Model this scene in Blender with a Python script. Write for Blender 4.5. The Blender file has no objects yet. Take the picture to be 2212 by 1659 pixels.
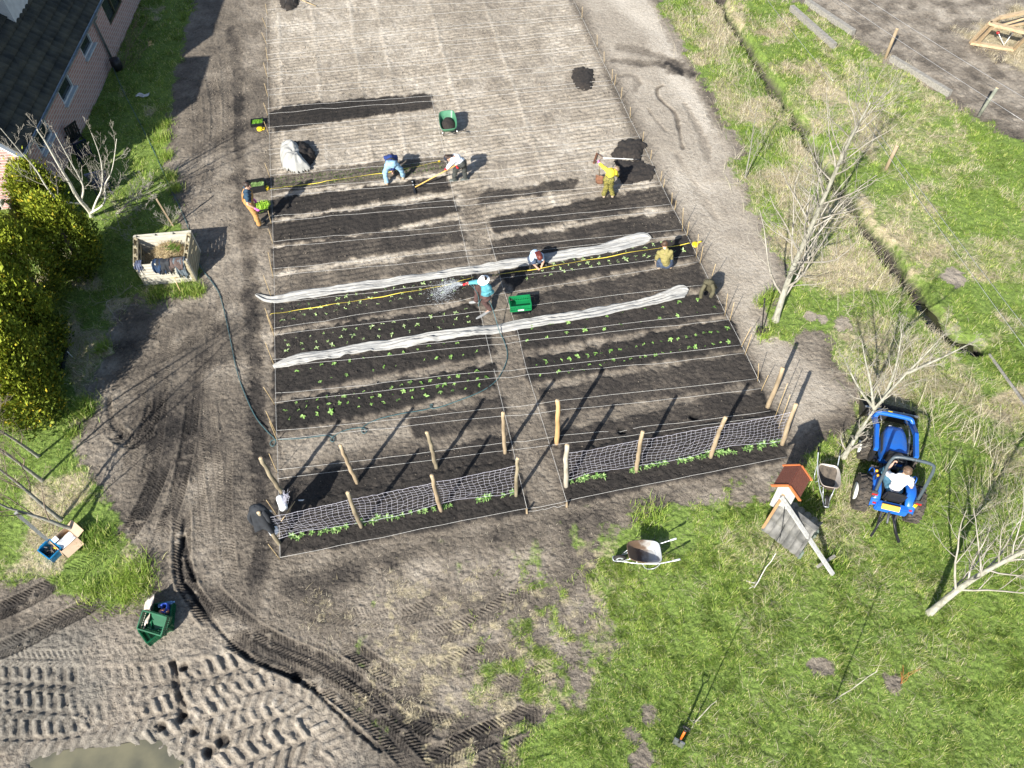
import bpy, bmesh, math, random
import numpy as np
from mathutils import Vector, Matrix

SC = bpy.context.scene
COL = SC.collection
rnd = random.Random(7)
rng = np.random.default_rng(11)
TAU = 2 * math.pi

# ---------------------------------------------------------------- camera
H = 17.0                       # metres above the field
FPX, CX, CY = 1715.4, 1106.0, 829.5
PITCH, ROLL, YAW = 0.63782, -0.06193, 0.14838
_c, _s = math.cos(PITCH), math.sin(PITCH)
_r0 = np.array([1.0, 0, 0]); _u0 = np.array([0, _c, _s]); FWD = np.array([0, _s, -_c])
_cr, _sr = math.cos(ROLL), math.sin(ROLL)
RGT = _cr * _r0 + _sr * _u0
UPV = -_sr * _r0 + _cr * _u0
SUN_AZ, SUN_EL = math.radians(57.5), math.radians(34.3)   # shadows fall towards SUN_AZ


def G(px, py, z=0.0):
    """survey: point of the place at height z seen at photo position (px, py)"""
    d = (px - CX) * RGT - (py - CY) * UPV + FPX * FWD
    t = (H - z) / -d[2]
    return Vector((d[0] * t, d[1] * t, z))


def gp(pts, z=0.0):
    return np.array([G(p[0], p[1], z)[:2] for p in pts])


cam = bpy.data.cameras.new('camera')
cam.sensor_width = 36.0
cam.lens = FPX / 2212.0 * 36.0
cam.clip_end = 2000
cam_o = bpy.data.objects.new('camera', cam); COL.objects.link(cam_o)
M = Matrix((RGT, UPV, -FWD)).transposed().to_4x4()
M.translation = Vector((0, 0, H))
cam_o.matrix_world = M
SC.camera = cam_o


# ---------------------------------------------------------------- tags and objects
def tag(o, label=None, cat=None, group=None, kind=None):
    if label: o['label'] = label
    if cat: o['category'] = cat
    if group: o['group'] = group
    if kind: o['kind'] = kind
    return o


def empty(name, loc, rz=0.0, label=None, cat=None, group=None):
    o = bpy.data.objects.new(name, None)
    o.empty_display_size = 0.1
    o.location = loc; o.rotation_euler = (0, 0, rz)
    COL.objects.link(o)
    return tag(o, label, cat, group)


def copy_tree(o, parent=None):
    c = o.copy(); COL.objects.link(c)
    c.parent = parent
    for ch in list(o.children):
        copy_tree(ch, c)
    return c


class MB:
    """collects shapes and links them as ONE mesh object"""
    def __init__(s):
        s.v = []; s.f = []; s.n = 0; s.sm = []

    def add(s, v, f, smooth=True):
        v = np.asarray(v, float).reshape(-1, 3)
        s.v.append(v)
        b = s.n
        for q in f:
            s.f.append([i + b for i in q]); s.sm.append(smooth)
        s.n += len(v)
        return s

    def box(s, c, size, rz=0.0, rot=None, bev=0.0):
        sx, sy, sz = [k / 2 for k in size]
        if bev <= 0:
            P = [(x, y, z) for x in (-sx, sx) for y in (-sy, sy) for z in (-sz, sz)]
            Fc = [(0, 1, 3, 2), (4, 6, 7, 5), (0, 4, 5, 1), (2, 3, 7, 6), (0, 2, 6, 4), (1, 5, 7, 3)]
        else:
            b = min(bev, sx * .9, sy * .9, sz * .9)
            bm = bmesh.new()
            bmesh.ops.create_cube(bm, size=1.0)
            for q in bm.verts: q.co = Vector((q.co.x * 2 * sx, q.co.y * 2 * sy, q.co.z * 2 * sz))
            bmesh.ops.bevel(bm, geom=bm.edges[:], offset=b, segments=2, affect='EDGES')
            bm.verts.index_update()
            P = [q.co[:] for q in bm.verts]; Fc = [[q.index for q in fc.verts] for fc in bm.faces]
            bm.free()
        m = rot if rot is not None else Matrix.Rotation(rz, 3, 'Z')
        P = [m @ Vector(p) + Vector(c) for p in P]
        return s.add([p[:] for p in P], Fc, False)

    def beam(s, a, b, w, h, up=(0, 0, 1)):
        a = Vector(a); b = Vector(b); d = (b - a)
        L = d.length; x = d.normalized(); upv = Vector(up)
        y = upv.cross(x)
        if y.length < 1e-4: y = Vector((0, 1, 0)).cross(x)
        y.normalize(); z = x.cross(y)
        return s.box((a + b) / 2, (L, w, h), rot=Matrix((x, y, z)).transposed())

    def tube(s, pts, r, n=8, caps=True, closed=False):
        P = np.asarray([tuple(p) for p in pts], float)
        k = len(P)
        rr = np.full(k, r, float) if np.isscalar(r) else np.asarray(r, float)
        T = np.zeros_like(P)
        if closed:
            T = np.roll(P, -1, 0) - np.roll(P, 1, 0)
        else:
            T[1:-1] = P[2:] - P[:-2]; T[0] = P[1] - P[0]; T[-1] = P[-1] - P[-2]
        T /= np.maximum(np.linalg.norm(T, axis=1, keepdims=True), 1e-9)
        a = np.array([0, 0, 1.0]) if abs(T[0][2]) < .9 else np.array([1.0, 0, 0])
        nv = np.cross(T[0], a); nv /= np.linalg.norm(nv)
        ang = np.arange(n) / n * TAU
        V = np.zeros((k, n, 3))
        for i in range(k):
            nv = nv - T[i] * (nv @ T[i]); nv /= max(np.linalg.norm(nv), 1e-9)
            bv = np.cross(T[i], nv)
            V[i] = P[i] + rr[i] * (np.cos(ang)[:, None] * nv + np.sin(ang)[:, None] * bv)
        Fc = []
        for i in range(k if closed else k - 1):
            j = (i + 1) % k
            for q in range(n):
                q2 = (q + 1) % n
                Fc.append((i * n + q, i * n + q2, j * n + q2, j * n + q))
        if caps and not closed:
            Fc.append(tuple(range(n))[::-1]); Fc.append(tuple((k - 1) * n + q for q in range(n)))
        return s.add(V.reshape(-1, 3), Fc)

    def capsule(s, a, b, ra, rb, n=12):
        a = np.array(a, float); b = np.array(b, float)
        d = b - a; L = np.linalg.norm(d)
        d = d / L if L > 1e-6 else np.array([0, 0, 1.0])
        pts = []; rad = []
        for t in (-.98, -.8, -.45, 0): pts.append(a + d * t * ra); rad.append(ra * math.sqrt(1 - t * t))
        for t in (0.02, .45, .8, .98): pts.append(b + d * t * rb); rad.append(rb * math.sqrt(1 - t * t))
        return s.tube(pts, rad, n)

    def ball(s, c, r, n=12, m=8, rot=None):
        r = (r, r, r) if np.isscalar(r) else r
        V = [(0, 0, -1)]; Fc = []
        for i in range(1, m):
            ph = -math.pi / 2 + math.pi * i / m
            for j in range(n):
                V.append((math.cos(ph) * math.cos(TAU * j / n), math.cos(ph) * math.sin(TAU * j / n), math.sin(ph)))
        V.append((0, 0, 1)); top = len(V) - 1
        for j in range(n):
            Fc.append((0, 1 + (j + 1) % n, 1 + j))
            for i in range(m - 2):
                a = 1 + i * n
                Fc.append((a + j, a + (j + 1) % n, a + n + (j + 1) % n, a + n + j))
            a = 1 + (m - 2) * n
            Fc.append((a + j, a + (j + 1) % n, top))
        V = np.array(V) * np.array(r)
        if rot is not None: V = V @ np.array(rot).T
        return s.add(V + np.array(c), Fc)

    def lathe(s, prof, c=(0, 0, 0), n=20, axis='z'):
        V = []; k = len(prof)
        for r, z in prof:
            for j in range(n):
                x, y = r * math.cos(TAU * j / n), r * math.sin(TAU * j / n)
                V.append((x, y, z) if axis == 'z' else ((x, z, y) if axis == 'y' else (z, x, y)))
        Fc = []
        for i in range(k - 1):
            for j in range(n):
                Fc.append((i * n + j, i * n + (j + 1) % n, (i + 1) * n + (j + 1) % n, (i + 1) * n + j))
        if prof[0][0] > 1e-5: Fc.append(tuple(range(n))[::-1])
        if prof[-1][0] > 1e-5: Fc.append(tuple((k - 1) * n + j for j in range(n)))
        return s.add(np.array(V) + np.array(c), Fc)

    def grid(s, P, smooth=True, wrap=False):
        P = np.asarray(P, float); a, b = P.shape[:2]
        Fc = []
        for i in range(a - 1):
            for j in range(b if wrap else b - 1):
                j2 = (j + 1) % b
                Fc.append((i * b + j, i * b + j2, (i + 1) * b + j2, (i + 1) * b + j))
        return s.add(P.reshape(-1, 3), Fc, smooth)

    def prism(s, poly, z0, z1):
        n = len(poly)
        V = [(p[0], p[1], z0) for p in poly] + [(p[0], p[1], z1) for p in poly]
        Fc = [tuple(range(n))[::-1], tuple(range(n, 2 * n))] + [(i, (i + 1) % n, n + (i + 1) % n, n + i) for i in range(n)]
        return s.add(V, Fc, False)

    def mesh(s, name):
        me = bpy.data.meshes.new(name)
        V = np.concatenate(s.v) if s.v else np.zeros((0, 3))
        me.from_pydata(V.tolist(), [], s.f)
        me.polygons.foreach_set('use_smooth', s.sm)
        me.update()
        return me

    def build(s, name, mat, parent=None, loc=None):
        me = s.mesh(name)
        if mat is not None:
            for m_ in (mat if isinstance(mat, (list, tuple)) else [mat]): me.materials.append(m_)
        o = bpy.data.objects.new(name, me); COL.objects.link(o)
        if parent is not None: o.parent = parent
        if loc is not None: o.location = loc
        return o


def fast_mesh(name, V, faces_flat, per, mat, colors=None, smooth=False):
    """big meshes straight from arrays; per = corners of every face"""
    me = bpy.data.meshes.new(name)
    nf = len(faces_flat) // per
    me.vertices.add(len(V)); me.vertices.foreach_set('co', np.ascontiguousarray(V, dtype=np.float32).ravel())
    me.loops.add(len(faces_flat)); me.loops.foreach_set('vertex_index', np.ascontiguousarray(faces_flat, dtype=np.int32))
    me.polygons.add(nf)
    me.polygons.foreach_set('loop_start', np.arange(0, nf * per, per, dtype=np.int32))
    me.polygons.foreach_set('loop_total', np.full(nf, per, dtype=np.int32))
    me.update(calc_edges=True)
    if smooth: me.polygons.foreach_set('use_smooth', np.ones(nf, dtype=bool))
    if colors is not None:
        for nm, c in colors.items():
            at = me.attributes.new(nm, 'FLOAT_COLOR', 'POINT')
            at.data.foreach_set('color', np.ascontiguousarray(c, dtype=np.float32).ravel())
    me.materials.append(mat)
    o = bpy.data.objects.new(name, me); COL.objects.link(o)
    return o


# ---------------------------------------------------------------- procedural materials
def _nt(name):
    m = bpy.data.materials.new(name); m.use_nodes = True
    nt = m.node_tree
    b = nt.nodes['Principled BSDF']
    return m, nt, b


def lk(nt, a, b): nt.links.new(a, b)


def rgb(c): return (c[0], c[1], c[2], 1.0)


MATS = {}


def pm(name, c1, c2=None, scale=8.0, rough=.7, metal=0.0, bump=.15, stretch=(1, 1, 1), detail=4, bscale=None, trans=0.0, lo=.35, hi=.65):
    if name in MATS: return MATS[name]
    m, nt, b = _nt(name)
    c2 = c2 or tuple(k * .72 for k in c1)
    tc = nt.nodes.new('ShaderNodeTexCoord'); mp = nt.nodes.new('ShaderNodeMapping')
    mp.inputs['Scale'].default_value = stretch
    lk(nt, tc.outputs['Object'], mp.inputs['Vector'])
    n = nt.nodes.new('ShaderNodeTexNoise'); n.inputs['Scale'].default_value = scale; n.inputs['Detail'].default_value = detail
    lk(nt, mp.outputs[0], n.inputs['Vector'])
    r = nt.nodes.new('ShaderNodeValToRGB')
    r.color_ramp.elements[0].position = lo; r.color_ramp.elements[0].color = rgb(c2)
    r.color_ramp.elements[1].position = hi; r.color_ramp.elements[1].color = rgb(c1)
    lk(nt, n.outputs['Fac'], r.inputs['Fac']); lk(nt, r.outputs['Color'], b.inputs['Base Color'])
    b.inputs['Roughness'].default_value = rough; b.inputs['Metallic'].default_value = metal
    if trans: b.inputs['Transmission Weight'].default_value = trans
    if bump:
        n2 = nt.nodes.new('ShaderNodeTexNoise'); n2.inputs['Scale'].default_value = bscale or scale * 3; n2.inputs['Detail'].default_value = 3
        lk(nt, mp.outputs[0], n2.inputs['Vector'])
        bp = nt.nodes.new('ShaderNodeBump'); bp.inputs['Strength'].default_value = bump; bp.inputs['Distance'].default_value = .02
        lk(nt, n2.outputs['Fac'], bp.inputs['Height']); lk(nt, bp.outputs['Normal'], b.inputs['Normal'])
    MATS[name] = m
    return m


def attr_mat(name, rough=.6, transl=.0, scale=5.0):
    """colour comes from the mesh attribute 'tint' (leaf by leaf) times a little noise"""
    m, nt, b = _nt(name)
    a = nt.nodes.new('ShaderNodeAttribute'); a.attribute_name = 'tint'
    lk(nt, a.outputs['Color'], b.inputs['Base Color'])
    b.inputs['Roughness'].default_value = rough
    b.inputs['Specular IOR Level'].default_value = .25
    if transl:
        t = nt.nodes.new('ShaderNodeBsdfTranslucent'); lk(nt, a.outputs['Color'], t.inputs['Color'])
        mx = nt.nodes.new('ShaderNodeMixShader'); mx.inputs[0].default_value = transl
        out = nt.nodes['Material Output']
        lk(nt, b.outputs[0], mx.inputs[1]); lk(nt, t.outputs[0], mx.inputs[2]); lk(nt, mx.outputs[0], out.inputs['Surface'])
    return m


# ---------------------------------------------------------------- noise in plain numpy (works at any point)
def _hash(ix, iy, seed):
    h = (ix.astype(np.int64) * 374761393 + iy.astype(np.int64) * 668265263 + seed * 974711) & 0xFFFFFFFF
    h = ((h ^ (h >> 13)) * 1274126177) & 0xFFFFFFFF
    h = h ^ (h >> 16)
    return (h & 0xFFFFFF) / float(0xFFFFFF)


def vnoise(x, y, seed=0):
    ix = np.floor(x); iy = np.floor(y)
    fx = x - ix; fy = y - iy
    fx = fx * fx * (3 - 2 * fx); fy = fy * fy * (3 - 2 * fy)
    a = _hash(ix, iy, seed); b = _hash(ix + 1, iy, seed); c = _hash(ix, iy + 1, seed); d = _hash(ix + 1, iy + 1, seed)
    return a + (b - a) * fx + (c - a) * fy + (a - b - c + d) * fx * fy


def fbm(x, y, scale, octv=4, seed=0, gain=.5):
    v = np.zeros_like(x); amp = 1.0; tot = 0.0; f = scale
    for o in range(octv):
        v += amp * vnoise(x * f + 13.7 * o, y * f - 7.3 * o, seed + o * 17); tot += amp
        amp *= gain; f *= 2.03
    return v / tot


def sstep(e0, e1, x):
    t = np.clip((x - e0) / (e1 - e0), 0, 1)
    return t * t * (3 - 2 * t)


def psd(X, Y, poly, margin=1.5):
    """signed distance to polygon, positive inside, clamped to -margin far out"""
    P = np.asarray(poly, float)
    out = np.full(X.shape, -margin)
    x0, y0 = P.min(0) - margin; x1, y1 = P.max(0) + margin
    k = np.nonzero((X > x0) & (X < x1) & (Y > y0) & (Y < y1))[0]
    if len(k) == 0: return out
    x = X[k]; y = Y[k]
    d2 = np.full(len(k), 1e9); ins = np.zeros(len(k), bool)
    for i in range(len(P)):
        ax, ay = P[i]; bx, by = P[(i + 1) % len(P)]
        ex, ey = bx - ax, by - ay
        wx, wy = x - ax, y - ay
        t = np.clip((wx * ex + wy * ey) / (ex * ex + ey * ey + 1e-12), 0, 1)
        d2 = np.minimum(d2, (wx - ex * t) ** 2 + (wy - ey * t) ** 2)
        c = ((ay > y) != (by > y))
        with np.errstate(divide='ignore', invalid='ignore'):
            xi = (bx - ax) * (y - ay) / (by - ay + 1e-12) + ax
        ins ^= c & (x < xi)
    d = np.sqrt(d2)
    out[k] = np.where(ins, d, -d)
    return out


def pathsd(X, Y, path, w):
    """points within w of a polyline: (indices, distance along, signed offset)"""
    P = np.asarray(path, float)
    # smooth the polyline
    for _ in range(2):
        Q = [P[0]]
        for a, b in zip(P[:-1], P[1:]): Q += [a * .75 + b * .25, a * .25 + b * .75]
        Q.append(P[-1]); P = np.array(Q)
    x0, y0 = P.min(0) - w; x1, y1 = P.max(0) + w
    k = np.nonzero((X > x0) & (X < x1) & (Y > y0) & (Y < y1))[0]
    if len(k) == 0: return k, None, None
    x = X[k]; y = Y[k]
    best = np.full(len(k), 1e9); S = np.zeros(len(k)); D = np.zeros(len(k)); acc = 0.0
    for i in range(len(P) - 1):
        ax, ay = P[i]; ex, ey = P[i + 1] - P[i]; L = math.hypot(ex, ey) + 1e-9
        wx, wy = x - ax, y - ay
        t = np.clip((wx * ex + wy * ey) / (L * L), 0, 1)
        d2 = (wx - ex * t) ** 2 + (wy - ey * t) ** 2
        mk = d2 < best
        best[mk] = d2[mk]; S[mk] = acc + t[mk] * L
        sg = np.sign(ex * wy - ey * wx)
        D[mk] = (np.sqrt(d2) * sg)[mk]
        acc += L
    m = best < w * w
    return k[m], S[m], D[m]
# ================================================================ GROUND
ROWD = np.array([math.cos(YAW), math.sin(YAW)])      # along the bed rows
COLD = np.array([-math.sin(YAW), math.cos(YAW)])     # across them


def P_(*p): return gp(p)


FIELD = P_((575, -60), (607, 1210), (1700, 992), (1236, 0), (1215, -60))
BEDS = [  # polygon, darkness, raise
    (P_((583, 245), (625, 232), (928, 203), (932, 232), (760, 256), (600, 283), (580, 268)), .93, .02),
    (P_((581, 381), (825, 350), (957, 344), (962, 366), (800, 392), (592, 414)), .66, .0),
    (P_((588, 433), (890, 394), (965, 381), (973, 408), (800, 437), (600, 470)), .92, .03),
    (P_((585, 488), (700, 468), (980, 428), (987, 456), (900, 480), (830, 498), (750, 510), (595, 528)), .9, .04),
    (P_((592, 540), (988, 478), (1003, 521), (830, 548), (590, 586)), .80, .02),
    (P_((590, 600), (700, 585), (800, 572), (1000, 545), (1012, 566), (800, 604), (600, 640)), .62, .01),
    (P_((590, 661), (1022, 585), (1028, 643), (592, 714)), .88, .05),
    (P_((592, 728), (1030, 662), (1040, 700), (1035, 720), (594, 790)), .93, .05),
    (P_((594, 798), (1045, 722), (1066, 764), (900, 795), (594, 854)), .92, .05),
    (P_((594, 876), (1066, 790), (1072, 820), (1064, 838), (598, 934)), .96, .06),
    (P_((885, 905), (960, 888), (1085, 864), (1090, 912), (900, 948)), .80, .02),
    (P_((606, 1040), (1105, 946), (1108, 998), (604, 1100)), .86, .03),
    (P_((604, 1098), (1110, 996), (1136, 1102), (608, 1204)), .91, .04),
    # right of the middle path
    (P_((1036, 428), (1060, 412), (1120, 412), (1180, 396), (1250, 388), (1235, 408), (1120, 425), (1040, 440)), .75, .01),
    (P_((1058, 474), (1250, 440), (1436, 405), (1452, 441), (1200, 484), (1070, 503)), .80, .02),
    (P_((1058, 522), (1275, 490), (1457, 459), (1474, 498), (1380, 520), (1075, 572)), .78, .02),
    (P_((1080, 590), (1260, 560), (1486, 512), (1500, 557), (1300, 590), (1112, 627)), .90, .05),
    (P_((1112, 646), (1300, 610), (1508, 571), (1526, 615), (1460, 634), (1130, 695)), .80, .03),
    (P_((1116, 714), (1300, 680), (1535, 632), (1566, 680), (1350, 718), (1132, 754)), .90, .05),
    (P_((1136, 782), (1400, 730), (1578, 695), (1598, 751), (1400, 784), (1148, 828)), .96, .06),
    (P_((1166, 848), (1400, 804), (1604, 768), (1637, 822), (1420, 862), (1192, 900)), .82, .03),
    (P_((1205, 938), (1420, 890), (1642, 845), (1668, 902), (1500, 930), (1226, 985)), .84, .03),
    (P_((1222, 985), (1500, 925), (1670, 900), (1696, 990), (1500, 1030), (1226, 1084)), .91, .05),
]
PATHMUD = [P_((985, 400), (1045, 400), (1070, 560), (1225, 1088), (1140, 1106), (1075, 830), (1010, 540)),
           P_((607, 1206), (1140, 1106), (1225, 1088), (1700, 992), (1712, 1018), (1500, 1062), (1200, 1120), (900, 1190), (620, 1250), (560, 1210))]
GRASS_R = P_((1403, -10), (1456, 82), (1486, 137), (1531, 200), (1556, 255), (1600, 330), (1578, 346), (1573, 375), (1596, 402), (1606, 440), (1631, 465),
             (1638, 490), (1659, 520), (1691, 577), (1696, 615), (1680, 650), (1645, 650), (1636, 700), (1650, 735), (1696, 745), (1740, 729), (1775, 735), (1812, 790),
             (1850, 845), (1852, 885), (1834, 925), (1771, 945), (1735, 985), (1712, 1018), (1618, 1042), (1500, 1066), (1400, 1092), (1330, 1110), (1290, 1160), (1268, 1240),
             (1262, 1320), (1310, 1390), (1270, 1440), (1240, 1500), (1140, 1560), (1060, 1680), (1000, 1900), (3600, 1900), (3600, 900), (2700, 560), (2212, 305), (2109, 247), (2051, 210), (1925, 135), (1884, 98), (1841, 75), (1715, -10))
PATCHY = P_((700, 1240), (950, 1170), (1300, 1100), (1500, 1090), (1420, 1350), (1330, 1680), (1000, 1900), (820, 1640), (640, 1400), (640, 1300))
GRASS_L1 = P_((200, -20), (432, -20), (412, 75), (397, 125), (375, 225), (367, 270), (360, 337), (375, 400), (385, 440), (398, 485), (425, 505), (440, 600), (438, 635),
              (350, 647), (287, 647), (262, 670), (247, 727), (246, 765), (222, 800), (206, 830), (206, 880), (170, 917), (178, 950), (180, 1000), (217, 1050), (250, 1105), (257, 1122),
              (300, 1165), (318, 1244), (312, 1300), (270, 1335), (205, 1306), (125, 1292), (80, 1250), (0, 1270), (-500, 1300), (-500, 300), (0, 200))
PADDOCK = P_((1715, -20), (1841, 75), (1884, 98), (1925, 135), (2051, 210), (2109, 247), (2212, 305), (2700, 560), (3300, 300), (3000, -300), (1800, -200))
SANDY = P_((1200, -60), (1403, -20), (1600, 340), (1700, 600), (1640, 680), (1850, 860), (1720, 960), (1560, 640), (1385, 300), (1257, 20))
WETMUD = P_((-200, 1400), (100, 1345), (240, 1330), (420, 1370), (560, 1410), (680, 1480), (780, 1580), (860, 1700), (900, 1900), (-400, 1900))
DITCH = P_((1540, -30), (1556, 0), (1581, 37), (1618, 95), (1659, 162), (1696, 220), (1724, 252), (1746, 300), (1784, 362), (1809, 395), (1834, 430), (1884, 497), (1914, 532), (1941, 577),
           (1971, 610), (1989, 645), (2021, 685), (2046, 715), (2064, 735), (2112, 747))
PUDDLE = P_((70, 1645), (110, 1634), (175, 1621), (230, 1619), (295, 1606), (335, 1608), (358, 1634), (378, 1655), (390, 1720), (120, 1720))
STRAWPATCH = [P_((2095, 75), (2120, 110), (2212, 150), (2300, 160), (2300, 60), (2212, 20), (2150, 50)), P_((1905, 120), (1925, 133), (1915, 142), (1893, 132))]

# wheel tracks: path, half width, tread period, depth, lug height, moisture, chevron slope
TRACKS = [
    (P_((-60, 1466), (40, 1474), (130, 1480), (250, 1483), (380, 1474), (480, 1455), (560, 1436), (640, 1405)), .42, .25, .045, .050, .06, .6),
    (P_((-60, 1526), (60, 1534), (150, 1541), (240, 1543), (330, 1530)), .36, .25, .03, .045, .04, .6),
    (P_((330, 1690), (430, 1612), (520, 1570), (620, 1545), (690, 1520)), .42, .25, .03, .050, .05, .6),
    (P_((420, 1700), (520, 1650), (640, 1605), (750, 1575)), .42, .26, .03, .050, .05, .6),
    (P_((120, 1570), (260, 1560), (420, 1530), (560, 1490), (640, 1480)), .38, .24, .02, .045, .05, .6),
    (P_((-40, 1420), (120, 1425), (260, 1418), (400, 1395)), .2, .12, .015, .02, .0, 1.0),
    (P_((180, 1700), (260, 1640), (380, 1590), (470, 1540), (560, 1520)), .38, .25, .02, .045, .04, .6),
    (P_((-40, 1590), (60, 1598), (160, 1590), (240, 1570)), .36, .25, .02, .04, .04, .6),
    (P_((640, 1690), (700, 1650), (790, 1640)), .3, .21, .02, .045, .05, .9),
    (P_((560, 1480), (640, 1500), (700, 1545), (770, 1620), (800, 1690)), .36, .24, .02, .04, .04, .6),
    # fine treads
    (P_((300, 1090), (330, 1000), (345, 900), (350, 800), (370, 700)), .20, .075, .02, .022, .12, 1.0),
    (P_((270, 1060), (290, 960), (300, 860), (320, 760)), .20, .075, .02, .022, .12, 1.0),
    (P_((440, 1180), (430, 1080), (425, 980), (430, 860), (440, 740)), .18, .075, .02, .020, .08, 1.0),
    (P_((505, 1290), (490, 1180), (485, 1060), (490, 940)), .18, .08, .02, .018, .06, 1.0),
    (P_((620, 1310), (740, 1330), (860, 1340), (960, 1300)), .22, .09, .02, .025, .12, 1.0),
    (P_((900, 1380), (1000, 1360), (1100, 1300), (1170, 1230)), .22, .09, .02, .022, .12, 1.0),
    (P_((640, 1380), (760, 1460), (860, 1500), (980, 1500)), .20, .08, .02, .022, .14, 1.0),
    (P_((1000, 1690), (1060, 1640), (1150, 1610), (1230, 1600)), .22, .085, .02, .025, .16, 1.0),
    (P_((420, 180), (430, 280), (425, 380), (410, 460)), .18, .08, .02, .018, .05, 1.0),
    (P_((-60, 1425), (40, 1390), (120, 1345), (200, 1305), (262, 1255)), .23, .075, .035, .028, .32, 1.0),
    (P_((-40, 1335), (50, 1300), (150, 1240), (240, 1185), (290, 1140), (330, 1060), (360, 980)), .24, .075, .035, .028, .32, 1.0),
    (P_((330, 1185), (372, 1110), (395, 1020), (412, 930), (420, 850)), .2, .075, .03, .025, .26, 1.0),
    (P_((395, 1090), (392, 1180), (395, 1250), (425, 1300), (480, 1365), (553, 1412), (660, 1452), (745, 1505), (820, 1570), (900, 1660)), .22, .08, .045, .03, .34, 1.0),
    (P_((450, 1270), (520, 1340), (600, 1392), (700, 1430), (790, 1490), (880, 1570), (960, 1660)), .20, .08, .035, .03, .32, 1.0),
    (P_((725, 1380), (775, 1412), (835, 1455), (890, 1480)), .2, .08, .03, .03, .32, 1.0),
    (P_((840, 1520), (900, 1555), (960, 1570), (1030, 1565)), .25, .085, .03, .032, .34, 1.0),
    (P_((900, 1690), (960, 1630), (1040, 1590), (1120, 1560), (1190, 1500)), .25, .085, .03, .032, .3, 1.0),
    (P_((1040, 1500), (1130, 1470), (1200, 1440), (1260, 1410)), .22, .08, .02, .025, .2, 1.0),
    (P_((930, 1460), (1010, 1420), (1080, 1400), (1150, 1412)), .22, .08, .02, .025, .2, 1.0),
    (P_((300, 700), (340, 720), (380, 730)), .25, .08, .03, .028, .2, 1.0),
    (P_((290, 790), (340, 775), (400, 745), (450, 700), (480, 640)), .22, .08, .03, .025, .15, 1.0),
    (P_((235, 900), (250, 940), (300, 960), (330, 900), (340, 840)), .24, .085, .05, .035, .2, 1.0),
    (P_((470, 1100), (460, 1000), (450, 900), (455, 800), (465, 700), (470, 600)), .2, .08, .02, .018, .04, 1.0),
    (P_((450, 150), (470, 230), (465, 330), (455, 420)), .2, .08, .025, .02, .04, 1.0),
    (P_((480, 80), (495, 200), (490, 330)), .2, .08, .02, .02, .05, 1.0),
    (P_((1640, 440), (1610, 470), (1580, 500), (1560, 560)), .2, .08, .01, .012, .05, 1.0),
]
RUTS = [  # smooth dark wheel lines: path, half width, depth, moisture
    (P_((498, 60), (512, 120), (516, 250), (518, 400), (530, 520), (545, 640), (550, 800), (560, 950), (575, 1100), (560, 1230), (540, 1330)), .20, .012, .24),
    (P_((234, 860), (236, 890), (250, 925), (262, 940)), .08, .06, .22),
    (P_((398, 1118), (390, 1180), (388, 1244), (412, 1280), (425, 1300), (500, 1392), (553, 1429), (653, 1470), (703, 1512), (778, 1585), (823, 1620)), .045, .055, .24),
    (P_((372, 1430), (380, 1480), (392, 1520), (396, 1540)), .07, .12, .35),
    (P_((395, 1160), (405, 1215), (420, 1250)), .06, .06, .3),
    (P_((1338, 102), (1393, 112), (1450, 133), (1490, 160)), .24, .01, .34),
    (P_((1325, 130), (1380, 138), (1430, 136), (1460, 155)), .2, .01, .36),
    (P_((1450, 133), (1495, 165), (1530, 215), (1550, 270)), .22, .01, .2),
    (P_((1340, 165), (1366, 162), (1378, 175), (1372, 195)), .12, .02, .28),
    (P_((1432, 184), (1417, 190), (1423, 215), (1461, 243), (1466, 280), (1475, 320)), .06, .04, .32),
    (P_((1400, 235), (1420, 265), (1440, 285)), .05, .03, .25),
    (P_((1480, 225), (1520, 300), (1530, 345)), .12, .02, .15),
    (P_((1460, 330), (1500, 400), (1545, 470)), .12, .015, .12),
    
]
# soft patches: polygon, change of moisture
PATCHES = [
    (P_((600, 950), (885, 905), (900, 945), (606, 1015)), -.22),
    (P_((870, 1215), (1010, 1180), (1080, 1215), (1000, 1260), (880, 1260)), -.2),
    (P_((1060, 1190), (1200, 1170), (1200, 1260), (1100, 1270)), -.22),
    (P_((600, 1260), (720, 1200), (900, 1170), (860, 1230), (680, 1300)), .2),
    (P_((230, 940), (300, 930), (330, 1000), (260, 1090), (210, 1050)), -.1),
    (P_((1390, 60), (1330, 20), (1300, -20), (1400, -20), (1450, 90), (1560, 280), (1520, 290), (1440, 180)), -.15),
    (P_((250, 700), (400, 660), (470, 700), (440, 900), (300, 1000), (230, 850)), .14),
]


def seg(X, Y, a, b, w):
    ex, ey = b[0] - a[0], b[1] - a[1]; L2 = ex * ex + ey * ey
    t = np.clip(((X - a[0]) * ex + (Y - a[1]) * ey) / L2, 0, 1)
    return np.exp(-((X - a[0] - t * ex) ** 2 + (Y - a[1] - t * ey) ** 2) / (w * w))


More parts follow.
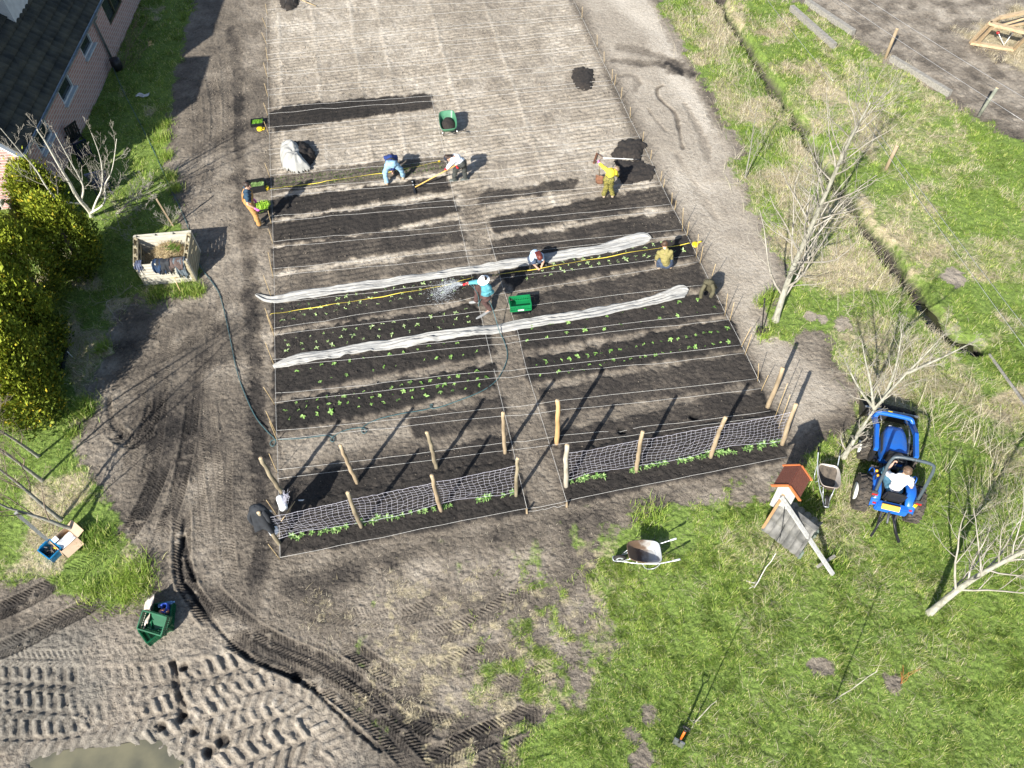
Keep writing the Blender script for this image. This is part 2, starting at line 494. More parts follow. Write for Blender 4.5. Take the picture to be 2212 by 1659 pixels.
def fields(X, Y, fine=True):
    """height, soil moisture, green cover, dead-grass cover, wet gloss, at any points"""
    n = lambda s, o=4, sd=0: fbm(X, Y, s, o, sd)
    nb = n(.35, 4, 1); nm = n(1.7, 4, 2); nf = n(7.0, 3, 3)
    moist = .50 + .50 * (nb - .5) + .46 * (nm - .5)
    z = .05 * (nb - .5) + .035 * (nm - .5)
    wig = .5 * (nm - .5) + .25 * (nf - .5)
    # the harrowed field
    fd = psd(X, Y, FIELD) + .25 * wig
    inf = sstep(-.05, .25, fd)
    u = X * ROWD[0] + Y * ROWD[1]; v = X * COLD[0] + Y * COLD[1]
    vfar = sstep(15.5, 18.5, v)
    moist = moist * (1 - inf) + inf * (.60 + .34 * (nm - .5) + .24 * (nf - .5) + .3 * (nb - .5) - .17 * sstep(9.5, 14., v) - .21 * vfar)
    vv = v + .10 * (n(.9, 2, 8) - .5)
    ridge = np.sin(vv * TAU / .205) * sstep(.22, .60, n(1.3, 3, 9))
    z += inf * vfar * (.016 * ridge)
    moist -= inf * vfar * .030 * ridge
    for uc in (-3.85, -2.45, .25, 2.4, 4.6, -.9):     # drill wheel lines running up the field
        g_ = np.exp(-((u - uc - .06 * (nm - .5)) / .075) ** 2) * inf * vfar
        z += .018 * g_; moist -= .13 * g_ * sstep(.3, .6, n(.6, 2, int(10 + uc * 10)))
    # sandy headland on the right
    sd = sstep(-.3, .5, psd(X, Y, SANDY) + wig)
    moist = moist * (1 - sd) + sd * (.17 + .20 * (nb - .5) + .17 * (nm - .5))
    # wet yard mud
    wm = sstep(-.2, .5, psd(X, Y, WETMUD) + .8 * wig)
    moist = moist * (1 - wm) + wm * (.38 + .34 * (nb - .5) + .26 * (nm - .5))
    wet = wm * sstep(.45, .62, nb + .2 * (nm - .5))
    pad = sstep(-.1, .4, psd(X, Y, PADDOCK) + wig)
    moist = moist * (1 - pad) + pad * (.38 + .7 * (n(2.2, 4, 21) - .5) + .2 * (nb - .5))
    for P, dm in PATCHES:
        g_ = sstep(-.25, .35, psd(X, Y, P) + wig); moist += dm * g_
    for P in PATHMUD:
        g_ = sstep(-.1, .25, psd(X, Y, P) + .5 * wig)
        moist = moist * (1 - g_) + g_ * (.46 + .3 * (nm - .5) + .18 * (nf - .5)); z -= .015 * g_
    # trampled cracks and clods
    if fine:
        cl = np.abs(n(3.1, 3, 31) - .5) * 2
        z += .045 * (nf - .5) + .034 * (n(17., 2, 33) - .5)
        crack = sstep(.06, .0, cl) * (1 - inf * .5)
        z -= .012 * crack * (1 - sd * .3); moist += .10 * crack
        z -= sd * .8 * (.045 * (nf - .5) + .034 * (n(17., 2, 33) - .5))
    # beds
    for P, dk, rs in BEDS:
        d = psd(X, Y, P) + .075 + .14 * (nm - .5) + .16 * (nf - .5) + .14 * (n(3.4, 2, 35) - .5)
        g_ = sstep(-.06, .10, d)
        z += rs * g_ * .9
        moist = moist * (1 - g_) + g_ * (dk + .60 * (nm - .5) * (1.15 - dk) + .22 * (nb - .5) + .12 * (nf - .5) - .03)
    # tyre treads
    for path, hw, per, dep, lug, dm, ch in TRACKS:
        k, s_, d_ = pathsd(X, Y, path, hw * 1.5)
        if len(k) == 0: continue
        ins = sstep(hw * 1.02, hw * .9, np.abs(d_))
        rim = np.exp(-((np.abs(d_) - hw * 1.12) / (hw * .16)) ** 2)
        ph = s_ / per + ch * np.abs(d_) / per * .75 + np.where(d_ > 0, .5, 0) + .10 * (nm[k] - .5) * 4
        lg = (sstep(-.5, .75, np.sin(ph * TAU)) if per > .15 else sstep(.0, .30, np.sin(ph * TAU))) * sstep(hw * .06, hw * .2, np.abs(d_))
        ends = sstep(0, .7, s_) * sstep(s_.max(), s_.max() - .7, s_)
        fade = ends * sstep(.30, .46, fbm(X[k], Y[k], .55, 3, 41) + (.10 if per > .15 else 0))
        lug = lug * (1.15 if per > .15 else 1.1)
        lug = lug * (.45 + 1.1 * fbm(X[k], Y[k], 3.0, 2, 43))
        ins = ins * sstep(.02, .3, fbm(X[k], Y[k], 5.0, 2, 44) - .12)
        z[k] *= 1 - .85 * fade * ins
        z[k] += fade * (ins * (-dep + lug * lg) + .55 * dep * rim)
        moist[k] += fade * ins * (dm * .80 - .12 * lg)
    for path, hw, dep, dm in RUTS:
        k, s_, d_ = pathsd(X, Y, path, hw * 2.2)
        if len(k) == 0: continue
        w_ = hw * (.75 + .6 * vnoise(s_ * 3.1, s_ * 0, 5))
        g_ = sstep(1.5, .5, np.abs(d_) / w_ + 1.2 * (nf[k] - .5)) * (.6 + .5 * sstep(.32, .62, fbm(X[k], Y[k], 1.2, 2, 47)))
        z[k] -= dep * g_; moist[k] += dm * g_
    # footprints and holes
    for (px, py), r_ in (((393, 1548), .13), ((395, 1440), .10), ((345, 1569), .12), ((452, 1622), .14), ((420, 1580), .1), ((1344, 930), .12), ((1499, 900), .12), ((480, 1600), .14), ((640, 1460), .14)):
        c = G(px, py); e = np.exp(-((X - c[0]) ** 2 + (Y - c[1]) ** 2) / (r_ * r_))
        z -= .14 * e * sstep(.2, .5, e); moist += .5 * e * sstep(.3, .6, e)
    # grass cover
    dR = psd(X, Y, GRASS_R, 3.0) + .9 * (nm - .5) + .5 * (nf - .5)
    gR = sstep(-.05, .45, dR)
    dL = psd(X, Y, GRASS_L1, 3.0) + .7 * (nm - .5) + .5 * (nf - .5)
    gL = sstep(-.05, .4, dL)
    pt = sstep(-.4, 1.2, psd(X, Y, PATCHY, 3.0) + 1.6 * (nm - .5))
    cover = n(.8, 4, 51)
    px_ = u * 0 + X
    gP = pt * sstep(.44, .62, .45 * cover + .55 * n(3.3, 4, 52) + .030 * (X - 1.9)) * .7
    green = np.maximum(np.maximum(gR, gL), gP)
    k, s_, d_ = pathsd(X, Y, DITCH, 7.0)
    dit = np.zeros_like(X); band = np.zeros_like(X)
    if len(k):
        ad = np.abs(d_) + .5 * (nm[k] - .5)
        dit[k] = sstep(.36, .10, ad) * (.8 + .2 * sstep(13.5, 16.5, s_)) * (1 - sstep(24.5, 26, s_) * 0)
        band[k] = np.where(d_ > 0, sstep(3.4, 1.2, ad), sstep(4.2, 2.0, ad))
    straw = gR * np.clip(sstep(.46, .62, n(.55, 4, 61)) * .50 + band * sstep(.42, .60, n(1.1, 4, 62)) * .62, 0, 1)
    straw = np.maximum(straw, gL * sstep(.42, .60, n(.8, 3, 64) + .10 * sstep(12., 10., Y) - .22 * sstep(17., 19., Y)) * .85)
    straw = np.maximum(straw, pt * sstep(.42, .64, .4 * n(1.1, 3, 63) + .6 * n(4.6, 4, 65)) * .62)
    nearR = sstep(8.0, 5.5, Y) * gR
    straw *= 1 - .62 * nearR
    sp = np.zeros_like(X)
    for P in STRAWPATCH: sp = np.maximum(sp, sstep(-.6, .6, psd(X, Y, P) + 2.0 * (nm - .5)))
    straw = np.maximum(straw, sp * 1.0)
    z -= dit * .46
    z += gR * .03 * (n(1.3, 3, 71) - .5) * 2 + gL * .05 * (nm - .5)
    green *= 1 - .92 * dit
    straw *= 1 - .9 * dit
    moist = np.where(dit > .02, moist * (1 - dit) + .80 * dit, moist)
    # tracks flatten the grass
    for i in (8, 9, 11, 12):
        path, hw = TRACKS[i][0], TRACKS[i][1]
        k, s_, d_ = pathsd(X, Y, path, hw * 1.3)
        if len(k):
            g_ = sstep(hw * 1.25, hw * .8, np.abs(d_)); green[k] *= 1 - .92 * g_; straw[k] *= 1 - .9 * g_
    for px, py, r_ in ((1780, 690, .16), (1822, 700, .25), (1750, 682, .18), (1600, 1068, .3), (1930, 1475, .2), (1775, 1440, .25), (1400, 1545, .2), (1360, 1585, .18), (1388, 1640, .3), (1250, 1470, .2), (1640, 1060, .3), (2060, 600, .35)):
        c = G(px, py); e = sstep(1.3, .7, np.hypot(X - c[0], Y - c[1]) / r_ + 1.2 * (nf - .5))
        green *= 1 - e; straw *= 1 - e; moist = moist * (1 - e) + e * (.45 if py > 900 else .3)
    pd = psd(X, Y, PUDDLE)
    g_ = sstep(-.25, .12, pd + .15 * (nm - .5))
    z -= .12 * g_; wet = np.maximum(wet, sstep(-.5, 0, pd)); moist += .12 * sstep(-.35, 0, pd)
    return z, np.clip(moist, 0, 1), np.clip(green, 0, 1), np.clip(straw, 0, 1), np.clip(wet, 0, 1)


def gz(p):
    return float(fields(np.array([p[0]], float), np.array([p[1]], float), False)[0][0])


def GG(px, py):
    """point of the ground surface seen at a photo position"""
    p = G(px, py); z = gz(p)
    p = G(px, py, z); return p


# grid: finer near the camera; one sheet that runs far past everything in view
ys = [2.2]
while ys[-1] < 38.0:
    ys.append(ys[-1] + .00090 * (ys[-1] ** 2 + 289) / 17.0 * .93 + .003)
ys = np.array(ys)
ylo = -np.geomspace(.6, 120, 14)[::-1] + 2.2; yhi = np.geomspace(.6, 260, 16) + ys[-1]
YS = np.concatenate([ylo, ys, yhi])
us = np.linspace(-1.04, 1.04, 1000)
uo = np.geomspace(.04, 14, 16)
US = np.concatenate([-1.04 - uo[::-1], us, 1.04 + uo])
HW = 10.0 + .335 * np.clip(YS, 2, 45)
GX = US[None, :] * HW[:, None]; GY = np.repeat(YS[:, None], len(US), 1)
gx, gy = GX.ravel(), GY.ravel()
gzv, g_moist, g_green, g_straw, g_wet = fields(gx, gy)
ny, nx = GX.shape
ii = np.arange(ny - 1)[:, None] * nx + np.arange(nx - 1)[None, :]
quads = np.stack([ii, ii + 1, ii + nx + 1, ii + nx], -1).reshape(-1)


def ground_material():
    m, nt, b = _nt('soil_and_turf')
    tc = nt.nodes.new('ShaderNodeTexCoord')
    at = nt.nodes.new('ShaderNodeAttribute'); at.attribute_name = 'cover'
    sp = nt.nodes.new('ShaderNodeSeparateColor'); lk(nt, at.outputs['Color'], sp.inputs[0])

    def noise(scale, det=4, rough=.55):
        n = nt.nodes.new('ShaderNodeTexNoise'); n.inputs['Scale'].default_value = scale
        n.inputs['Detail'].default_value = det; n.inputs['Roughness'].default_value = rough
        lk(nt, tc.outputs['Object'], n.inputs['Vector']); return n.outputs['Fac']

    def math_(op, a, bb, clamp=False):
        n = nt.nodes.new('ShaderNodeMath'); n.operation = op; n.use_clamp = clamp
        for i, q in enumerate((a, bb)):
            if isinstance(q, (int, float)): n.inputs[i].default_value = q
            else: lk(nt, q, n.inputs[i])
        return n.outputs[0]

    def ramp(fac, stops):
        r = nt.nodes.new('ShaderNodeValToRGB'); e = r.color_ramp.elements
        while len(e) < len(stops): e.new(.5)
        for q, (p, c) in zip(e, stops): q.position = p; q.color = rgb(c)
        lk(nt, fac, r.inputs[0]); return r.outputs[0]

    def mix(f, a, bb):
        n = nt.nodes.new('ShaderNodeMix'); n.data_type = 'RGBA'
        lk(nt, f, n.inputs[0]) if not isinstance(f, float) else None
        lk(nt, a, n.inputs[6]); lk(nt, bb, n.inputs[7]); return n.outputs[2]

    n1, n2, n3, n4 = noise(9, 5), noise(30, 4), noise(70, 3), noise(.5, 3)
    f = math_('ADD', sp.outputs[0], math_('MULTIPLY', math_('SUBTRACT', n1, .5), .34))
    f = math_('ADD', f, math_('MULTIPLY', math_('SUBTRACT', n2, .5), .30))
    f = math_('ADD', f, math_('MULTIPLY', math_('SUBTRACT', n3, .5), .22), True)
    warm = ramp(f, [(0.0, SOIL[0]), (.22, SOIL[1]), (.5, SOIL[2]), (.78, SOIL[3]), (1.0, SOIL[4])])
    grey = ramp(f, [(0.0, (.34, .315, .265)), (.25, (.225, .205, .17)), (.5, (.125, .112, .092)), (.8, (.060, .054, .046)), (1.0, (.028, .026, .022))])
    soil = mix(math_('MULTIPLY', at.outputs['Alpha'], .9), warm, grey)
    turf = ramp(math_('ADD', math_('MULTIPLY', n1, .5), math_('MULTIPLY', n2, .5)), [(.3, (.060, .090, .020)), (.55, (.150, .220, .045)), (.75, (.26, .32, .075))])
    dead = ramp(math_('ADD', math_('MULTIPLY', n2, .5), math_('MULTIPLY', n3, .5)), [(.3, (.15, .12, .07)), (.5, (.33, .285, .18)), (.72, (.54, .48, .34))])
    gm = math_('MULTIPLY', math_('SUBTRACT', math_('ADD', sp.outputs[1], math_('MULTIPLY', math_('SUBTRACT', n2, .5), .7)), .22), 2.0, True)
    sm = math_('MULTIPLY', math_('SUBTRACT', math_('ADD', sp.outputs[2], math_('MULTIPLY', math_('SUBTRACT', n1, .5), 1.1)), .35), 2.2, True)
    c = mix(gm, soil, turf); c = mix(sm, c, dead)
    lk(nt, c, b.inputs['Base Color'])
    ro = nt.nodes.new('ShaderNodeMapRange'); ro.inputs[3].default_value = .92; ro.inputs[4].default_value = .42
    lk(nt, math_('MULTIPLY', at.outputs['Alpha'], math_('ADD', .1, n1)), ro.inputs[0]); lk(nt, ro.outputs[0], b.inputs['Roughness'])
    b.inputs['Specular IOR Level'].default_value = .3
    hgt = math_('ADD', math_('MULTIPLY', n1, 1.2), math_('ADD', math_('MULTIPLY', n2, .6), math_('MULTIPLY', n3, .35)))
    bp = nt.nodes.new('ShaderNodeBump'); bp.inputs['Strength'].default_value = .8; bp.inputs['Distance'].default_value = .04
    lk(nt, hgt, bp.inputs['Height']); lk(nt, bp.outputs[0], b.inputs['Normal'])
    return m


SOIL = [(.45, .405, .340), (.29, .253, .204), (.136, .115, .091), (.038, .0325, .028), (.015, .0133, .012)]
ground = fast_mesh('ground', np.stack([gx, gy, gzv], 1), quads, 4, ground_material(),
                   {'cover': np.stack([g_moist, g_green, g_straw, g_wet], 1)}, True)
tag(ground, 'soil, mud and turf of the plot and its surroundings', None, None, 'structure')

# water lying in the yard and at the bottom of the ditch
wmat = pm('murky_water', (.16, .148, .095), (.095, .092, .066), 1.6, .06, bump=.02, bscale=6)
wb = MB(); pq = [tuple(p) for p in PUDDLE]
c_ = np.mean(PUDDLE, 0); big = [tuple(c_ + (np.array(p) - c_) * 1.25) for p in pq]
wb.prism(big, -.12, -.062)
tag(wb.build('puddle', wmat), 'murky puddle in the churned mud', None, None, 'structure')
dw = MB(); dp = DITCH[15:]
L_, R_ = [], []
for i in range(len(dp)):
    a = dp[max(i - 1, 0)]; b2 = dp[min(i + 1, len(dp) - 1)]; t = (b2 - a) / np.linalg.norm(b2 - a); nn = np.array([-t[1], t[0]])
    L_.append((*(dp[i] + nn * .5), -.30)); R_.append((*(dp[i] - nn * .3), -.27))
dw.grid([L_, R_])
tag(dw.build('ditch_water', pm('dark_water', (.03, .028, .018), (.015, .015, .011), 2.0, .05, bump=.03)), 'dark water in the ditch', None, None, 'structure')
# ================================================================ GRASS (stuff)
leafmat = attr_mat('grass_blades', .55, .38)


def scatter(n, box, key):
    """random points in view weighted by a cover field"""
    x = rng.uniform(box[0], box[2], n); y = rng.uniform(box[1], box[3], n)
    keep = np.abs(x) < 10.2 + .335 * y + .8
    x, y = x[keep], y[keep]
    z, mo, gr, st, we = fields(x, y, False)
    return x, y, z, mo, gr, st


def blades(x, y, z, hgt, wid, lean, azim, tint, curl=.35):
    """one bent blade (two triangles' worth: base pair, knee pair, tip) per point"""
    n = len(x)
    ca, sa = np.cos(azim), np.sin(azim)
    bx, by = -sa * wid / 2, ca * wid / 2
    l1 = hgt * .55; dx1 = np.sin(lean) * l1; dz1 = np.cos(lean) * l1
    l2 = hgt * .45; le2 = np.minimum(lean + curl, 1.75); dx2 = np.sin(le2) * l2; dz2 = np.cos(le2) * l2
    V = np.zeros((n, 5, 3))
    V[:, 0] = np.stack([x - bx, y - by, z - .01], 1); V[:, 1] = np.stack([x + bx, y + by, z - .01], 1)
    kx, ky, kz = x + ca * dx1, y + sa * dx1, z + dz1
    V[:, 2] = np.stack([kx + bx * .75, ky + by * .75, kz], 1); V[:, 3] = np.stack([kx - bx * .75, ky - by * .75, kz], 1)
    V[:, 4] = np.stack([kx + ca * dx2, ky + sa * dx2, kz + dz2], 1)
    base = np.arange(n)[:, None] * 5
    T = np.concatenate([base + np.array([0, 1, 2]), base + np.array([0, 2, 3]), base + np.array([3, 2, 4])], 1)
    C = np.ones((n, 5, 4)); C[:, :, :3] = tint[:, None, :]
    return V.reshape(-1, 3), T.reshape(-1), C.reshape(-1, 4)


def green_tints(n, x, y, dryness):
    a = np.array([.085, .165, .018]); b = np.array([.245, .350, .055]); c = np.array([.48, .50, .15]); d = np.array([.64, .57, .38])
    t = np.clip(rng.random(n) * .6 + 1.2 * (fbm(x, y, 1.1, 3, 91) - .5) + 1.5 * (fbm(x, y, .3, 3, 93) - .5) + .28, 0, 1)[:, None]
    col = a + (b - a) * t
    q = rng.random(n); y_ = (q < .28)[:, None]; col = np.where(y_, b + (c - b) * rng.random((n, 1)), col)
    dd = (rng.random(n) < dryness)[:, None]
    return np.where(dd, c + (d - c) * rng.random((n, 1)), col)


def turf(name, label, boxes, mode):
    VV, TT, CC, off = [], [], [], 0
    for box, dens in boxes:
        n = int((box[2] - box[0]) * (box[3] - box[1]) * dens)
        x, y, z, mo, gr, st = scatter(n, box, mode)
        cl = fbm(x, y, 2.2, 3, 77)
        if mode == 'green':
            pr = gr * (.40 + 1.0 * sstep(.34, .62, cl)) * (1 - .55 * st)
            k = rng.random(len(x)) < pr
        else:
            pr = st * (.15 + 1.2 * sstep(.38, .6, fbm(x, y, 1.7, 3, 78)))
            k = rng.random(len(x)) < pr
        x, y, z, st, cl = x[k], y[k], z[k], st[k], cl[k]; n = len(x)
        far = .65 + np.clip(y, 3, 34) / 26.0
        # blades fan out of tufts
        az = fbm(x, y, 2.6, 2, 79) * TAU * 2.5 + rng.normal(0, .8, n)
        if mode == 'green':
            h = (.035 + .075 * rng.random(n) + .10 * sstep(.5, .7, cl) * rng.random(n))
            wdt = (.006 + .006 * rng.random(n)) * far
            lean = .40 + .80 * rng.random(n)
            tint = green_tints(n, x, y, .08 + .40 * st)
        else:
            h = (.08 + .26 * rng.random(n) ** 1.6) * np.where(psd(x, y, PATCHY) > 0, .5, 1)
            wdt = (.004 + .005 * rng.random(n)) * far
            lean = .7 + .75 * rng.random(n)
            t = rng.random((n, 1))
            tint = np.array([.33, .27, .16]) * (1 - t) + np.array([.74, .67, .50]) * t
        v, t_, c = blades(x, y, z, h, wdt, lean, az, tint)
        VV.append(v); TT.append(t_ + off); CC.append(c); off += len(v)
    o = fast_mesh(name, np.concatenate(VV), np.concatenate(TT), 3, leafmat, {'tint': np.concatenate(CC)})
    return tag(o, label, None, None, 'stuff')


turf('meadow_grass', 'short green grass of the meadow and the verges',
     [((-1.5, 2.6, 15, 7.5), 2600), ((4, 7.5, 18, 13), 1900), ((5, 13, 24, 36), 800), ((-21, 8, -7, 36), 750), ((-14, 4, -7, 8), 1500)], 'green')
turf('dead_grass', 'pale dead grass lying among the green',
     [((-5, 2.6, 15, 7.5), 1100), ((4, 7.5, 19, 14), 1300), ((5, 14, 24, 36), 800), ((-21, 8, -7, 36), 450), ((-14, 4, -7, 8), 900)], 'dead')

# long bleached stalks leaning over the ditch banks and around the saplings on the right
xs, ys_, hs_ = [], [], []
for pts, n_, sp in (([(1500, 20), (1560, 110), (1640, 230), (1690, 320)], 1300, 1.0), ([(1640, 330), (1700, 420), (1760, 480), (1850, 560)], 900, 1.1), ([(1840, 560), (1900, 640), (1960, 720), (2010, 790)], 1250, 1.2),
                    ([(2060, 900), (2120, 1000), (2190, 1080)], 650, 1.0), ([(2160, 1120), (2210, 1180)], 400, .7), ([(1890, 800), (2000, 860), (2080, 830)], 450, .9)):
    P = gp(pts)
    for _ in range(n_):
        i = rnd.randrange(len(P) - 1); t = rnd.random(); p = P[i] * (1 - t) + P[i + 1] * t
        xs.append(p[0] + rnd.gauss(0, sp * .6)); ys_.append(p[1] + rnd.gauss(0, sp * .6))
xs = np.array(xs); ys_ = np.array(ys_); kk = fbm(xs, ys_, 1.2, 3, 83) > .42
kd, _s2, dd_ = pathsd(xs, ys_, DITCH, .8)
kk[kd] &= np.abs(dd_) > .38
xs, ys_ = xs[kk], ys_[kk]; n = len(xs)
zz = fields(xs, ys_, False)[0]
az = -.9 + fbm(xs, ys_, 1.4, 2, 85) * 5.0 + rng.normal(0, .8, n)
t = rng.random((n, 1)); tint = np.array([.33, .27, .16]) * (1 - t) + np.array([.76, .70, .54]) * t
gg = (rng.random(n) < .22)[:, None]; tint = np.where(gg, green_tints(n, xs, ys_, .2), tint)
v, t_, c = blades(xs, ys_, zz, .25 + .60 * rng.random(n) ** 1.4, .005 + .006 * rng.random(n), .55 + .85 * rng.random(n), az, tint, .3)
tag(fast_mesh('tall_dead_grass', v, t_, 3, leafmat, {'tint': c}), 'long bleached grass stalks on the ditch banks', None, None, 'stuff')

# lush tussocks along the edges
tx, ty = [], []
for px, py, r_, n_ in ((178, 885, .32, 900), (75, 900, .3, 600), (222, 755, .16, 260), (370, 385, .2, 240), (350, 300, .3, 300), (355, 270, .25, 260), (395, 630, .3, 500), (425, 632, .22, 350), (360, 340, .25, 250), (380, 410, .2, 260),
                       (335, 645, .35, 350), (155, 935, .2, 250), (1650, 655, .2, 220), (1668, 640, .2, 200), (1650, 725, .2, 200), (285, 1270, .5, 900), (290, 1245, .4, 700), (200, 1320 - 40, .3, 300), (210, 1165, .35, 450), (1750, 1080, .5, 500), (1400, 1120, .4, 300), (1800, 1220, .3, 300)):
    c_ = G(px, py)
    for _ in range(n_):
        tx.append(c_[0] + rnd.gauss(0, r_ * .55)); ty.append(c_[1] + rnd.gauss(0, r_ * .55))
tx = np.array(tx); ty = np.array(ty); n = len(tx); zz = fields(tx, ty, False)[0]
tint = green_tints(n, tx, ty, .05) * 1.12
v, t_, c = blades(tx, ty, zz, .14 + .22 * rng.random(n), .009 + .008 * rng.random(n), .2 + .7 * rng.random(n), rng.random(n) * TAU, tint)
tag(fast_mesh('grass_tussocks', v, t_, 3, leafmat, {'tint': c}), 'lush tufts of grass at the edges of the mud', None, None, 'stuff')

# loose soil crumbs over the beds and the yard
cx_, cy_ = rng.uniform(-13, 11, 30000), rng.uniform(4, 30, 30000)
z_, mo_, gr_, st_, _w = fields(cx_, cy_)
k = (gr_ < .25) & (np.abs(cx_) < 10.2 + .335 * cy_) & (rng.random(len(cx_)) < .25 + .75 * (fbm(cx_, cy_, .9, 3, 97) > .52)) & (psd(cx_, cy_, SANDY) < 0)
cx_, cy_, z_, mo_ = cx_[k], cy_[k], z_[k], mo_[k]; n = len(cx_)
r_ = (.006 + .016 * rng.random(n) ** 3) * (.8 + cy_ / 30)
oct_ = np.array([[1, 0, 0], [0, 1, 0], [-1, 0, 0], [0, -1, 0], [0, 0, .8], [0, 0, -.6]], float)
V = (oct_[None] * r_[:, None, None] * rng.uniform(.6, 1.4, (n, 6, 1))) + np.stack([cx_, cy_, z_ + r_ * .3], 1)[:, None]
F_ = np.array([[0, 1, 4], [1, 2, 4], [2, 3, 4], [3, 0, 4], [1, 0, 5], [2, 1, 5], [3, 2, 5], [0, 3, 5]])
T_ = (np.arange(n)[:, None, None] * 6 + F_[None]).reshape(-1)
b_ = np.clip(1 - mo_ + rng.normal(0, .12, n), .05, 1)[:, None]
tint = np.array([.02, .017, .014]) * (1 - b_) + np.array([.36, .31, .25]) * b_
C = np.ones((n, 6, 4)); C[:, :, :3] = tint[:, None]
tag(fast_mesh('soil_crumbs', V.reshape(-1, 3), T_, 3, attr_mat('crumbs', .9), {'tint': C.reshape(-1, 4)}), 'loose crumbs and clods of soil', None, None, 'stuff')

# pale stubble litter on the harrowed field and the patchy ground in front
lx, ly = rng.uniform(-10, 10, 60000), rng.uniform(4, 34, 60000)
z_, mo_, gr_, st_, _w = fields(lx, ly)
k = ((psd(lx, ly, FIELD) > -.2) & (ly > 18) | (psd(lx, ly, PATCHY) > -.5)) & (mo_ < .6) & (rng.random(len(lx)) < .75)
lx, ly, z_ = lx[k], ly[k], z_[k]; n = len(lx); t = rng.random((n, 1))
tint = np.array([.16, .13, .09]) * (1 - t) + np.array([.60, .54, .42]) * t
v, t_, c = blades(lx, ly, z_ + .015, .04 + .10 * rng.random(n), (.004 + .005 * rng.random(n)) * (.6 + ly / 25), np.full(n, 1.45), rng.random(n) * TAU, tint, .1)
tag(fast_mesh('straw_litter', v, t_, 3, leafmat, {'tint': c}), 'scraps of old straw scattered on the soil', None, None, 'stuff')
# ================================================================ HOUSE
def brick_mat():
    m, nt, b = _nt('brickwork')
    tc = nt.nodes.new('ShaderNodeTexCoord'); s = nt.nodes.new('ShaderNodeSeparateXYZ'); c = nt.nodes.new('ShaderNodeCombineXYZ')
    lk(nt, tc.outputs['Object'], s.inputs[0])
    ad = nt.nodes.new('ShaderNodeMath'); lk(nt, s.outputs[0], ad.inputs[0]); lk(nt, s.outputs[1], ad.inputs[1])
    lk(nt, ad.outputs[0], c.inputs[0]); lk(nt, s.outputs[2], c.inputs[1])
    br = nt.nodes.new('ShaderNodeTexBrick'); br.inputs['Scale'].default_value = 1.0
    br.inputs['Brick Width'].default_value = .30; br.inputs['Row Height'].default_value = .10; br.inputs['Mortar Size'].default_value = .016
    br.inputs['Color1'].default_value = rgb((.42, .235, .205)); br.inputs['Color2'].default_value = rgb((.33, .185, .165)); br.inputs['Mortar'].default_value = rgb((.46, .41, .38))
    lk(nt, c.outputs[0], br.inputs['Vector']); lk(nt, br.outputs['Color'], b.inputs['Base Color'])
    b.inputs['Roughness'].default_value = .85
    bp = nt.nodes.new('ShaderNodeBump'); bp.inputs['Strength'].default_value = .5; bp.inputs['Distance'].default_value = .012; bp.invert = True
    lk(nt, br.outputs['Fac'], bp.inputs['Height']); lk(nt, bp.outputs[0], b.inputs['Normal'])
    return m


brick = brick_mat()
tile_m = pm('mossy_roof_tile', (.060, .060, .045), (.016, .020, .019), 2.0, .95, bump=.3, bscale=30)
white_p = pm('white_paint', (.80, .80, .77), (.66, .66, .62), 4, .5, bump=.05)
grey_p = pm('pale_grey_paint', (.52, .56, .58), (.42, .46, .48), 5, .5, bump=.05)
zinc = pm('zinc', (.42, .47, .52), (.28, .33, .38), 6, .35, metal=.7, bump=.05)
glass = pm('window_glass', (.030, .042, .046), (.018, .025, .028), 1.2, .05, bump=0)
stone = pm('grey_stone', (.36, .34, .30), (.22, .21, .19), 7, .85, bump=.3)
darkp = pm('dark_green_boards', (.018, .028, .024), (.010, .016, .014), 6, .6, bump=.2)


def tiled(mb, o, ux, vx, nx_, lu, lv, cu=.30, cv=.345, amp=.05, step=.07, du=.05):
    """pantile slope: o corner, ux along the eave, vx up the slope, nx_ normal"""
    o, ux, vx, nx_ = (np.array(q, float) for q in (o, ux, vx, nx_))
    U = np.arange(0, lu + 1e-6, du)
    rows = int(math.ceil(lv / cv))
    for r in range(rows):
        a, b = r * cv, min((r + 1) * cv + .05, lv)
        P = []
        for t, vv in ((0, a), (0, a), (.5, (a + b) / 2), (1, b)):
            hgt = amp * np.abs(np.sin(math.pi * U / cu)) ** .8 + step * (1 - t) + .012
            if len(P) == 0: hgt = hgt - step - .01
            P.append(o + U[:, None] * ux + vv * vx + hgt[:, None] * nx_)
        mb.grid(P)
    return mb


EV_X, EV_Z, GAB_Y, FAR_Y = -14.62, 2.1, 20.95, 40.0
PIT = 1.06; rl = math.hypot(1, PIT)
house = empty('brick_house', (-17.0, 26.0, 0), 0, 'brick house with a dark mossy tiled roof and white verge boards beside the lawn', 'house')
hl = Vector((-17.0, 26.0, 0))


def hb(mb, name, mat, parent=None):
    for q in range(len(mb.v)): mb.v[q] = mb.v[q] - (np.array(hl) if parent is None else np.array(hl))
    return mb.build(name, mat, parent or house)


WX = -14.86
ridge_x = EV_X - 3.2; ridge_z = EV_Z + 3.2 * PIT
WINS = [(27.65, 28.75, 1.26, 2.05), (24.90, 26.05, 1.20, 2.02), (22.25, 23.40, 1.14, 1.96)]
w1 = MB()
